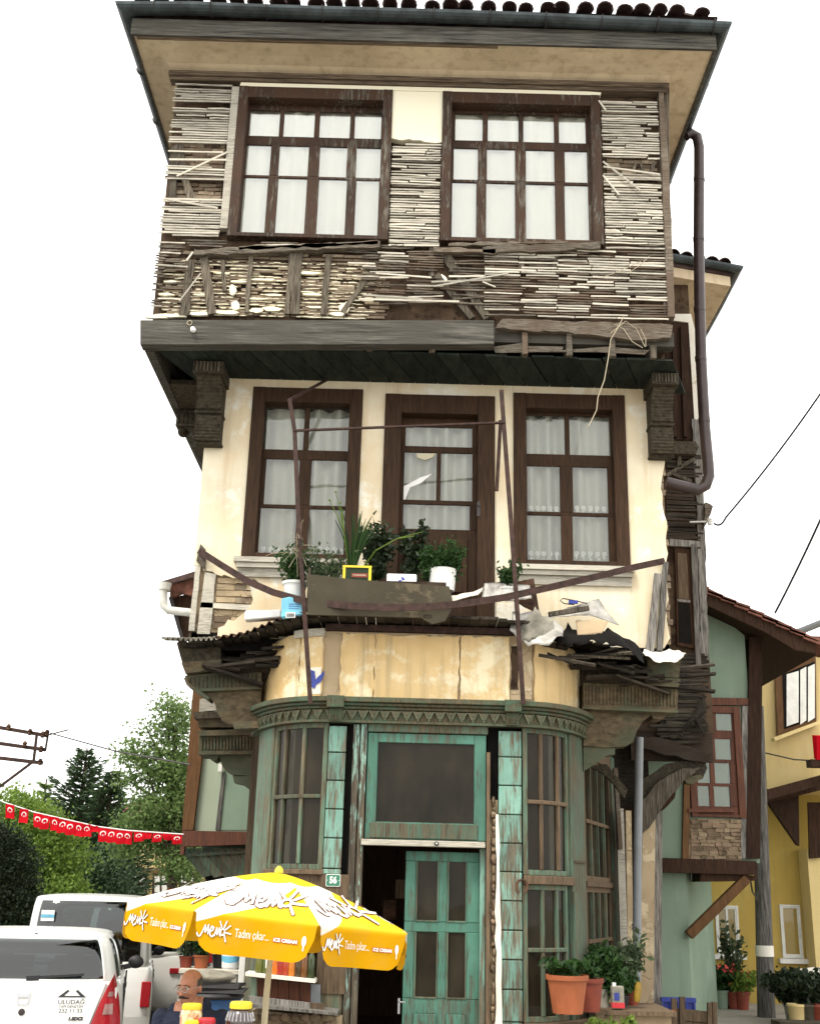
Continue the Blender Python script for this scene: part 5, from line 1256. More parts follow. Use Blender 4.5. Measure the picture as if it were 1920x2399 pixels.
# grey plastic drainpipe
m = MB(); m.tube([P(1497, 1728, 14.2), P(1493, 2000, 14.2), P(1489, 2440, 14.2)], .05, 12); PV = m.build('drainpipe', M['pvc_grey'], WH, smooth=50)
for y in (2168, 2176): c = P(1491, y, 14.2); m = MB(); m.tube([c - V(0, 0, .014), c + V(0, 0, .014)], .058, 12); m.build('pipe_collar', M['pvc_grey'], PV, smooth=50)

# ============================================================ SAGE GREEN HOUSE ON THE RIGHT
YG = 17.0
GH = thing('green_house', 'sage green plastered house with red-brown timber frame beside the grey drainpipe', 'house', (4.8, 17, 0))
def gp(name, mat, pts, Y=YG - .04, th=.05, parent=None): m = MB(); m.prism(pxpoly(pts, Y), 'y', Y, Y + th); return m.build(name, M[mat], parent or GH)
gx = lambda x, y=1800: P(x, y, YG).x
zg = lambda y, x=1680: P(x, y, YG).z
m = MB(); m.prism([(gx(1500), zg(2020)), (gx(1764), zg(2020)), (gx(1764), P(1778, 1490, YG).z), (gx(1640), P(1640, 1385, YG).z), (gx(1500), P(1640, 1385, YG).z)], 'y', YG, 21); m.build('wall', M['sage'], GH)
GP_ = gp('corner_post', 'dark_brown', [(1755, 1492), (1786, 1492), (1780, 2012), (1748, 2012)], YG - .07, .3)
gp('beam', 'dark_brown', [(1550, 2010), (1772, 2018), (1772, 2050), (1550, 2044)], YG - .1, .4); gp('beam', 'dark_brown', [(1640, 2046), (1772, 2052), (1772, 2064), (1640, 2066)], YG - .02, .5)
gp('rail', 'red_brown', [(1650, 1634), (1752, 1636), (1752, 1652), (1650, 1652)], YG - .06, .08)
gp('grey_post', 'grey_wood', [(1738, 1654), (1752, 1654), (1747, 2012), (1735, 2012)], YG - .05, .06)
WX0, WX1, WZ0, WZ1 = gx(1612), gx(1738), zg(1916), zg(1656)
wg = window('window', GH, WX0, WX1, WZ0, WZ1, YG - .07, .1, .13, [
    (zg(1712), zg(1668), cols_px([(1636, 1664), (1675, 1712)], 1690, YG)), (zg(1780), zg(1732), cols_px([(1634, 1662), (1673, 1710)], 1755, YG)), (zg(1836), zg(1788), cols_px([(1632, 1661), (1672, 1708)], 1810, YG)), (zg(1890), zg(1843), cols_px([(1628, 1660), (1671, 1708)], 1870, YG))], 'red_brown', 'red_brown', 'glass', 'curtain_dim', YG - .04)
gp('sill', 'red_brown', [(1612, 1895), (1720, 1895), (1720, 1903), (1612, 1903)], YG - .1, .06, wg)
gp('side_post', 'brown_post', [(1602, 1826), (1616, 1826), (1613, 2012), (1598, 2012)], YG - .06, .08)
STP = gp('stone_panel', 'mud', [(1616, 1918), (1737, 1920), (1735, 2018), (1613, 2014)], YG - .02, .05); y = 1922
while y < 2012:
    h = R.uniform(7.5, 11.5); x = 1617
    while x < 1733:
        w = R.uniform(14, 34); A, B = P(x + .7, y + h - 1, YG - .03), P(min(x + w, 1735) - .8, y, YG - .03); m = MB(); m.box(A.x, B.x, YG - .045 + R.uniform(-.012, .012), YG - .018, A.z, B.z, 0, .008); m.build('stone', M['stone_tone'], STP); x += w
    y += h
# lower storey with its cut-away corner
m = MB(); a, b, c = Vector((gx(1500), 17.15, 0)), P(1613, 2200, 17.15), P(1672, 2200, 18.9)
m.prism([(a.x, 17.15), (b.x, 17.15), (c.x, 18.9), (c.x, 21), (a.x, 21)], 'z', -.5, zg(2042)); m.build('lower_wall', M['sage'], GH)
m = MB(); m.bar(P(1612, 2192, 17.05), P(1748, 2058, 17.0), .13, .13, (0, 1, 0)); m.build('brace', M['brown_post'], GH, bevel=.01)
# roof sloping down over the alley
m = MB(); T = [(1560, 1330), (1655, 1376), (1720, 1408), (1820, 1452), (1912, 1496)]; Bt = [(1908, 1530), (1860, 1522), (1790, 1480), (1720, 1448), (1655, 1418), (1560, 1372)]
m.prism(pxpoly(T + Bt, YG - .5), 'y', YG - .5, YG - .42); RG = m.build('bargeboard', M['dark_brown'], GH)
m = MB(); tp = [P(x, y, YG - .5) for x, y in [(1560, 1338), (1912, 1502)]]
m.hexa([tp[0] + V(0, .08, -.2), tp[1] + V(0, .08, -.2), tp[1] + V(0, 4, -.2), tp[0] + V(0, 4, -.2), tp[0] + V(0, .08, 0), tp[1] + V(0, .08, 0), tp[1] + V(0, 4, 0), tp[0] + V(0, 4, 0)]); m.build('roof', M['dark_brown'], GH)
for i in range(12):
    t = i / 11; c = tp[0].lerp(tp[1], t); m = MB(); m.bar(c + V(-.2, .25, .05), c + V(.22, .25, -.10 + R.uniform(-.02, .02)), .6, .05, (0, 0, 1)); m.build('roof_tile', M['roof_red'], RG)

# ============================================================ YELLOW HOUSE ON THE RIGHT
YY = 21.5
YH = thing('yellow_house', 'yellow plastered house with white windows and cream jettied upper floor behind the utility pole', 'house', (7, 21.5, 0))
yx = lambda x, y=2100: P(x, y, YY).x
yz = lambda y, x=1800: P(x, y, YY).z
part('wall', M['yellow_wall'], YH, (yx(1600), 12, YY, 26, -.4, yz(1860)))
YU2 = 20.4
m = MB(); a, b = P(1787, 1700, YU2), P(2050, 1700, YU2 + .2)
m.prism([(a.x, YU2), (b.x + 2, YU2 - .5), (b.x + 2, 26), (a.x, 26)], 'z', P(1850, 1850, YU2).z, P(1850, 1500, YU2).z); m.build('upper_wall', M['cream_wall'], YH)
def yp(name, mat, pts, Y, th, parent=None): m = MB(); m.prism(pxpoly(pts, Y), 'y', Y, Y + th); return m.build(name, M[mat], parent or YH)
uwy = yp('window', 'brown_post', [(1816, 1572), (1910, 1532), (1912, 1692), (1822, 1722)], YU2 - .22, .1); yp('window_reveal', 'dark_void', [(1832, 1580), (1908, 1550), (1909, 1685), (1837, 1708)], YU2 - .235, .01, uwy)
for a in [(1842, 1572, 1870, 1692), (1874, 1562, 1888, 1688), (1892, 1555, 1908, 1682)]: yp('pane', 'pvc_white', [(a[0], a[1] + 8), (a[2], a[1]), (a[2], a[3]), (a[0], a[3] + 10)], YU2 - .24, .003, uwy)
yp('sill', 'cream_wall', [(1812, 1728), (1920, 1688), (1920, 1696), (1816, 1736)], YU2 - .33, .2, uwy)
yp('trim_beam', 'dark_brown', [(1788, 1852), (1925, 1815), (1925, 1840), (1792, 1876)], YU2 - .5, .3); yp('bracket', 'dark_brown', [(1796, 1876), (1870, 1856), (1872, 1982), (1866, 1978)], YU2 + .1, .12); yp('soffit', 'dark_brown', [(1796, 1866), (1930, 1836), (1930, 1850), (1800, 1880)], YU2 - .2, 1.6)
for px0, px1, py0, py1 in ((1676, 1730, 2122, 2236), (1828, 1876, 2120, 2246)):
    x0, x1, z0, z1_ = P(px0, 2180, YY).x, P(px1, 2180, YY).x, P((px0 + px1) / 2, py1, YY).z, P((px0 + px1) / 2, py0, YY).z
    xm = (x0 + x1) / 2; two = px0 < 1700
    w = window('window', YH, x0, x1, z0, z1_, YY - .03, .035, .12, [(z0 + .07, z1_ - .06, [(x0 + .06, xm - .02), (xm + .02, x1 - .06)] if two else [(x0 + .06, x1 - .06)])], 'pvc_white', 'pvc_white', 'glass', 'curtain_dim', YY - .02)
    part('sill', M['pvc_white'], w, (x0 - .08, x1 + .08, YY - .12, YY - .002, z0 - .08, z0 - .002))
part('corner_strip', M['cream_wall'], YH, (P(1868, 2000, YY).x, 11.9, YY - .5, YY - .01, -.4, yz(1990)))
yp('dark_doorway', 'dark_brown', [(1892, 1880), (1925, 1880), (1925, 2010), (1896, 2012)], YY - .6, .05)
gutter('gutter', [(P(1858, 1478, 20).x, 20.0, P(1858, 1478, 20).z), (P(1960, 1420, 20).x, 20.0, P(1930, 1436, 20).z)], .12, M['pvc_grey'], YH)
part('roof', M['roof_red'], YH, (P(1862, 1470, 20.2).x, 12, 20.2, 26, P(1890, 1510, 20.2).z, P(1890, 1490, 20.2).z))
# hanging flower box with red cloth at the upper floor
m = MB(); c = P(1912, 1795, 19.6); m.box(c.x - .12, c.x + .5, 19.5, 19.75, c.z - .02, c.z + .1); FB = tag(m.build('flower_box', M['dark_brown']), 'dark flower box with red cloth on the cream upper wall', 'flower box')
m = MB(); m.box(c.x - .02, c.x + .45, 19.48, 19.55, c.z + .1, c.z + .5, 0, .03); m.build('cloth', M['flag_red'], FB)

# ============================================================ UTILITY POLE AND WIRES
m = MB(); a, b = P(1794, 2376, 19), P(1773, 1655, 19); a.z = -.05
m.tube([a, a.lerp(b, .3), a.lerp(b, .65), b], [.135, .125, .11, .10], 12); PO = tag(m.build('utility_pole', M['grey_wood'], smooth=50), 'tall grey weathered utility pole in front of the yellow house', 'pole')
c = a.lerp(b, .205); m = MB(); m.tube([c - V(0, 0, .07), c + V(0, 0, .09)], .139, 12, cap=False); m.build('paint_band', M['white_plaster'], PO, smooth=50)
def wire(label, pts, r=.012, mat='cable', sag_=.0, n=12, grp=None):
    p = [Vector(q) for q in pts]; o = []
    for q, s_ in zip(p[:-1], p[1:]):
        for i in range(n): t = i / n; o.append(q.lerp(s_, t) - V(0, 0, sag_ * 4 * t * (1 - t)))
    o.append(p[-1]); m = MB(); m.tube(o, r, 5); return tag(m.build('overhead_wire', M[mat], smooth=60), label, 'wire', grp)
m = MB(); c = P(1662, 1222, 15.1); m.lathe([(.01, -.05), (.035, -.04), (.03, -.01), (.045, .0), (.03, .02), (.045, .03), (.02, .05)], c, 12); m.tube([c + V(-.25, .1, .02), c], .012, 6); tag(m.build('insulator', M['white_plastic'], smooth=40), 'small white insulator on the corner of the grey timber house', 'insulator')
wire('overhead wire rising from the white insulator towards the street', [P(1672, 1226, 15.0), P(1700, 1212, 14.9), P(1960, 865, 13.5)], .014, sag_=.06)
wire('overhead wire ending on the sage green house roof', [P(1815, 1436, 17.5), P(1960, 1130, 15)], .018, sag_=.04)
wire('dark cable looping across the cream upper wall', [P(1782, 1762, 20.2), P(1860, 1780, 20.1), P(1960, 1785, 19.9)], .012)
wire('thin cable hanging under the sage green house beam', [P(1757, 2062, 17.2), P(1762, 2090, 17.4), P(1778, 2115, 18.7)], .012)

# ============================================================ PALE GREEN HOUSE ON THE LEFT
YLf = 18.5
LG = thing('pale_green_house', 'pale green house with brown timber corner post seen past the left brackets', 'house', (-3.2, 18.5, -.45))
def lp(name, mat, pts, Y=YLf - .05, th=.08, parent=None): m = MB(); m.prism(pxpoly(pts, Y), 'y', Y, Y + th); return m.build(name, M[mat], parent or LG)
lp('wall', 'sage_pale', [(448, 1640), (700, 1640), (700, 1960), (440, 1955)], YLf, 5)
lp('upper_wall', 'sage_pale', [(482, 1396), (700, 1396), (700, 1640), (482, 1640)], YLf + .3, 4.6); lp('corner_post', 'brown_post', [(452, 1610), (478, 1610), (474, 1760), (452, 1945), (426, 1945), (438, 1800)], YLf - .1, .3); lp('batten', 'grey_wood', [(520, 1810), (528, 1810), (514, 1945), (504, 1945)]); lp('pipe_end', 'pvc_white', [(512, 1790), (521, 1790), (519, 1808), (510, 1808)], YLf - .15, .1)
lp('wall_patch', 'sage', [(526, 1800), (620, 1800), (620, 1945), (514, 1945)], YLf - .02, .03)
lp('beam', 'red_brown', [(426, 1946), (600, 1950), (600, 1978), (424, 1984)], YLf - .12, .3); lp('beam_end', 'red_brown', [(422, 1984), (432, 1984), (430, 2004), (421, 2002)], YLf - .12, .1)
for i in range(9):
    x = 420 + i * 26; lp('soffit_board', 'turq_old', [(x, 1988), (x + 23, 1988), (x + 78, 2050 + i), (x + 55, 2056 + i)], YLf + .1 + .004 * i, .05)
lp('under_wall', 'turq_old', [(470, 1980), (640, 1980), (640, 2090), (500, 2090)], YLf + .5, .1); lp('trim', 'turq_old', [(432, 2000), (600, 1992), (600, 1998), (434, 2008)], YLf + .04, .05); lp('bracket', 'dark_void', [(462, 2015), (496, 2010), (498, 2060), (484, 2075), (478, 2045)], YLf + .3, .2)
lp('lower_wall', 'sage', [(520, 2040), (700, 2040), (700, 2600), (522, 2600)], YLf + 1.2, 4)
# its eave with tiles, boards and white pipe
Y9 = 19.5
lp('fascia', 'roof_red', [(398, 1368), (470, 1345), (470, 1400), (425, 1390), (398, 1402)], Y9, .1); lp('eave_boards', 'dark_brown', [(404, 1400), (470, 1385), (470, 1495), (424, 1492)], Y9 + .12, .1); lp('roof_edge', 'roof_tile', [(378, 1362), (470, 1334), (470, 1348), (378, 1372)], Y9 - .1, .5); lp('eave_gutter', 'iron_dark', [(394, 1398), (404, 1400), (430, 1496), (422, 1496)], Y9 - .02, .1)
m = MB(); m.tube([P(384, 1372, Y9 - .2), P(382, 1400, Y9 - .2), P(384, 1420, Y9 - .2), P(394, 1430, Y9 - .2), P(470, 1438, Y9 - .2)], .07, 10); m.lathe([(.1, -.08), (.12, .04)], P(386, 1372, Y9 - .2), 12); m.build('gutter_pipe', M['pvc_white'], LG, smooth=50)

# ============================================================ FAR YELLOW HOUSE
YF = 36
FH = thing('far_house', 'small yellow house with dark brown windows half hidden behind the leafy trees', 'house', (-8.5, 36, -.46))
def fp(name, mat, pts, Y=YF - .1, th=.1, parent=None): m = MB(); m.prism(pxpoly(pts, Y), 'y', Y, Y + th); return m.build(name, M[mat], parent or FH)
fp('wall', 'cream_wall', [(225, 1930), (480, 1935), (480, 2260), (225, 2260)], YF, 4); fp('eave', 'pvc_white', [(215, 1925), (490, 1928), (490, 1940), (215, 1938)], YF - .4, 4.6); m = MB()
r0, r1 = P(215, 1925, YF - .5), P(490, 1928, YF - .5); m.hexa([r0, r1, r1 + V(0, 5, 0), r0 + V(0, 5, 0), r0 + V(1, 1.5, .75), r1 + V(-1, 1.5, .75), r1 + V(-1, 3.5, .75), r0 + V(1, 3.5, .75)]); FR = m.build('roof', M['roof_red'], FH)
fp('storey_band', 'plank_brown', [(225, 2032), (480, 2036), (480, 2042), (225, 2038)], YF - .14, .1)
for x0, x1 in ((306, 345), (358, 397), (420, 455), (250, 285)):
    w = fp('window', 'dark_brown', [(x0, 2046), (x1, 2048), (x1 - 3, 2096), (x0 - 3, 2096)], YF - .12, .1)
    for i in range(2):
        for j in range(2): xa = x0 + 4 + i * 17; ya_ = 2052 + j * 22; fp('pane', 'pvc_white', [(xa, ya_), (xa + 12, ya_), (xa + 12, ya_ + 17), (xa, ya_ + 17)], YF - .135, .02, w)

# ============================================================ TREES
leaf('leaf_light', (.065, .11, .032), (.17, .25, .08)); leaf('leaf_bright', (.075, .135, .02), (.19, .28, .05)); leaf('leaf_conifer', (.022, .045, .022), (.065, .11, .045), .15); leaf('leaf_dark', (.008, .015, .006), (.022, .036, .014), .15); leaf('leaf_grey', (.03, .05, .024), (.09, .12, .06)); leaf('leaf_deep', (.009, .03, .007), (.036, .085, .018))
RT = random.Random(5)
def leafquad(mb, c, s, asp=1.8):
    d = Vector((RT.gauss(0, 1), RT.gauss(0, 1), RT.gauss(0, .8)))
    if d.length < .01: d = Vector((1, 0, 0))
    d.normalize(); a = d.orthogonal().normalized(); a = Matrix.Rotation(RT.uniform(0, 6.28), 3, d) @ a; b = d.cross(a)
    s *= RT.uniform(.6, 1.3); o = len(mb.v)
    mb.v += [tuple(c + a * s * asp / 2), tuple(c + b * s / 2 + d * s * .12), tuple(c - a * s * asp / 2), tuple(c - b * s / 2 + d * s * .12)]; mb.f.append([o, o + 1, o + 2, o + 3]); mb.m.append(0)
def leafy_tree(name, label, base, blobs, n, ls, mat, trunk_r, grp=None, gaps=.0):
    """blobs: (centre, radius xyz); leaves gather in clumps inside each blob"""
    t = thing(name, label, 'tree' if 'tree' in name else 'bush', base, grp); base = Vector(base)
    mb = MB(); tot = sum(r[0] * r[2] for c, r in blobs)
    for c, r in blobs:
        k = int(n * r[0] * r[2] / tot); nc = max(5, k // 26)
        for _ in range(nc):
            while True:
                d = Vector((RT.uniform(-1, 1), RT.uniform(-1, 1), RT.uniform(-1, 1)))
                if .25 < d.length < 1: break
            d = d.normalized() * (d.length ** .5); cc = Vector(c) + Vector((d.x * r[0], d.y * r[1], d.z * r[2])); cs = ls * RT.uniform(2.2, 4.2)
            for _ in range(26): leafquad(mb, cc + Vector((RT.gauss(0, cs), RT.gauss(0, cs), RT.gauss(0, cs * .6))), ls)
    mb.build('crown', M[mat], t, fixn=False)
    tr = MB(); top = Vector(blobs[0][0]); tr.tube([base, base.lerp(top, .5) + V(.1, 0, 0), top], [trunk_r, trunk_r * .8, trunk_r * .4], 8)
    for c, r in blobs[1:]:
        st_ = base.lerp(top, RT.uniform(.45, .8)); tr.tube([st_, st_.lerp(Vector(c), .55) + V(0, 0, .15), Vector(c)], [trunk_r * .45, trunk_r * .3, trunk_r * .12], 6)
    tr.build('trunk', M['bark'], t, smooth=60); return t
def conifer(label, base, h, rmax, n_lay, mat, grp):
    t = thing('conifer_tree', label, 'tree', base, grp); base = Vector(base); mb = MB(); tr = MB(); tr.tube([base, base + V(0, 0, h * .98)], [.25, .02], 8)
    for i in range(n_lay):
        f = i / n_lay; z = h * (.08 + .90 * f); rr = rmax * (1 - f) ** .85 + .07; nb = int(5 + 8 * (1 - f))
        for j in range(nb):
            a = 2 * math.pi * (j + RT.uniform(-.35, .35)) / nb + i * 1.1; L = rr * RT.uniform(.55, 1.2); dirn = Vector((math.cos(a), math.sin(a), 0))
            p0 = base + V(0, 0, z); up = .22 + .35 * f
            tip = p0 + dirn * L + V(0, 0, L * up)
            tr.tube([p0, p0.lerp(tip, .5) - V(0, 0, .05 * L), tip], [.03 * (1 - f) + .012, .018, .005], 4)
            kk = int(16 + 52 * L); sd3 = Vector((-dirn.y, dirn.x, 0))
            for q in range(kk):
                s_ = RT.uniform(.1, 1.03); c = p0.lerp(tip, s_) - V(0, 0, .05 * L * math.sin(s_ * 3.1)); w_ = RT.gauss(0, .10 * L * (1.08 - s_) + .03)
                # needle sprays point outwards along the twig
                d2 = (dirn * .8 + sd3 * (1 if w_ > 0 else -1) * .5 + V(0, 0, RT.uniform(-.1, .5))).normalized(); ln = RT.uniform(.10, .2); n2_ = d2.orthogonal().normalized(); n2_ = Matrix.Rotation(RT.uniform(0, 6.28), 3, d2) @ n2_
                c = c + sd3 * w_ + V(0, 0, RT.gauss(-.01, .03)); o = len(mb.v); mb.v += [tuple(c - n2_ * .022), tuple(c + d2 * ln), tuple(c + n2_ * .022), tuple(c - d2 * .03)]; mb.f.append([o, o + 1, o + 2, o + 3]); mb.m.append(0)
    mb.build('crown', M[mat], t, fixn=False); tr.build('trunk', M['bark'], t, smooth=60); return t
def gpt(px, py, Y): p = P(px, py, Y); return p
def base_of(px, Y): x = P(px, 2150, Y).x; return (x, Y, gz_(x, Y) - .05)
b = base_of(160, 31); conifer('tall dark green conifer with the higher pointed tip behind the flags', b, P(166, 1742, 31).z - b[2], 2.3, 34, 'leaf_conifer', 'conifers behind the flags')
b = base_of(228, 30.5); conifer('shorter dark green conifer standing beside the taller pointed one', b, P(222, 1795, 30.5).z - b[2], 1.9, 30, 'leaf_conifer', 'conifers behind the flags')
b = base_of(70, 33); conifer('small pale conifer peeking above the bright bushes', b, P(42, 1815, 33).z - b[2], .9, 20, 'leaf_light', 'conifers behind the flags')
def bl(px, py, Y, rp, rz=None):
    s_ = (Y * .97) / 2700; return (tuple(P(px, py, Y)), (rp * s_, rp * s_, (rz or rp) * s_))
leafy_tree('broadleaf_tree', 'tall airy light green tree behind the pale green house', base_of(400, 26), [bl(410, 1700, 26, 34, 50), bl(330, 1768, 26, 46, 26), bl(385, 1800, 26, 55, 36), bl(430, 1820, 26, 45, 70), bl(385, 1890, 26, 66, 40), bl(330, 1938, 26, 48, 34), bl(410, 1960, 26.4, 60, 50), bl(440, 2030, 26, 50, 40), bl(290, 1985, 26, 26, 24), bl(392, 1650, 26, 20, 24), bl(345, 1710, 26, 18, 16), bl(300, 1830, 26, 22, 16)], 17000, .052, 'leaf_light', .13)
leafy_tree('bush', 'bright green bushy tree beneath the flags', base_of(80, 25), [bl(70, 1960, 25, 80, 85), bl(20, 1920, 25, 60, 70), bl(130, 2020, 25, 60, 80), bl(90, 2110, 24.6, 75, 60), bl(30, 2050, 25, 60, 80), bl(0, 1990, 24.8, 60, 60), bl(150, 2110, 24.6, 50, 50)], 26000, .05, 'leaf_bright', .12)
leafy_tree('bush', 'dark cypress bush growing before the bright green bush', base_of(15, 21), [bl(20, 2090, 21, 60, 130), bl(-20, 2060, 21, 60, 130), bl(60, 2140, 21, 35, 70)], 20000, .032, 'leaf_dark', .1)
leafy_tree('bush', 'dense dark shrub filling the gap below the conifers', base_of(210, 28), [bl(200, 2080, 28, 90, 70), bl(245, 2060, 28.4, 40, 80), bl(140, 2120, 28, 70, 60)], 18000, .055, 'leaf_conifer', .1)

# ============================================================ FLAG BUNTING AND CROSS-ARM
BUN = thing('flag_bunting', 'string of small red flags with white crescents hanging across the street', 'bunting', tuple(P(230, 1936, 16)))
YB_ = 16.0; sp = [(-20, 1866), (10, 1880), (80, 1903), (150, 1919), (230, 1937), (300, 1946), (430, 1955)]
m = MB(); m.tube([P(x, y, YB_) for x, y in sp], .008, 5); m.build('string', M['white_plastic'], BUN)
def on_string(x):
    for (a, ya_), (b_, yb_) in zip(sp[:-1], sp[1:]):
        if a <= x <= b_: return ya_ + (yb_ - ya_) * (x - a) / (b_ - a)
    return 1955
for i, (x, hf) in enumerate([(24, 1), (57, 1), (89, 1), (108, 1), (128, 1), (147, 1), (166, 1), (185, 1), (202, .9), (219, .45), (242, 1), (261, 1), (281, 1), (300, .95), (325, .72), (345, .5), (370, .65), (392, .45), (415, .7)]):
    w, h = .124, .178 * hf; c = P(x, on_string(x) + 1, YB_ - .01); ph = RT.uniform(0, 6); sk = RT.uniform(-.012, .03)
    ff = lambda u, v, off=0: (c.x + (u - .5) * w + sk * (1 - v), c.y - off + .012 * math.sin(u * 5 + ph) + .01 * math.sin(v * 4 + ph), c.z - h * (1 - v) + .006 * math.sin(u * 4 + ph))
    m = MB(); m.grid(ff, 6, 6); fl = m.build('flag', M['flag_red'], BUN, smooth=60, fixn=False)
    if hf > .6:
        m = MB(); pts = []
        k = 14
        for q in range(k + 1): a = rad(60 + 240 * q / k) - rad(90); pts.append((.5 + .30 * math.cos(a) * -1 * .9, .62 + .2 * math.sin(a)))
        outer = [(.5 + .30 * math.cos(rad(t)), .60 + .20 * math.sin(rad(t))) for t in range(-40, 221, 20)]
        inner = [(.5 + .22 * math.cos(rad(t)), .555 + .17 * math.sin(rad(t))) for t in range(220, -41, -20)]
        nO = len(outer)
        o = [ff(u, v, .004) for u, v in outer + inner[::1]]; m.add(o, [(q, q + 1, 2 * nO - 2 - q, 2 * nO - 1 - q) for q in range(nO - 1)])
        st_ = [(.5 + (.1 if q % 2 == 0 else .04) * math.cos(rad(90 + 36 * q)), .47 + (.075 if q % 2 == 0 else .03) * math.sin(rad(90 + 36 * q))) for q in range(10)]
        m.poly([ff(u, v, .004) for u, v in st_]); m.build('crescent_and_star', M['white_paint'], fl, fixn=False)
CA = thing('cross_arm', 'rusty steel utility cross-arm with three bars above the bushes', 'cross-arm', tuple(P(40, 1745, 20)))
for p, q, w in [((-30, 1700), (112, 1724), .06), ((-30, 1738), (106, 1757), .06), ((-30, 1773), (100, 1788), .06), ((86, 1722), (78, 1790), .04), ((114, 1712), (106, 1760), .03), ((76, 1786), (-20, 1858), .04), ((114, 1722), (160, 1710), .02)]:
    m = MB(); m.bar(P(*p, 20), P(*q, 20), w, w); m.build('bar', M['rust'], CA)
for x, y in [(70, 1716), (58, 1745), (100, 1722), (96, 1756), (94, 1786), (20, 1705), (110, 1718)]:
    c = P(x, y, 19.95); m = MB(); m.lathe([(.02, -.05), (.04, -.03), (.03, 0), (.045, .02), (.02, .06)], c, 8); m.build('insulator', M['tin_rusty'], CA, smooth=40)
m = MB(); pa = P(-34, 1690, 20); m.tube([Vector((pa.x, 20.05, gz_(pa.x, 20) - .1)), Vector((pa.x, 20.05, pa.z + .5))], [.14, .1], 10); m.build('mast', M['concrete'], CA, smooth=50)
wire('thin overhead wire from the cross-arm to the derelict house', [P(118, 1718, 20), P(270, 1760, 19), P(446, 1792, 17)], .012, 'iron_dark')
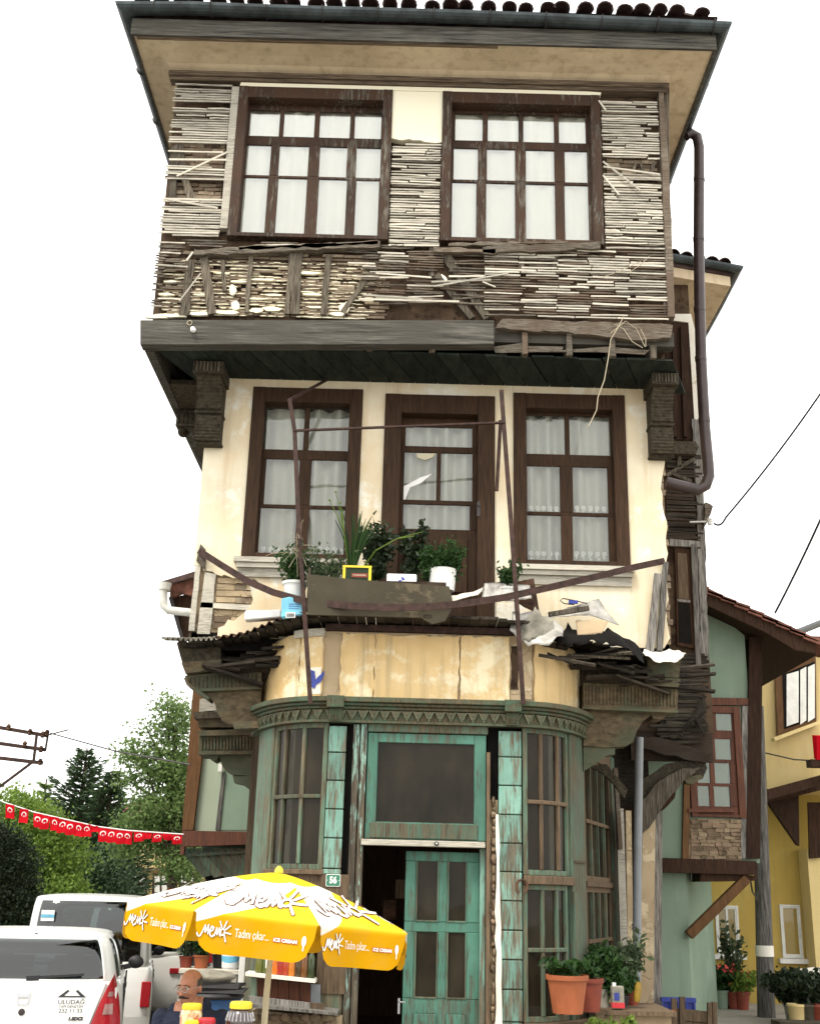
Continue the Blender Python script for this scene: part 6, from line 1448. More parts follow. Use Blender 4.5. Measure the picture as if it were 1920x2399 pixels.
# ============================================================ VEHICLES
n_ = NT('car_white'); c_ = n_.coord(); d_ = n_.ramp(n_.noise(n_.coord((1, 1, 2)), 1.2, 5), .35, .8)
M['car_white'] = n_.bsdf(n_.mix(n_.math('MULTIPLY', d_, .35), (.74, .74, .71), (.50, .48, .42)), .28, .5, Coat_Weight=.4, Coat_Roughness=.08)
plain('car_dark', (.03, .035, .045), .25, .6, .2, .05); plain('car_silver', (.42, .42, .41), .3, .6, .3, .05)
plain('lamp_red', (.34, .006, .012), .25, .4, 0, .1); plain('lamp_clear', (.32, .17, .15), .12, .7, 0, .15); plain('trim_black', (.02, .02, .022), .55, .4, 0, .1); plain('seat_grey', (.05, .05, .052), .85, .2, 0, .2)
def car(name, label, loc, yaw, L, W, Hh, belt, paint, rear=(.10, .42), front=(2.95, 2.05), roof_w=.70, hood_z=.90, dpil=.16, cat='car', seats=True):
    t = thing(name, label, cat, (0, 0, 0)); w = W / 2
    fy = [0, .012, .03, .07, .14, .3, .09 * L + .2, .5 * L, .75 * L, .9 * L, .97 * L, L]
    fw = [.80, .86, .90, .945, .965, .985, 1, 1, .985, .94, .86, .74]
    zb_ = [.42, .34, .3, .26, .24, .22, .2, .2, .2, .2, .24, .34]
    zt_ = [.56, .62, belt - .12, belt - .02, belt, belt, belt, belt, belt - .01, hood_z, hood_z - .1, hood_z - .3]
    m = MB(); o = []; ns = None
    for y, k, zb1, zt1 in zip(fy, fw, zb_, zt_):
        hw_ = w * k; half = [(0, zb1), (hw_ * .85, zb1), (hw_ * .97, zb1 + .07), (hw_, zb1 + (zt1 - zb1) * .35), (hw_ * .995, zb1 + (zt1 - zb1) * .65), (hw_ * .975, zt1 - .05), (hw_ * .94, zt1), (0, zt1 + .005)]
        sec = half + [(-a, b) for a, b in half[-2:0:-1]]; ns = len(sec); o += [(a, y, b) for a, b in sec]
    f = [tuple(range(ns - 1, -1, -1)), tuple((len(fy) - 1) * ns + j for j in range(ns))]
    for i in range(len(fy) - 1):
        for j in range(ns): f.append((i * ns + j, i * ns + (j + 1) % ns, (i + 1) * ns + (j + 1) % ns, (i + 1) * ns + j))
    m.add(o, f); body = m.build('body', M[paint], t, smooth=38)
    wr, wb = w * roof_w, w * .955; rb0, rr0 = rear; fb0, fr0 = front
    # greenhouse: one smooth shell, its glazed areas built as panes
    def gh(ang, v):
        e = 1 / 2.6; ca, sa = math.cos(ang), math.sin(ang); ux = math.copysign(abs(ca) ** e, ca); uy = math.copysign(abs(sa) ** e, sa)
        vv = min(v, 1.0); k = vv ** 1.12; hw_ = wb + (wr - wb) * k; y0 = rb0 + (rr0 - rb0) * vv ** 1.05; y1 = fb0 + (fr0 - fb0) * vv
        x, y = hw_ * ux, (y0 + y1) / 2 + (y1 - y0) / 2 * uy - (.035 * math.sin(math.pi * vv) * (1 if uy < -.9 else 0))
        z = belt - .02 + (Hh - .07 - belt + .02) * math.sin(min(vv, 1) * 1.48) / math.sin(1.48)
        if v > 1:
            q = (v - 1); s_ = math.cos(q * math.pi / 2); cy = (y0 + y1) / 2; x *= s_; y = cy + (y - cy) * s_; z += .07 * math.sin(q * math.pi / 2) ** .6
        return (x, y, z)
    NA, NV = 120, 14; cls = {}
    def kind(i, j):
        d = ((i + .5) * 360 / NA) % 360; v = (j + .5) / NV
        if j >= NV: return 'shell'
        if .10 < v < .90:
            if 270 - RGW < d < 270 + RGW: return 'rear_window'
            if 52 < d < 128: return 'windscreen'
            if SGA < d - 180 * (d > 90 and d < 270) or True:
                for nm, lo, hi in (('r', 0, 0),): pass
            dd = d if d < 180 else d - 360            # right side runs -45..45, left side 135..225
            for base_ in (0, 180):
                q = (d - base_ + 180) % 360 - 180
                if base_ == 180: q = -q
                if -27 < q < -9 or -5 < q < 22: return 'side_window%d_%d' % (base_, q > -7)
        return 'shell'
    RGW, SGA = 37, 0
    for i in range(NA):
        for j in range(NV + 8): cls.setdefault(kind(i, j), []).append((i, j))
    def vv_(j): return j / NV if j <= NV else 1 + (j - NV) / 8
    for nm, cells in cls.items():
        m = MB(); idx = {}
        for i, j in cells:
            f = []
            for a_, b_ in ((i, j), (i + 1, j), (i + 1, j + 1), (i, j + 1)):
                key = (a_ % NA, b_)
                if key not in idx: idx[key] = len(m.v); m.v.append(gh(2 * math.pi * key[0] / NA, vv_(b_)))
                f.append(idx[key])
            m.f.append(f); m.m.append(0)
        if nm == 'shell':
            sh_ = m.build('cabin_shell', M[paint], t, smooth=60, fixn=False); sh_.modifiers.new('t', 'SOLIDIFY').thickness = .03
        else: m.build(nm.split('0_')[0].rstrip('0123456789_'), M['glass_car'], t, smooth=60, fixn=False)
    for sx in (-1, 1):
        m = MB(); c = Vector((sx * (w + .085), fb0 - .6, belt + .05)); m.sphere(c, .085, 12, 8, 0, (1.0, .6, .8)); m.build('mirror', M['trim_black'], t, smooth=50); m = MB(); m.bar(c - V(sx * .03, 0, .03), c - V(sx * .15, 0, .06), .05, .05); m.build('mirror_arm', M['trim_black'], t)
        for yy in (.62, L - .78):
            rm = Matrix.Rotation(rad(90), 3, 'Y'); c = Vector((sx * (w - .11), yy, .29)); m = MB()
            m.lathe([(.17, -.095), (.27, -.1), (.298, -.07), (.298, .07), (.27, .1), (.17, .095)], c, 22, 0, rm); wl_ = m.build('wheel', M['rubber'], t, smooth=40)
            m = MB(); m.lathe([(.175, -.09), (.17, -.05), (.06, -.06), (.04, .06), (.17, .05), (.175, .09)], c, 18, 0, rm); m.build('rim', M['steel'], wl_, smooth=40)
        for yy in (1.05, 1.95): part('door_handle', M['trim_black'], t, (sx * w * .995 - .012, sx * w * .995 + .012, yy, yy + .2, belt - .18, belt - .14))
        for yy in (.85, 1.75, 2.75): part('door_gap', M['trim_black'], t, (sx * w * .99 - .012, sx * w * .99 + .008, yy, yy + .007, .32, belt - .06))
    m = MB(); fl = belt - .35
    m.box(-w * .85, w * .85, .25, L * .72, fl - .05, fl); m.box(-w * .85, w * .85, fb0 - .45, fb0 - .15, fl, belt + .02)
    m.build('interior', M['seat_grey'], t)
    if seats:
        for x in (-.36, .36):
            for y in (1.0, 2.0):
                m = MB(); m.box(x - .25, x + .25, y, y + .16, fl, belt + .12); m.sphere((x, y + .06, belt + .25), .13, 10, 8, 0, (.95, .5, .75)); m.bar((x, y + .06, belt + .08), (x, y + .06, belt + .2), .08, .03); m.build('seat', M['seat_grey'], t, smooth=40, bevel=0)
    t.location = loc; t.rotation_euler = (0, 0, yaw)
    return t
def local(t):  # parts added after placement are still given in the car's own frame
    return t
YAW = rad(12)
cz = gz_(-3.4, 11.2)
HB = car('parked_car', 'white hatchback with red tail lamps and a lettered sticker on its tailgate', (-3.36, 11.25, cz - .005), YAW, 4.02, 1.75, 1.525, 1.09, 'car_white', (.09, .33), (2.95, 2.05), .80, .95, .17)
DZ = .07
tg = lambda x, z: (x, max(0, (z - .62)) * .17 - .035 - .02 * (1 - (x / .8) ** 2), z + DZ)
def slab(nm, mt, fn, nu, nv, dy, parent, off=0.):
    """closed thin shell over fn, dy thick"""
    m = MB(); m.grid(fn, nu, nv); m.grid(lambda u, v: tuple(Vector(fn(u, v)) + V(0, dy, 0)), nu, nv); k = (nu + 1) * (nv + 1); w_ = nv + 1
    rim = [i * w_ for i in range(nu + 1)] + [nu * w_ + j for j in range(1, w_)] + [i * w_ + nv for i in range(nu - 1, -1, -1)] + [j for j in range(nv - 1, 0, -1)]
    for i in range(len(rim)): a_, b_ = rim[i], rim[(i + 1) % len(rim)]; m.f.append([a_, b_, b_ + k, a_ + k]); m.m.append(0)
    return m.build(nm, M[mt], parent, smooth=40)
TGT = slab('tailgate', 'car_white', lambda u, v: tg((u * 2 - 1) * (.58 + .13 * v), .635 + .395 * v), 14, 8, .05, HB)
slab('bumper', 'car_white', lambda u, v: (.875 * math.sin((u * 2 - 1) * 1.3) / math.sin(1.3), -.085 + .22 * (abs(u * 2 - 1) ** 3) + .03 * (2 * v - 1) ** 2, .24 + (.385 + DZ) * v), 22, 6, .08, HB)
part('bumper_gap', M['trim_black'], HB, (-.57, .57, -.045, -.03, .694, .704))
for sx in (-1, 1):
    def lampf(u, v, off=0):
        z = .66 + .44 * v; xi = .605 + .125 * v + .05 * v * v; xo = .868 - .035 * v - .06 * v * v
        x = xi + (xo - xi) * u; return (sx * x, -.055 + .17 * max(0, z - .62) + .12 * u ** 2.4 - off, z + DZ)
    lm = slab('tail_lamp', 'lamp_red', lampf, 8, 12, .08, HB)
    m = MB(); m.grid(lambda u, v: lampf(.3 + .4 * u, .22 + .2 * v, .006), 6, 6); m.build('reversing_lens', M['lamp_clear'], lm, smooth=60, fixn=False)
    m = MB(); m.grid(lambda u, v: lampf(.3 + .35 * u, .56 + .09 * v, .008), 4, 3); m.build('indicator_lens', M['lamp_clear'], lm, smooth=60, fixn=False)
def on_tail(mb, v2, f2, cx_, cz_, s=1, off=.004): mb.add([tuple(Vector(tg(cx_ + x * s, cz_ + y * s)) - V(0, off, 0)) for x, y in v2], f2)
m = MB()
for txt, sz, z, sx in (('ULUDAĞ', .052, .858, 1.12), ('YAPI DENETİM', .030, .821, 1.05), ('232 11 33', .046, .786, 1.12)):
    v2, f2 = textmesh(txt, sz, None, sx=sx); on_tail(m, v2, f2, .42, z)
for sgn in (-1, 1): on_tail(m, [(sgn * .025, .952), (sgn * .045, .960), (sgn * .125, .898), (sgn * .085, .898)], [(0, 1, 2, 3)], .42, 0)
on_tail(m, [(-.125, .898), (.125, .898), (.09, .910), (-.09, .910)], [(0, 1, 2, 3)], .42, 0)
m.build('sticker', M['black_print'], TGT, fixn=False)
m = MB(); v2, f2 = textmesh('1.5DCI', .036, None, bold=.003, sx=1.2, shear=.1); on_tail(m, v2, f2, .47, .722, 1, .008); m.build('engine_badge', M['iron_dark'], TGT, fixn=False)
m = MB()
for a in ([(-.065, .945), (-.055, .945), (-.033, .845), (-.046, .835)], [(.065, .945), (.055, .945), (.033, .845), (.046, .835)], [(-.046, .835), (.046, .835), (.034, .848), (-.034, .848)], [(-.05, .925), (.05, .925), (.042, .895), (-.042, .895)]): on_tail(m, a, [(0, 1, 2, 3)], 0, 0, 1, .012)
m.build('badge', M['steel'], TGT, fixn=False)
m = MB(); m.lathe([(.03, 0), (.027, .012), (.014, .014)], Vector(tg(0, .775)) + V(0, -.002, 0), 14, 0, Matrix.Rotation(rad(90), 3, 'X')); m.build('lock', M['iron_dark'], TGT, smooth=40)
part('handle', M['trim_black'], TGT, (-.13, .10, -.07, -.045, .688, .71))
m = MB(); m.bar((.10, .04, 1.13), (.50, .065, 1.155), .02, .02); m.bar((.11, .045, 1.125), (.0, .045, 1.12), .05, .04); m.build('wiper', M['trim_black'], HB)
part('washer_nozzle', M['trim_black'], HB, (.0, .03, .36, .40, 1.475, 1.495))
VN = car('parked_van', 'white minibus with a large rear window parked behind the white hatchback', (P(205, 2200, 15.6).x, 15.6, gz_(-4, 15.6)), YAW, 4.7, 1.75, 1.99, 1.12, 'car_white', (.04, .14), (3.9, 3.3), .86, .95, .12, 'van')
part('window_label', M['white_paint'], VN, (-.60, -.44, .02, .03, 1.66, 1.79)); part('label_band', M['bag_blue'], VN, (-.60, -.44, .015, .019, 1.70, 1.74))
for sx in (-1, 1): m = MB(); m.box(sx * .78 - .06, sx * .78 + .06, -.02, .06, .66, .96); m.build('tail_lamp', M['lamp_red'], VN, bevel=.01)
m = MB(); m.grid(lambda u, v: (.86 * math.sin((u * 2 - 1) * 1.25) / math.sin(1.25), -.06 + .12 * (abs(u * 2 - 1) ** 3), .3 + .25 * v), 16, 4); m.build('bumper', M['car_white'], VN, smooth=50, fixn=False)
MV = car('parked_minivan', 'silver-white minivan with dark windows parked beyond the minibus', (P(318, 2200, 19.6).x, 19.6, gz_(-4.5, 19.6)), YAW, 4.2, 1.72, 1.85, 1.06, 'car_white', (.05, .16), (3.5, 2.9), .84, .95, .1, 'van')
for sx in (-1, 1): m = MB(); m.box(sx * .70 - .13, sx * .70 + .13, -.02, .06, .80, .88); m.build('tail_lamp', M['lamp_red'], MV, bevel=.01)
DC = car('parked_car', 'dark car with a red tail lamp mostly hidden beyond the silver minivan', (P(400, 2220, 24.6).x, 24.6, gz_(-5, 24.6)), YAW, 4.2, 1.72, 1.5, .92, 'car_dark', (.1, .4), (3.0, 2.2), .74, .9, .12)
for sx in (-1, 1): m = MB(); m.box(sx * .74 - .1, sx * .74 + .1, -.02, .06, .68, .88); m.build('tail_lamp', M['lamp_red'], DC, bevel=.01)
car('distant_car', 'small pale car far down the street beneath the umbrella edge', (P(474, 2215, 42).x, 42, gz_(-7, 42)), rad(8), 4.1, 1.72, 1.45, .9, 'car_silver', (.1, .4), (3.0, 2.2), .74, .9, .12, seats=False)

# ============================================================ ICE-CREAM UMBRELLA
n_ = NT('umbrella_cloth'); tc_ = n_.n('ShaderNodeUVMap'); sx_ = n_.n('ShaderNodeSeparateXYZ'); n_.l(tc_.outputs[0], sx_.inputs[0])
S_, T_ = sx_.outputs[0], n_.math('MULTIPLY', sx_.outputs[1], 1.5)
wob = n_.math('MULTIPLY', n_.math('SINE', n_.math('MULTIPLY', S_, 6.0)), .035)
bd = n_.math('ADD', n_.math('SUBTRACT', 1.12, n_.math('MULTIPLY', S_, .70)), wob)
yl_ = n_.math('MAXIMUM', n_.ramp(n_.math('SUBTRACT', T_, bd), -.006, .006), n_.ramp(n_.math('SUBTRACT', .31, T_), -.006, .006))
val = n_.ramp(T_, .99, 1.03)
yc = n_.mix(val, (.78, .55, .035), (.70, .36, .008)); dirt_ = n_.math('MULTIPLY', n_.ramp(n_.noise(n_.coord(), 5, 6), .45, .75), .25)
col_ = n_.mix(dirt_, n_.mix(yl_, (.86, .84, .78), yc), (.45, .33, .12))
pd = n_.n('ShaderNodeBsdfDiffuse'); pt = n_.n('ShaderNodeBsdfTranslucent'); n_.l(col_, pd.inputs[0]); n_.l(col_, pt.inputs[0]); ms_ = n_.n('ShaderNodeMixShader'); ms_.inputs[0].default_value = .3
n_.l(pd.outputs[0], ms_.inputs[1]); n_.l(pt.outputs[0], ms_.inputs[2]); n_.l(ms_.outputs[0], n_.out.inputs[0]); M['umbrella_cloth'] = n_.mat
plain('logo_dark', (.14, .035, .02), .7, .2, 0, .1); plain('logo_white', (.86, .82, .76), .7, .2, 0, .04); plain('logo_red', (.5, .1, .03), .7, .2)
UM = thing('parasol', 'yellow and white ice-cream parasol with scalloped edge before the shop', 'parasol', (-1.0, 9.4, gz_(-1, 9.4)))
APX = Vector((-.945, 9.4, 1.775)); RU = 1.125; tilt = Matrix.Rotation(rad(4.8), 3, 'Y') @ Matrix.Rotation(rad(-1.0), 3, 'X')
def upt(i, s, t, off=0.):
    a0 = rad(-112.5 + 45 * i); a1 = a0 + rad(45)
    tt = min(t, 1.0); chord = 1 - .05 * math.sin(math.pi * s) * tt
    p = Vector((math.cos(a0), math.sin(a0), 0)).lerp(Vector((math.cos(a1), math.sin(a1), 0)), s) * (RU * tt * chord); mid = Vector((math.cos(a0 + rad(22.5)), math.sin(a0 + rad(22.5)), 0))
    p.z = -.33 * (tt ** 1.35) - .02 * math.sin(math.pi * s) * math.sin(math.pi * tt)
    if t > 1: e = t - 1; p += mid * (.02 * e + .012 * math.sin(s * 9 + i) * e * 3) + V(0, 0, -.62 * e)
    nrm = (mid + V(0, 0, .9 if t < 1 else .15)).normalized()
    return APX + tilt @ (p + nrm * off)
for i in range(8):
    m = MB(); uvs = []; nu, nv, nw = 20, 16, 7
    def row(t, w=0): 
        for k in range(nu + 1): s = k / nu; m.v.append(tuple(upt(i, s, t))); uvs.append((s, t / 1.5))
    for j in range(nv + 1): row(max(.004, j / nv))
    for j in range(1, nw + 1):
        e = j / nw
        for k in range(nu + 1):
            s = k / nu; d = min(s, 1 - s); r_ = .17; lim = 1.0 if d >= r_ else math.sqrt(max(0, 1 - ((r_ - d) / r_) ** 2)) * .62 + .38
            shrink = .015 + .01 * e; s2 = shrink + s * (1 - 2 * shrink)
            t = 1 + .42 * e * lim; m.v.append(tuple(upt(i, s2, t))); uvs.append((s2, t / 1.5))
    for j in range(nv + nw):
        for k in range(nu): m.f.append([j * (nu + 1) + k, j * (nu + 1) + k + 1, (j + 1) * (nu + 1) + k + 1, (j + 1) * (nu + 1) + k]); m.m.append(0)
    pn = m.build('canopy_panel', M['umbrella_cloth'], UM, smooth=70, fixn=False)
    ul = pn.data.uv_layers.new(name='UVMap')
    for lp_ in pn.data.loops: ul.data[lp_.index].uv = uvs[lp_.vertex_index]
    # printed lettering, front panels
    def art(x, y, x0, sc_, t0, tsc, off, sl=0):
        t = t0 - y * tsc + sl * x; k = (.9 * RU * .7654) * min(1, t); return upt(i, .5 + (x - .47 + x0) * sc_ / k, t, off)
    strokes = [[(-.02, .34), (.02, .20), (.08, .20), (.13, .40), (.19, .74), (.215, .40), (.285, .76), (.30, .34)], [(.345, .46), (.42, .52), (.44, .66), (.39, .72), (.345, .55), (.36, .30), (.42, .22), (.48, .32)], [(.49, .28), (.535, .66), (.565, .34), (.62, .68), (.64, .36), (.67, .30)],
               [(.72 + .062 * math.cos(q * .628), .50 + .15 * math.sin(q * .628)) for q in range(11)], [(.68, .70), (.60, .98)], [(.75, .70), (.80, 1.02)], [(.80, .62), (.93, .82)], [(.81, .48), (.97, .44)], [(.785, .36), (.85, .06)]]
    def logo(x0, sc_, t0, tsc, wd, off, sl=0):
        for width, mt, of in ((wd, 'logo_dark', off), (wd * .66, 'logo_white', off + .004)):
            g = MB()
            for st_ in strokes:
                P3 = [art(x, y, x0, sc_, t0, tsc, of, sl) for x, y in st_]
                nm = (art(.52, .5, x0, sc_, t0, tsc, 1, sl) - art(.52, .5, x0, sc_, t0, tsc, 0, sl)).normalized()
                for p, q in zip(P3[:-1], P3[1:]):
                    d = (q - p)
                    if d.length < 1e-5: continue
                    sd2 = d.normalized().cross(nm).normalized() * width / 2; g.poly([p - sd2, p + sd2, q + sd2, q - sd2])
                for p in P3:
                    ax = nm.orthogonal().normalized(); bx2 = nm.cross(ax); g.poly([p + (ax * math.cos(k * .785) + bx2 * math.sin(k * .785)) * width / 2 for k in range(8)])
            g.build('printed_logo', M[mt], pn, fixn=False)
    logo(.03, .52, .93, .42, .030, .010); logo(-1.28, .20, 1.30, .22, .013, .005, 0)
    def words(txt, x0, t0, size, mt, sx=1, bold=0, off=.006):
        v2, f2 = textmesh(txt, size, None, 'LEFT', bold=bold, sx=sx); g = MB(); wpan = .9 * RU * .7654
        g.add([upt(i, x0 + x / wpan, t0 - y / .62, off) for x, y in v2], f2); g.build('printed_words', M[mt], pn, fixn=False)
    words('Tadını çıkar...', .33, 1.19, .080, 'logo_white', .52); words('ICE CREAM', .655, 1.21, .030, 'logo_red', 1.0, .005, .005); words('ICE CREAM', .655, 1.21, .030, 'logo_white', 1.0, .0012, .008)
    g = MB(); g.poly([upt(i, .90 + .018 * math.cos(q * .6), 1.19 + .055 * math.sin(q * .6), .007) for q in range(11)]); g.poly([upt(i, .895, 1.24, .007), upt(i, .905, 1.24, .007), upt(i, .905, 1.29, .007), upt(i, .895, 1.29, .007)]); g.build('printed_lolly', M['logo_white'], pn, fixn=False)
    m = MB(); m.tube([upt(i, 0, .02, -.012), upt(i, 0, .5, -.012), upt(i, 0, 1, -.012)], .006, 6); m.build('rib', M['steel'], UM)
m = MB(); m.tube([Vector((-1.0, 9.4, gz_(-1, 9.4))), Vector((-.985, 9.4, .9)), APX - V(0, 0, .01)], [.024, .024, .018], 10); m.build('pole', M['paper'], UM, smooth=60)
m = MB(); m.lathe([(.02, 0), (.035, .0), (.03, .03), (.01, .05)], APX, 10); m.build('finial', M['yellow_plastic'], UM, smooth=40)
m = MB(); m.lathe([(.3, 0), (.3, .06), (.08, .1), (.04, .3)], (-1.0, 9.4, gz_(-1, 9.4)), 18); m.build('base', M['concrete'], UM, smooth=40)

# ============================================================ SEATED MAN
n_ = NT('skin'); c_ = n_.coord(); M['skin'] = n_.bsdf(n_.mix(n_.ramp(n_.noise(c_, 18, 5), .35, .7), (.36, .16, .095), (.47, .225, .145)), .5, .35, bump=n_.noise(c_, 120, 3), bs=.12)
n_ = NT('jacket'); c_ = n_.coord(); M['jacket'] = n_.bsdf(n_.mix(n_.noise(c_, 9, 4), (.010, .013, .026), (.026, .032, .055)), .85, .15, bump=n_.noise(c_, 14, 4), bs=.7, bd=.03)
plain('shirt', (.28, .24, .20), .85, .2, 0, .3, 20); plain('hair', (.03, .028, .027), .8, .2, 0, .3, 30); plain('hair_grey', (.09, .085, .08), .8, .2, 0, .3, 30); plain('trousers', (.03, .03, .032), .9, .1)
HC = Vector((-1.50, 9.0, .965))                 # head centre
gp_ = gz_(-1.5, 9)
def person():
    bl_ = []
    mm = MB()
    def ell(c, r, rot=None): mm.sphere(c, 1, 18, 12, 0, r, rot)
    def cap(p, q, r0, r1, n=7):
        p, q = Vector(p), Vector(q)
        for i in range(n + 1): t = i / n; r = r0 + (r1 - r0) * t; mm.sphere(p.lerp(q, t), r, 12, 8)
    yawh = Matrix.Rotation(rad(-24), 3, 'Z') @ Matrix.Rotation(rad(6), 3, 'X')
    def h(x, y, z): return HC + yawh @ V(x, y, z)
    # head: cranium, face, jaw, features
    ell(h(0, .02, .03), (.077, .097, .088), yawh); ell(h(0, -.025, -.02), (.066, .075, .085), yawh); ell(h(0, -.04, -.075), (.048, .052, .042), yawh); ell(h(0, -.055, -.098), (.028, .028, .02), yawh)
    ell(h(0, -.098, -.018), (.0135, .02, .028), yawh); ell(h(0, -.108, -.035), (.018, .018, .012), yawh)
    for s in (-1, 1):
        ell(h(s * .032, -.088, .022), (.024, .012, .008), yawh); ell(h(s * .042, -.07, -.025), (.022, .022, .02), yawh); ell(h(s * .078, .015, -.012), (.012, .02, .032), yawh)
    ell(h(0, -.085, -.066), (.026, .014, .008), yawh)
    # neck, torso leaning forward, arms resting towards the table, legs under it
    cap(HC + V(0, .02, -.08), HC + V(0, .05, -.2), .056, .066); ch = HC + V(.02, .06, -.31)
    ell(ch + V(0, .01, .05), (.235, .135, .14)); ell(ch + V(0, .02, -.1), (.19, .135, .2)); ell(ch + V(0, .06, -.32), (.18, .14, .16)); ell(HC + V(0.01, .06, -.165), (.135, .09, .06)); ell(HC + V(.07, .06, -.125), (.09, .07, .06)); ell(HC + V(-.07, .06, -.15), (.08, .07, .05))
    pel = Vector((HC.x, HC.y + .14, gp_ + .42)); ell(pel, (.18, .15, .12)); ell((pel + ch) / 2 + V(0, .02, -.1), (.175, .14, .2))
    for s in (-1, 1):
        sh = ch + V(s * .215, .02, .09); el = ch + V(s * .26, -.03, -.2); wr_ = Vector((HC.x + s * .12, HC.y - .32, .64))
        cap(sh, el, .075, .056); cap(el, wr_, .055, .036); cap(wr_, wr_ + V(-s * .05, -.07, -.01), .034, .026, 4)
        hp = pel + V(s * .1, -.02, 0); kn = hp + V(s * .06, -.44, .02); an = Vector((kn.x, kn.y + .04, gp_ + .07)); cap(hp, kn, .09, .068); cap(kn, an, .062, .042); cap(an, an + V(0, -.15, -.025), .045, .035, 4)
    me = bpy.data.meshes.new('p'); me.from_pydata(mm.v, [], mm.f); ob = bpy.data.objects.new('p', me); COL.objects.link(ob)
    rm = ob.modifiers.new('r', 'REMESH'); rm.mode = 'VOXEL'; rm.voxel_size = .0085; sm_ = ob.modifiers.new('s', 'SMOOTH'); sm_.iterations = 3; sm_.factor = .5
    dg = bpy.context.evaluated_depsgraph_get(); me2 = bpy.data.meshes.new_from_object(ob.evaluated_get(dg)); bpy.data.objects.remove(ob)
    for nm in ('skin', 'jacket', 'trousers', 'hair_grey', 'shirt'): me2.materials.append(M[nm])
    inv = yawh.transposed()
    for p in me2.polygons:
        c = p.center; q = inv @ (c - HC); idx = 1
        if c.z > HC.z - .16 + .25 * max(0, c.y - HC.y) + .0 and abs(c.x - HC.x) < .1 and (c - HC).length < .2:
            idx = 0
            if q.y > -.012 and -.045 < q.z < .055 + .25 * q.y and abs(q.x) > .05 and not (q.y < .04 and q.z < .012): idx = 3
            if q.y > .07 and -.06 < q.z < .06: idx = 3
        elif c.z < gp_ + .5 and c.y < HC.y + .2 and c.z < .52: idx = 2
        if idx == 1 and abs(c.x - HC.x) < .05 - .12 * max(0, HC.z - .17 - c.z) and c.y < HC.y + .02 and HC.z - .42 < c.z < HC.z - .14: idx = 4
        if idx == 1 and c.y < HC.y - .33 and c.z > .55: idx = 0
        p.material_index = idx; p.use_smooth = True
    t = bpy.data.objects.new('person', me2); COL.objects.link(t); ORG[t.name] = Vector((0, 0, 0))
    tag(t, 'seated balding man with moustache and glasses in a dark jacket behind the pickle jars', 'person')
    # moustache, brows, eyes, glasses
    g = MB()
    for s in (-1, 1):
        for k in range(5): g.sphere(h(s * (.006 + .0085 * k), -.103 + .0035 * k + .002 * k * k * .4, -.052 - .0022 * k), .0105 - .001 * k, 8, 6, 0, (1, .7, .75))
    g.build('moustache', M['hair'], t, smooth=60)
    g = MB()
    for s in (-1, 1):
        for k in range(4): g.sphere(h(s * (.016 + .012 * k), -.098 + .004 * k, .027 + .002 * k - .0015 * k * k), .006, 6, 5, 0, (1.2, .7, .6))
    g.build('eyebrows', M['hair'], t, smooth=60)
    for s in (-1, 1):
        g = MB(); g.sphere(h(s * .032, -.083, .006), .012, 10, 8); e = g.build('eye', M['white_plastic'], t, smooth=60); g = MB(); g.sphere(h(s * .032, -.092, .006), .006, 8, 6); g.build('iris', M['hair'], e, smooth=60)
    g = MB()
    for s in (-1, 1):
        ring_ = [h(s * .034 + .026 * math.cos(k * .4189) * 1.05, -.108, .001 + .019 * math.sin(k * .4189)) for k in range(16)]; g.tube(ring_, .0022, 5, cap=False); g.tube([h(s * .061, -.106, .004), h(s * .076, -.05, .006), h(s * .08, .015, .002)], .002, 5)
    g.tube([h(-.009, -.109, .004), h(0, -.112, .008), h(.009, -.109, .004)], .002, 5); gl = g.build('glasses', M['steel'], t)
    g = MB(); g.tube([h(-.09 + .0, -.05, -.02)] * 1 + [h(.0, -.09, -.17), h(.05, -.1, -.3)], .004, 5)
    return t
MAN = person()
# plastic chair under him
CH = thing('plastic_chair', 'white plastic armchair under the seated man', 'chair', (HC.x, 9.12, gp_)); zc_ = gp_ + .30
part('seat', M['white_plastic'], CH, (HC.x - .22, HC.x + .22, 8.92, 9.34, zc_ - .03, zc_), bevel=.01)
m = MB(); m.grid(lambda u, v: (HC.x + (u - .5) * .44, 9.34 + .06 * v - .05 * (2 * u - 1) ** 2 + .03, zc_ + .42 * v - .0), 8, 6); bk_ = m.build('backrest', M['white_plastic'], CH, smooth=60, fixn=False); bk_.modifiers.new('t', 'SOLIDIFY').thickness = .012
for sx in (-1, 1):
    m = MB(); m.tube([(HC.x + sx * .23, 9.38, zc_ + .26), (HC.x + sx * .275, 9.2, zc_ + .25), (HC.x + sx * .27, 8.96, zc_ + .22), (HC.x + sx * .24, 8.93, zc_)], .024, 8); m.build('armrest', M['white_plastic'], CH, smooth=60)
    for yy in (8.95, 9.33): m = MB(); m.bar((HC.x + sx * .2, yy, zc_ - .03), (HC.x + sx * .235, yy, gp_), .045, .035); m.build('leg', M['white_plastic'], CH)
# table with jars
TZ = .655
TB = thing('table', 'wooden table holding the pickle jars', 'table', (-1.15, 8.3, gp_)); part('top', M['plank_brown'], TB, (-1.75, -.75, 7.9, 8.62, TZ - .035, TZ), bevel=.006)
for x in (-1.7, -.8):
    for y in (7.95, 8.57): part('leg', M['plank_brown'], TB, (x - .03, x + .03, y - .03, y + .03, gz_(x, y), TZ - .036))
def liquid(name, c1, c2, sc=14):
    n = NT(name); k = n.noise(n.coord(), sc, 2); M[name] = n.bsdf(n.mix(n.ramp(k, .4, .6), c1, c2), .15, .6, Coat_Weight=.6, Coat_Roughness=.05)
liquid('pickle_mix', (.62, .52, .26), (.55, .17, .05), 22); liquid('pickle_green', (.16, .17, .05), (.3, .25, .06), 30); liquid('beet', (.12, .01, .015), (.25, .02, .03), 14); liquid('molasses', (.035, .018, .014), (.06, .03, .022), 5)
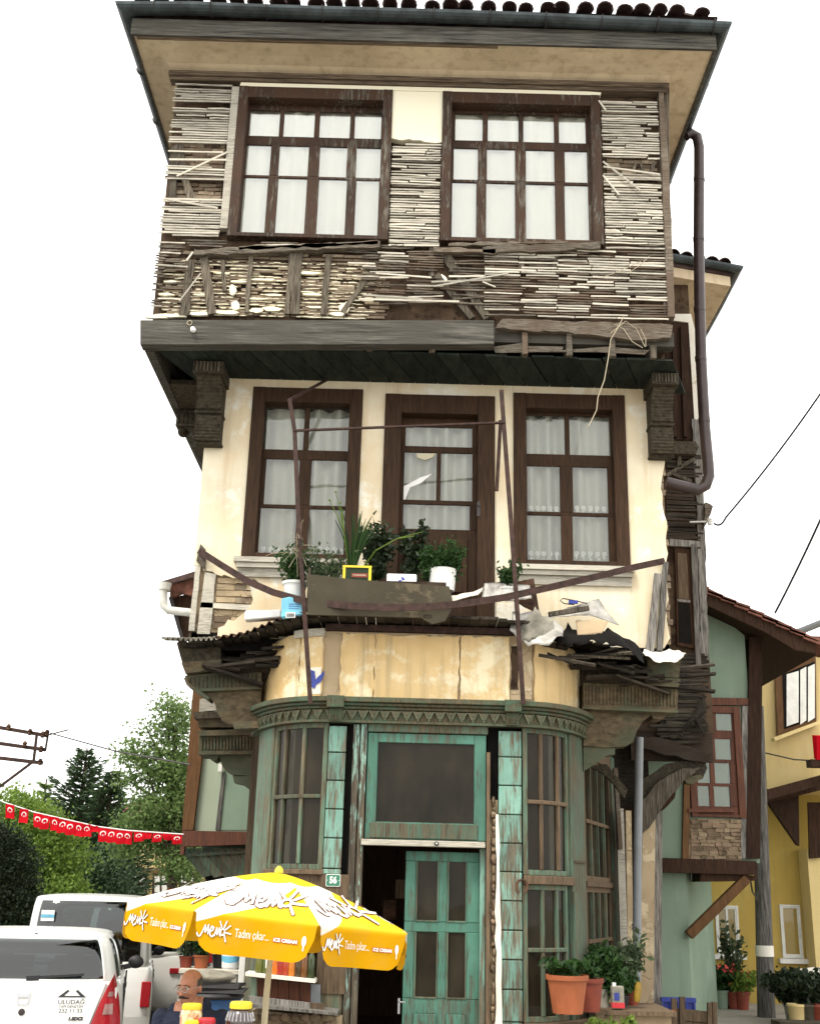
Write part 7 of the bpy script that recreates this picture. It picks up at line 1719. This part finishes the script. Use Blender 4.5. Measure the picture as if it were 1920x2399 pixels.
def jar(label, x, y, r, h, lidh, lid, fill, ribs=False):
    t = thing('pickle_jar', label, 'jar', (x, y, TZ), 'jars on the table'); m = MB(); n = 24
    prof = [(r * .92, .0), (r, .02), (r, h * .62), (r * .97, h * .72), (r * .8, h * .86), (r * .66, h * .9), (r * .66, h)] if ribs else [(r * .95, 0), (r, .015), (r, h * .8), (r * .93, h * .88), (r * .82, h * .92), (r * .82, h)]
    m.lathe(prof, (x, y, TZ + .002), n); b_ = m.build('glass_body', M[fill], t, smooth=40)
    if ribs:
        for k in range(22): a = 2 * math.pi * k / 22; m = MB(); m.tube([(x + r * .99 * math.cos(a), y + r * .99 * math.sin(a), TZ + h * .66), (x + r * .83 * math.cos(a), y + r * .83 * math.sin(a), TZ + h * .85)], .004, 5); m.build('rib', M['steel'], b_)
    m = MB(); rl = r * (.74 if ribs else .86); m.lathe([(rl, 0), (rl, lidh * .8), (rl * .94, lidh), (.001, lidh)], (x, y, TZ + h - lidh * .5), 24); l_ = m.build('lid', M[lid], t, smooth=40)
    g = MB()
    for k in range(24): a = 2 * math.pi * k / 24; g.box(x + rl * math.cos(a) - .003, x + rl * math.cos(a) + .003, y + rl * math.sin(a) - .003, y + rl * math.sin(a) + .003, TZ + h - lidh * .45, TZ + h + lidh * .25)
    g.build('grip_ridges', M[lid], l_); return t
jar('tall jar of mixed pickled vegetables with yellow lid', P(448, 2380, 8.3).x, 8.3, .072, .245, .035, 'yellow_plastic', 'pickle_mix')
jar('short jar of green pickles with yellow lid', P(450, 2390, 8.1).x, 8.1, .05, .165, .03, 'yellow_plastic', 'pickle_green')
jar('jar of dark red beet pickles with red lid', P(484, 2390, 8.15).x, 8.15, .064, .175, .032, 'red_plastic', 'beet')
jar('large round ribbed jar of dark syrup with yellow lid', P(563, 2380, 8.2).x, 8.2, .095, .27, .04, 'yellow_plastic', 'molasses', True)

# ============================================================ THINGS LEFT OF THE SHOP
g0 = gz_(-1.5, 10.8)
m = MB(); m.lathe([(.22, 0), (.24, .1), (.245, .4), (.25, .66), (.235, .76), (.245, .78)], (-1.6, 10.9, g0), 24); BRL = tag(m.build('barrel', M['blue_plastic'], smooth=40), 'blue plastic barrel behind the seated man', 'barrel')
m = MB(); m.lathe([(.255, 0), (.265, .02), (.25, .04), (.05, .045)], (-1.6, 10.9, g0 + .785), 24); m.build('lid', M['trim_black'], BRL, smooth=40)
m = MB(); m.box(-1.88, -1.32, 10.7, 11.1, g0 + .84, g0 + .862, 0, .01); m.box(-1.84, -1.36, 10.72, 11.08, g0 + .872, g0 + .905, 0, .012); tag(m.build('black_boards', M['trim_black']), 'flat black boards laid across the blue barrel', 'boards')
m = MB(); lump(m, (-1.66, 10.9, g0 + .945), .5, (.42, .3, .13), 3, 10, 18); tag(m.build('sack', M['asbestos'], smooth=70), 'crumpled pale grey sack lying on the black boards', 'sack')
ST_ = thing('plant_stand', 'rough wooden stand holding potted plants behind the barrel', 'stand', (-2.15, 14, gz_(-2.1, 14))); zs_ = P(505, 2268, 14).z
part('top', M['lath'], ST_, (-2.42, -1.72, 13.7, 14.2, zs_ - .05, zs_), bevel=.006)
for x in (-2.38, -2.1, -1.8):
    for y in (13.75, 14.15): m = MB(); m.bar((x, y, zs_ - .05), (x + R.uniform(-.05, .05), y, gz_(x, y)), .05, .05); m.build('leg', M['lath'], ST_)
def plant(name, label, base, pot, spread, h, n0, ls0, mat, cat='plant', stems=5, grp=None, upright=.5, stemmat='leaf_deep'):
    """pot: None or dict(r0,r1,h,mat); foliage of leaf faces carried on stems"""
    n, ls = int(n0 * 2.6), ls0 * .58
    t = thing(name, label, cat, base, grp); b = Vector(base); z = 0
    if pot:
        m = MB(); hp = pot['h']; m.lathe([(pot['r0'], 0), (pot['r1'] * .97, hp * .86), (pot['r1'] * 1.06, hp * .87), (pot['r1'] * 1.08, hp), (pot['r1'] * .95, hp), (pot['r1'] * .93, hp * .9), (.001, hp * .89)], b, 24); m.build('pot', M[pot['mat']], t, smooth=35); z = hp * .9
    m = MB(); fol = MB()
    for k in range(stems):
        a = RT.uniform(0, 6.28); rr = spread * RT.uniform(.2, 1); hh = h * RT.uniform(.6, 1); top = b + V(rr * math.cos(a), rr * math.sin(a), z + hh); st_ = b + V(.02 * math.cos(a), .02 * math.sin(a), z); mid = st_.lerp(top, .5) + V(0, 0, hh * .12)
        m.tube([st_, mid, top], [.006, .005, .003], 5)
        for q in range(max(1, n // stems)):
            tq = RT.uniform(.15, 1.05); c = st_.lerp(mid, tq * 2) if tq < .5 else mid.lerp(top, tq * 2 - 1); leafquad(fol, c + Vector((RT.gauss(0, spread * .2), RT.gauss(0, spread * .2), RT.gauss(0, h * .06))), ls, 2.0)
    m.build('stems', M[stemmat], t, smooth=60); fol.build('leaves', M[mat], t, fixn=False); return t
plant('potted_plant', 'spiky green plant in a clay pot on the rough stand', (-2.2, 13.85, zs_), dict(r0=.07, r1=.09, h=.14, mat='terracotta'), .18, .3, 260, .06, 'leaf_deep', stems=12)
plant('potted_plant', 'grey-leaved plant in a brown pot at the end of the rough stand', (-2.38, 13.9, zs_), dict(r0=.06, r1=.08, h=.12, mat='terracotta_red'), .14, .28, 160, .05, 'leaf_grey', stems=9)
plant('potted_plant', 'dark bushy plant between the clay pot and the white bucket', (-2.02, 14.0, zs_), dict(r0=.07, r1=.09, h=.14, mat='trim_black'), .15, .25, 200, .06, 'leaf_deep', stems=9)
m = MB(); m.lathe([(.085, 0), (.105, .17), (.112, .175), (.112, .19), (.1, .19), (.095, .02)], (-1.87, 13.8, zs_), 20); BK = tag(m.build('bucket', M['white_plastic'], smooth=40), 'white and blue plastic bucket on the rough stand', 'bucket')
m = MB(); m.lathe([(.088, .03), (.103, .14)], (-1.87, 13.797, zs_), 20); m.build('print_band', M['bag_blue'], BK, smooth=40)
part('shop_side_post', M['pvc_white'], H, (P(557, 2300, 13.3).x, P(572, 2300, 13.3).x, 13.3, 13.4, -.4, 1.6))
# display bench with bottles under the left shop window
DB = thing('display_bench', 'weathered shop bench with red-brown panel and shelf of bottles', 'bench', (-1.1, 11.85, gz_(-1.1, 11.8)))
def dpx(name, mat, pts, Y, th): m = MB(); m.prism(pxpoly(pts, Y), 'y', Y, Y + th); return m.build(name, M[mat], DB)
dpx('shelf', 'white_plaster', [(574, 2279), (738, 2296), (738, 2304), (574, 2287)], 11.72, .3)
for i in range(5): x = 602 + i * 25; dpx('panel_board', 'red_brown', [(x, 2292 + i * 2.5), (x + 23.6, 2294.5 + i * 2.5), (x + 23.6, 2347 + i * 2), (x, 2345 + i * 2)], 11.9 + .003 * i, .03)
dpx('blue_post', 'sage', [(588, 2290), (600, 2291), (599, 2338), (588, 2336)], 11.88, .05); dpx('blue_post', 'pvc_grey', [(728, 2306), (750, 2308), (750, 2352), (727, 2350)], 11.92, .03)
dpx('bench_board', 'grey_wood', [(582, 2334), (726, 2350), (727, 2366), (584, 2351)], 11.7, .04); dpx('bench_board', 'plank_brown', [(727, 2350), (758, 2352), (758, 2368), (727, 2366)], 11.7, .04); dpx('seat', 'grey_wood', [(580, 2352), (790, 2374), (790, 2380), (580, 2360)], 11.55, .5); dpx('base', 'mud', [(588, 2368), (800, 2384), (800, 2500), (588, 2500)], 11.8, .5)
for i in range(16): m = MB(); x = 595 + (i % 8) * 24; y = 2385 + (i // 8) * 22; c = P(x, y, 11.78); lump(m, c, .5, (.1, .05, .075), i, 6, 9); m.build('stone', M['stone_tone'], DB, smooth=50)
shz = lambda px: P(px, 2279 + (px - 574) * .104, 11.85).z
cols = [((.11, .115, .02), 'olive green'), ((.07, .09, .02), 'dark olive'), ((.55, .13, .01), 'bright orange'), ((.28, .02, .01), 'deep red'), ((.33, .04, .012), 'brick red'), ((.5, .16, .015), 'amber'), ((.06, .035, .012), 'dark brown'), ((.16, .06, .012), 'copper'), ((.03, .045, .012), 'blackish green')]
for i, ((c3, nm), px) in enumerate(zip(cols, [606, 622, 643, 656, 669, 683, 698, 712, 728])):
    plain('bottle_%d' % i, c3, .15, .6, 0, .15); c = P(px, 2285, 11.86); zz = P(px, 2279 + (px - 574) * .104, 11.72).z; m = MB(); m.lathe([(.036, 0), (.038, .01), (.038, .17), (.03, .2), (.014, .23), (.014, .27)], (c.x, 11.85, zz + .002), 14); b_ = tag(m.build('bottle', M['bottle_%d' % i], smooth=40), nm + ' filled bottle standing on the shop bench shelf', 'bottle', 'bottles on the bench shelf')
    m = MB(); m.lathe([(.017, 0), (.017, .025), (.001, .026)], (c.x, 11.85, zz + .262), 10); m.build('cap', M['white_plastic'], b_)
    if i == 1: m = MB(); m.box(c.x + .0, c.x + .02, 11.808, 11.812, zz + .05, zz + .15); m.build('paper_label', M['white_paint'], b_)

# ============================================================ THINGS RIGHT OF THE SHOP
def clay(label, x, y, z, r, h, mat, ls): return plant('potted_plant', label, (x, y, z), dict(r0=r * .74, r1=r, h=h, mat=mat), r * 1.0, .16, 150, ls, 'leaf_deep', stems=9)
clay('large orange terracotta pot with a trailing leafy plant on the shop sill', 1.60, 11.72, P(1335, 2380, 11.5).z, .19, .335, 'terracotta', .075)
clay('red plastic pot behind the orange terracotta pot', 1.86, 12.1, P(1368, 2370, 12.1).z, .14, .30, 'terracotta_red', .07)
PL = plant('potted_plant', 'bushy green herb in a printed tin beside the terracotta pot', (2.10, 12.7, .66), None, .17, .5, 700, .07, 'leaf_deep', stems=24)
m = MB(); m.lathe([(.1, 0), (.1, .27), (.09, .27)], (2.05, 12.7, .5), 18); m.build('tin', M['asbestos'], PL, smooth=40)
plant('potted_plant', 'grey-green olive-leaved plant growing by the grey drainpipe', (2.45, 13.0, .6), dict(r0=.06, r1=.08, h=.14, mat='terracotta_red'), .18, .55, 170, .075, 'leaf_grey', stems=12)
plant('potted_plant', 'low green plant in front of the printed tin', (2.28, 12.6, .62), dict(r0=.05, r1=.07, h=.1, mat='trim_black'), .14, .25, 160, .06, 'leaf_deep', stems=8)
TN = thing('tin_can', 'small white and red lettered tin on the sill among the plants', 'tin', (2.19, 12.4, .60)); m = MB(); m.box(2.13, 2.25, 12.35, 12.45, .62, .82); m.build('body', M['asbestos'], TN, bevel=.008); part('red_band', M['red_plastic'], TN, (2.128, 2.252, 12.347, 12.453, .62, .67)); part('blue_print', M['blue_paint'], TN, (2.15, 2.20, 12.345, 12.349, .69, .76)); m = MB(); m.lathe([(.02, 0), (.02, .03)], (2.16, 12.4, .82), 10); m.build('cap', M['white_plastic'], TN)
m = MB(); m.lathe([(.03, 0), (.035, .02), (.035, .14), (.028, .17), (.028, .19)], (2.42, 12.6, .66), 12, 0, Matrix.Rotation(rad(8), 3, 'Y')); tag(m.build('yellow_bottle', M['ochre_plastic'], smooth=40), 'dirty yellow plastic bottle leaning by the tin', 'bottle')
part('side_ledge', M['plank_brown'], H, (1.95, 2.75, 12.3, 13.3, .56, .60)); part('ledge_wall', M['mud'], H, (1.98, 2.72, 12.4, 13.3, -.2, .558))
# horseshoe nailed to the pilaster
m = MB(); c = P(1222, 2078, YB - .07); pts = [c + V(.055 * math.cos(a), 0, .065 * math.sin(a)) for a in [rad(-60 + 300 * k / 12) for k in range(13)]]; m.tube(pts, .012, 6); tag(m.build('horseshoe', M['tin_rusty'], smooth=60), 'rusty horseshoe nailed to the turquoise pilaster', 'horseshoe')
# weeds at the foot of the wall
for i, (px, Y) in enumerate([(1405, 11.9), (1430, 12.0), (1455, 12.1)]): p = P(px, 2400, Y); plant('weed', ['fresh green weed sprouting below the terracotta pot', 'leafy weed growing at the foot of the plant ledge', 'small weed beside the brown curved board'][i], (p.x, Y, p.z - .25), None, .14, .3, 90, .07, 'leaf_bright', 'weed', stems=7)
m = MB(); m.prism(pxpoly([(1486, 2440), (1486, 2378), (1520, 2384), (1545, 2400), (1545, 2440)], 13.2), 'y', 13.2, 13.25); tag(m.build('curved_board', M['dark_brown']), 'dark curved board standing by the foot of the drainpipe', 'board')
# wooden planter and blue crate by the green wall
WB = thing('wooden_planter', 'rustic wooden planter box with carved lettering before the sage green wall', 'planter', (3.4, 14.6, 0))
for a in [[(1575, 2362), (1672, 2372), (1670, 2398), (1578, 2390)], [(1580, 2392), (1670, 2400), (1668, 2430), (1580, 2425)]]: m = MB(); m.prism(pxpoly(a, 14.5), 'y', 14.5, 14.54); m.build('plank', M['plank_brown'], WB)
for x, y in ((1578, 2340), (1597, 2336), (1662, 2350), (1672, 2348)): m = MB(); m.bar(P(x, y, 14.48), P(x + 1, 2440, 14.48), .06, .05, (0, 1, 0)); m.build('post', M['plank_brown'], WB)
m = MB(); m.lathe([(.035, 0), (.035, .02)], P(1575, 2373, 14.46), 12, 0, Matrix.Rotation(rad(90), 3, 'X')); m.build('log_end', M['terracotta'], WB)
part('soil_box', M['soil'], WB, (P(1580, 2390, 14.6).x, P(1668, 2390, 14.6).x, 14.55, 14.95, 0, .38))
BC = thing('blue_crate', 'blue plastic crate standing against the sage green wall', 'crate', (3.2, 15.2, 0)); cx0, cx1, czt = P(1552, 2350, 15.1).x, P(1625, 2350, 15.1).x, P(1590, 2338, 15.1).z
part('panel', M['blue_paint'], BC, (cx0, cx1, 15.1, 15.13, 0, czt - .02)); part('rim', M['blue_paint'], BC, (cx0 - .02, cx1 + .02, 15.07, 15.16, czt - .05, czt))
for k in range(5): x = cx0 + (cx1 - cx0) * k / 4; part('rib', M['blue_paint'], BC, (x - .012, x + .012, 15.075, 15.1, 0, czt - .05))
# plants in front of the yellow house
gzr = 0
for i, (px, Y, sp_, h, mt, n, lab) in enumerate([(1690, 20.3, .30, .38, 'leaf_deep', 500, 'bushy green plant in a pot left of the red-flowered one'), (1738, 20.2, .28, .30, 'leaf_bright', 420, 'light green bushy plant in a pot beside the utility pole'), (1712, 20.4, .25, .2, 'leaf_deep', 260, 'low green plant under the red-flowered one'), (1858, 18.2, .40, .42, 'leaf_dark', 800, 'dark leafy shrub in a pale pot by the yellow wall'), (1900, 18.0, .45, .45, 'leaf_dark', 900, 'dark dense shrub beside the white-topped ledge')]):
    x = P(px, 2370, Y).x; plant('potted_plant', lab, (x, Y, gz_(x, Y)), dict(r0=.1, r1=.14, h=.28, mat=['sage', 'terracotta_red', 'terracotta_red', 'asbestos', 'cream_wall'][i]), sp_, h, n, .11, mt, stems=16)
x = P(1722, 2350, 20.2).x; FLW = plant('flowering_plant', 'tall plant with red flower clusters before the yellow wall', (x, 20.25, 0), dict(r0=.1, r1=.13, h=.26, mat='terracotta_red'), .25, 1.05, 160, .1, 'leaf_grey', stems=8)
m = MB()
for k in range(60): c = [P(1697, 2270, 20.1), P(1722, 2275, 20.1), P(1740, 2290, 20.1), P(1742, 2310, 20.1), P(1716, 2288, 20.1)][k % 5]; leafquad(m, c + Vector((RT.gauss(0, .05), RT.gauss(0, .05), RT.gauss(0, .05))), .07, 1.2)
plain('petal', (.55, .07, .06), .6, .3); m.build('flowers', M['petal'], FLW, fixn=False, kind='stuff')
for i, px in enumerate((1868, 1890, 1915)):
    Y = 17.6; x = P(px, 2390, Y).x; m = MB(); m.lathe([(.1, 0), (.13, .26), (.14, .27), (.14, .3), (.11, .3)], (x, Y, 0), 16); tag(m.build('empty_pot', M[['cream_wall', 'concrete', 'terracotta_red'][i]], smooth=40), ['plain yellow pot under the dark shrubs', 'grey concrete pot under the dark shrubs', 'reddish pot under the dark shrubs'][i], 'pot')
m = MB(); lump(m, P(1905, 2285, 19.6), .5, (1.0, .4, .2), 8, 8, 14); tag(m.build('white_ledge_stone', M['white_plaster'], smooth=60), 'white chipped stone ledge behind the dark shrubs', 'ledge')
part('step', M['concrete'], YH, (P(1810, 2390, 17.4).x, 9.5, 17.1, 17.5, -.05, .10))

# ============================================================ THINGS ON THE BALCONY
def blades(name, label, base, n, L, mat, pot):
    t = thing(name, label, 'plant', base); b = Vector(base); m = MB()
    for k in range(n):
        a = RT.uniform(0, 6.28); lean = RT.uniform(.05, .5); ll = L * RT.uniform(.55, 1); dx = V(math.cos(a), math.sin(a) * .6, 0); pts = []
        for q in range(7): s_ = q / 6; pts.append(b + V(dx.x * .03, dx.y * .03, .12) + dx * lean * ll * s_ ** 1.6 + V(0, 0, ll * (s_ - .45 * lean * s_ ** 2.4)))
        m.tube(pts, [.009, .011, .011, .010, .008, .006, .003], 5)
    m.build('leaves', M[mat], t, smooth=60)
    return t
sb = 4.76
def marks(x0, x1, y, z0, z1, n, rows):
    m = MB()
    for r_ in range(rows):
        zc0 = z0 + (z1 - z0) * (r_ + .3) / rows; zc1 = z0 + (z1 - z0) * (r_ + .75) / rows; x = x0
        while x < x1 - .006:
            w_ = (x1 - x0) / n * RT.uniform(.4, 1.0); m.poly([(x, y, zc0), (min(x + w_, x1), y, zc0), (min(x + w_, x1), y, zc1), (x, y, zc1)]); x += w_ + .006
    return m
LK = blades('leek_plant', 'tall onion-like plant with long tubular leaves in the yellow crate', (P(825, 1330, 11.8).x, 11.82, sb), 34, .72, 'leaf_deep', None)
m = MB()
for x, y in ((786, 1152), (772, 1172), (797, 1178), (802, 1196)):
    p = P(x, y, 11.75); m.tube([P(815, 1320, 11.8), P(805, 1240, 11.78), p], [.007, .006, .004], 5); m.sphere(p, .012, 6, 5)
for x, y in ((990, 1246), (970, 1256)): m.tube([P(850, 1330, 11.8), P(880, 1290, 11.75), P(930, 1262, 11.72), P(x, y, 11.7)], [.01, .009, .007, .004], 5)
m.build('flower_stalks', M['leaf_bright'], LK, smooth=60)
CR = thing('yellow_crate', 'small yellow lettered crate holding the onion-like plant', 'crate', (P(830, 1345, 11.8).x, 11.8, sb)); x0, x1 = P(805, 1340, 11.75).x, P(868, 1340, 11.75).x; zt_c, zb_c = P(830, 1327, 11.75).z, P(830, 1370, 11.75).z
part('bottom', M['yellow_plastic'], CR, (x0, x1, 11.72, 11.92, zb_c, zb_c + .02)); part('panel', M['leaf_grey'], CR, (x0 + .02, x1 - .02, 11.722, 11.732, zb_c + .02, zt_c - .02)); part('panel', M['yellow_plastic'], CR, (x0, x1, 11.91, 11.92, zb_c + .02, zt_c))
part('rim', M['yellow_plastic'], CR, (x0 - .01, x1 + .01, 11.71, 11.735, zt_c - .022, zt_c)); part('post', M['yellow_plastic'], CR, (x0 - .008, x0 + .02, 11.712, 11.74, zb_c, zt_c - .022)); part('post', M['yellow_plastic'], CR, (x1 - .02, x1 + .008, 11.712, 11.74, zb_c, zt_c - .022))
m = MB(); c = P(842, 1348, 11.718); m.box(c.x - .085, c.x + .085, 11.716, 11.721, c.z - .022, c.z + .022); lb = m.build('label_plate', M['terracotta_red'], CR); m = marks(c.x - .07, c.x + .07, 11.714, c.z - .010, c.z + .012, 8, 1); m.build('faded_print', M['paper'], lb, fixn=False)
plant('potted_plant', 'dark-leaved shrub standing behind the onion-like plant', (P(880, 1340, 12.0).x, 12.0, sb), None, .26, .75, 260, .085, 'leaf_dark', stems=10)
plant('potted_plant', 'slim shrub with whorled leaves before the balcony door', (P(965, 1340, 12.0).x, 12.0, sb), None, .16, .75, 150, .08, 'leaf_dark', stems=6)
plant('potted_plant', 'bushy small-leaved shrub spilling over the white pot', (P(1005, 1360, 11.8).x, 11.8, sb), None, .17, .45, 520, .04, 'leaf_deep', stems=16)
plant('potted_plant', 'second small-leaved shrub at the end of the trough', (P(1055, 1360, 11.8).x, 11.82, sb), None, .15, .5, 480, .04, 'leaf_deep', stems=16)
plant('potted_plant', 'wispy plant in the white pot beside the left railing post', (P(690, 1385, 11.95).x, 11.95, 4.55), dict(r0=.09, r1=.13, h=.22, mat='white_plastic'), .24, .4, 260, .055, 'leaf_deep', stems=14)
plant('potted_plant', 'trailing plant in front of the right window sill', (P(1188, 1370, 12.0).x, 12.0, 4.66), dict(r0=.08, r1=.1, h=.12, mat='white_plastic'), .17, .3, 180, .055, 'leaf_deep', stems=9)
plant('potted_plant', 'feathery green plant reaching along the left window sill', (P(760, 1345, 11.9).x, 11.9, sb), None, .42, .35, 240, .05, 'leaf_grey', stems=16)
WBX = thing('white_box', 'white lettered tub resting on the grimy trough', 'box', (P(937, 1355, 11.7).x, 11.75, sb)); A, B = P(905, 1367, 11.68), P(976, 1345, 11.68); m = MB(); m.box(A.x, B.x, 11.68, 11.85, A.z - .02, B.z); m.build('tub', M['white_plastic'], WBX, bevel=.012)
m = MB(); cc_ = (A + B) / 2; m = marks(cc_.x - .12, cc_.x + .12, 11.677, B.z - .03, B.z - .02, 18, 1)
for q in range(2):
    rr = .034; pts = [(cc_.x + rr * math.cos(k * .4189), 11.677, cc_.z - .015 + rr * math.sin(k * .4189)) for k in range(5 + q * 0)] if q == 0 else [(cc_.x - rr * math.cos(k * .4189), 11.677, cc_.z - .015 - rr * math.sin(k * .4189)) for k in range(5)]
    m.poly(pts + [(cc_.x, 11.677, cc_.z - .015)])
m.build('print', M['blue_paint'], WBX, fixn=False)
WPT = thing('white_tub', 'white plastic tub with a blue mark half hidden under the shrubs', 'tub', (P(1040, 1375, 11.72).x, 11.75, sb)); m = MB(); m.lathe([(.13, -.08), (.15, .14), (.155, .15), (.14, .15)], (P(1035, 1375, 11.8).x, 11.8, sb + .0), 20); m.build('tub', M['white_plastic'], WPT, smooth=40)
BG = thing('blue_bag', 'blue printed bag beside the left railing post on the balcony', 'bag', (P(685, 1420, 11.78).x, 11.8, 4.42)); poly = pxpoly([(658, 1447), (659, 1402), (676, 1398), (708, 1401), (710, 1440)], 11.76); m = MB(); m.prism(poly, 'y', 11.76, 11.86); m.build('bag', M['bag_blue'], BG, bevel=.012)
m = MB(); A, B = P(671, 1445, 11.752), P(690, 1437, 11.752); 
for k in range(9): xx = A.x + (B.x - A.x) * k / 9; m.box(xx, xx + (B.x - A.x) / (13 if k % 2 else 22), 11.75, 11.752, A.z, B.z)
m.build('barcode', M['black_print'], BG); A, B = P(669, 1447, 11.756), P(692, 1435, 11.756); part('barcode_field', M['white_paint'], BG, (A.x, B.x, 11.754, 11.758, A.z, B.z)); m = MB(); c = P(688, 1413, 11.755); m = marks(c.x - .05, c.x + .06, 11.756, c.z - .07, c.z + .0, 7, 3); m.build('faded_print', M['blue_paint'], BG, fixn=False)
m = MB(); m.prism(pxpoly([(572, 1452), (574, 1430), (658, 1428), (658, 1446)], 12.1), 'y', 12.1, 12.25); tag(m.build('white_block', M['white_plastic'], bevel=.01), 'plain white slab lying beside the blue bag', 'slab')
m = MB()
for k in range(26):
    a = P(700 + RT.uniform(-8, 8), 1290 + RT.uniform(-40, 30), 11.72); b_ = a + Vector((RT.gauss(0, .14), RT.gauss(0, .05), RT.gauss(-.05, .14))); m.tube([a, a.lerp(b_, .5) + V(RT.gauss(0, .02), 0, .03), b_], .0025, 4)
tag(m.build('dry_vine', M['cable_pale'], smooth=60), 'dry tangled vine stems clinging to the left railing post', 'vine')
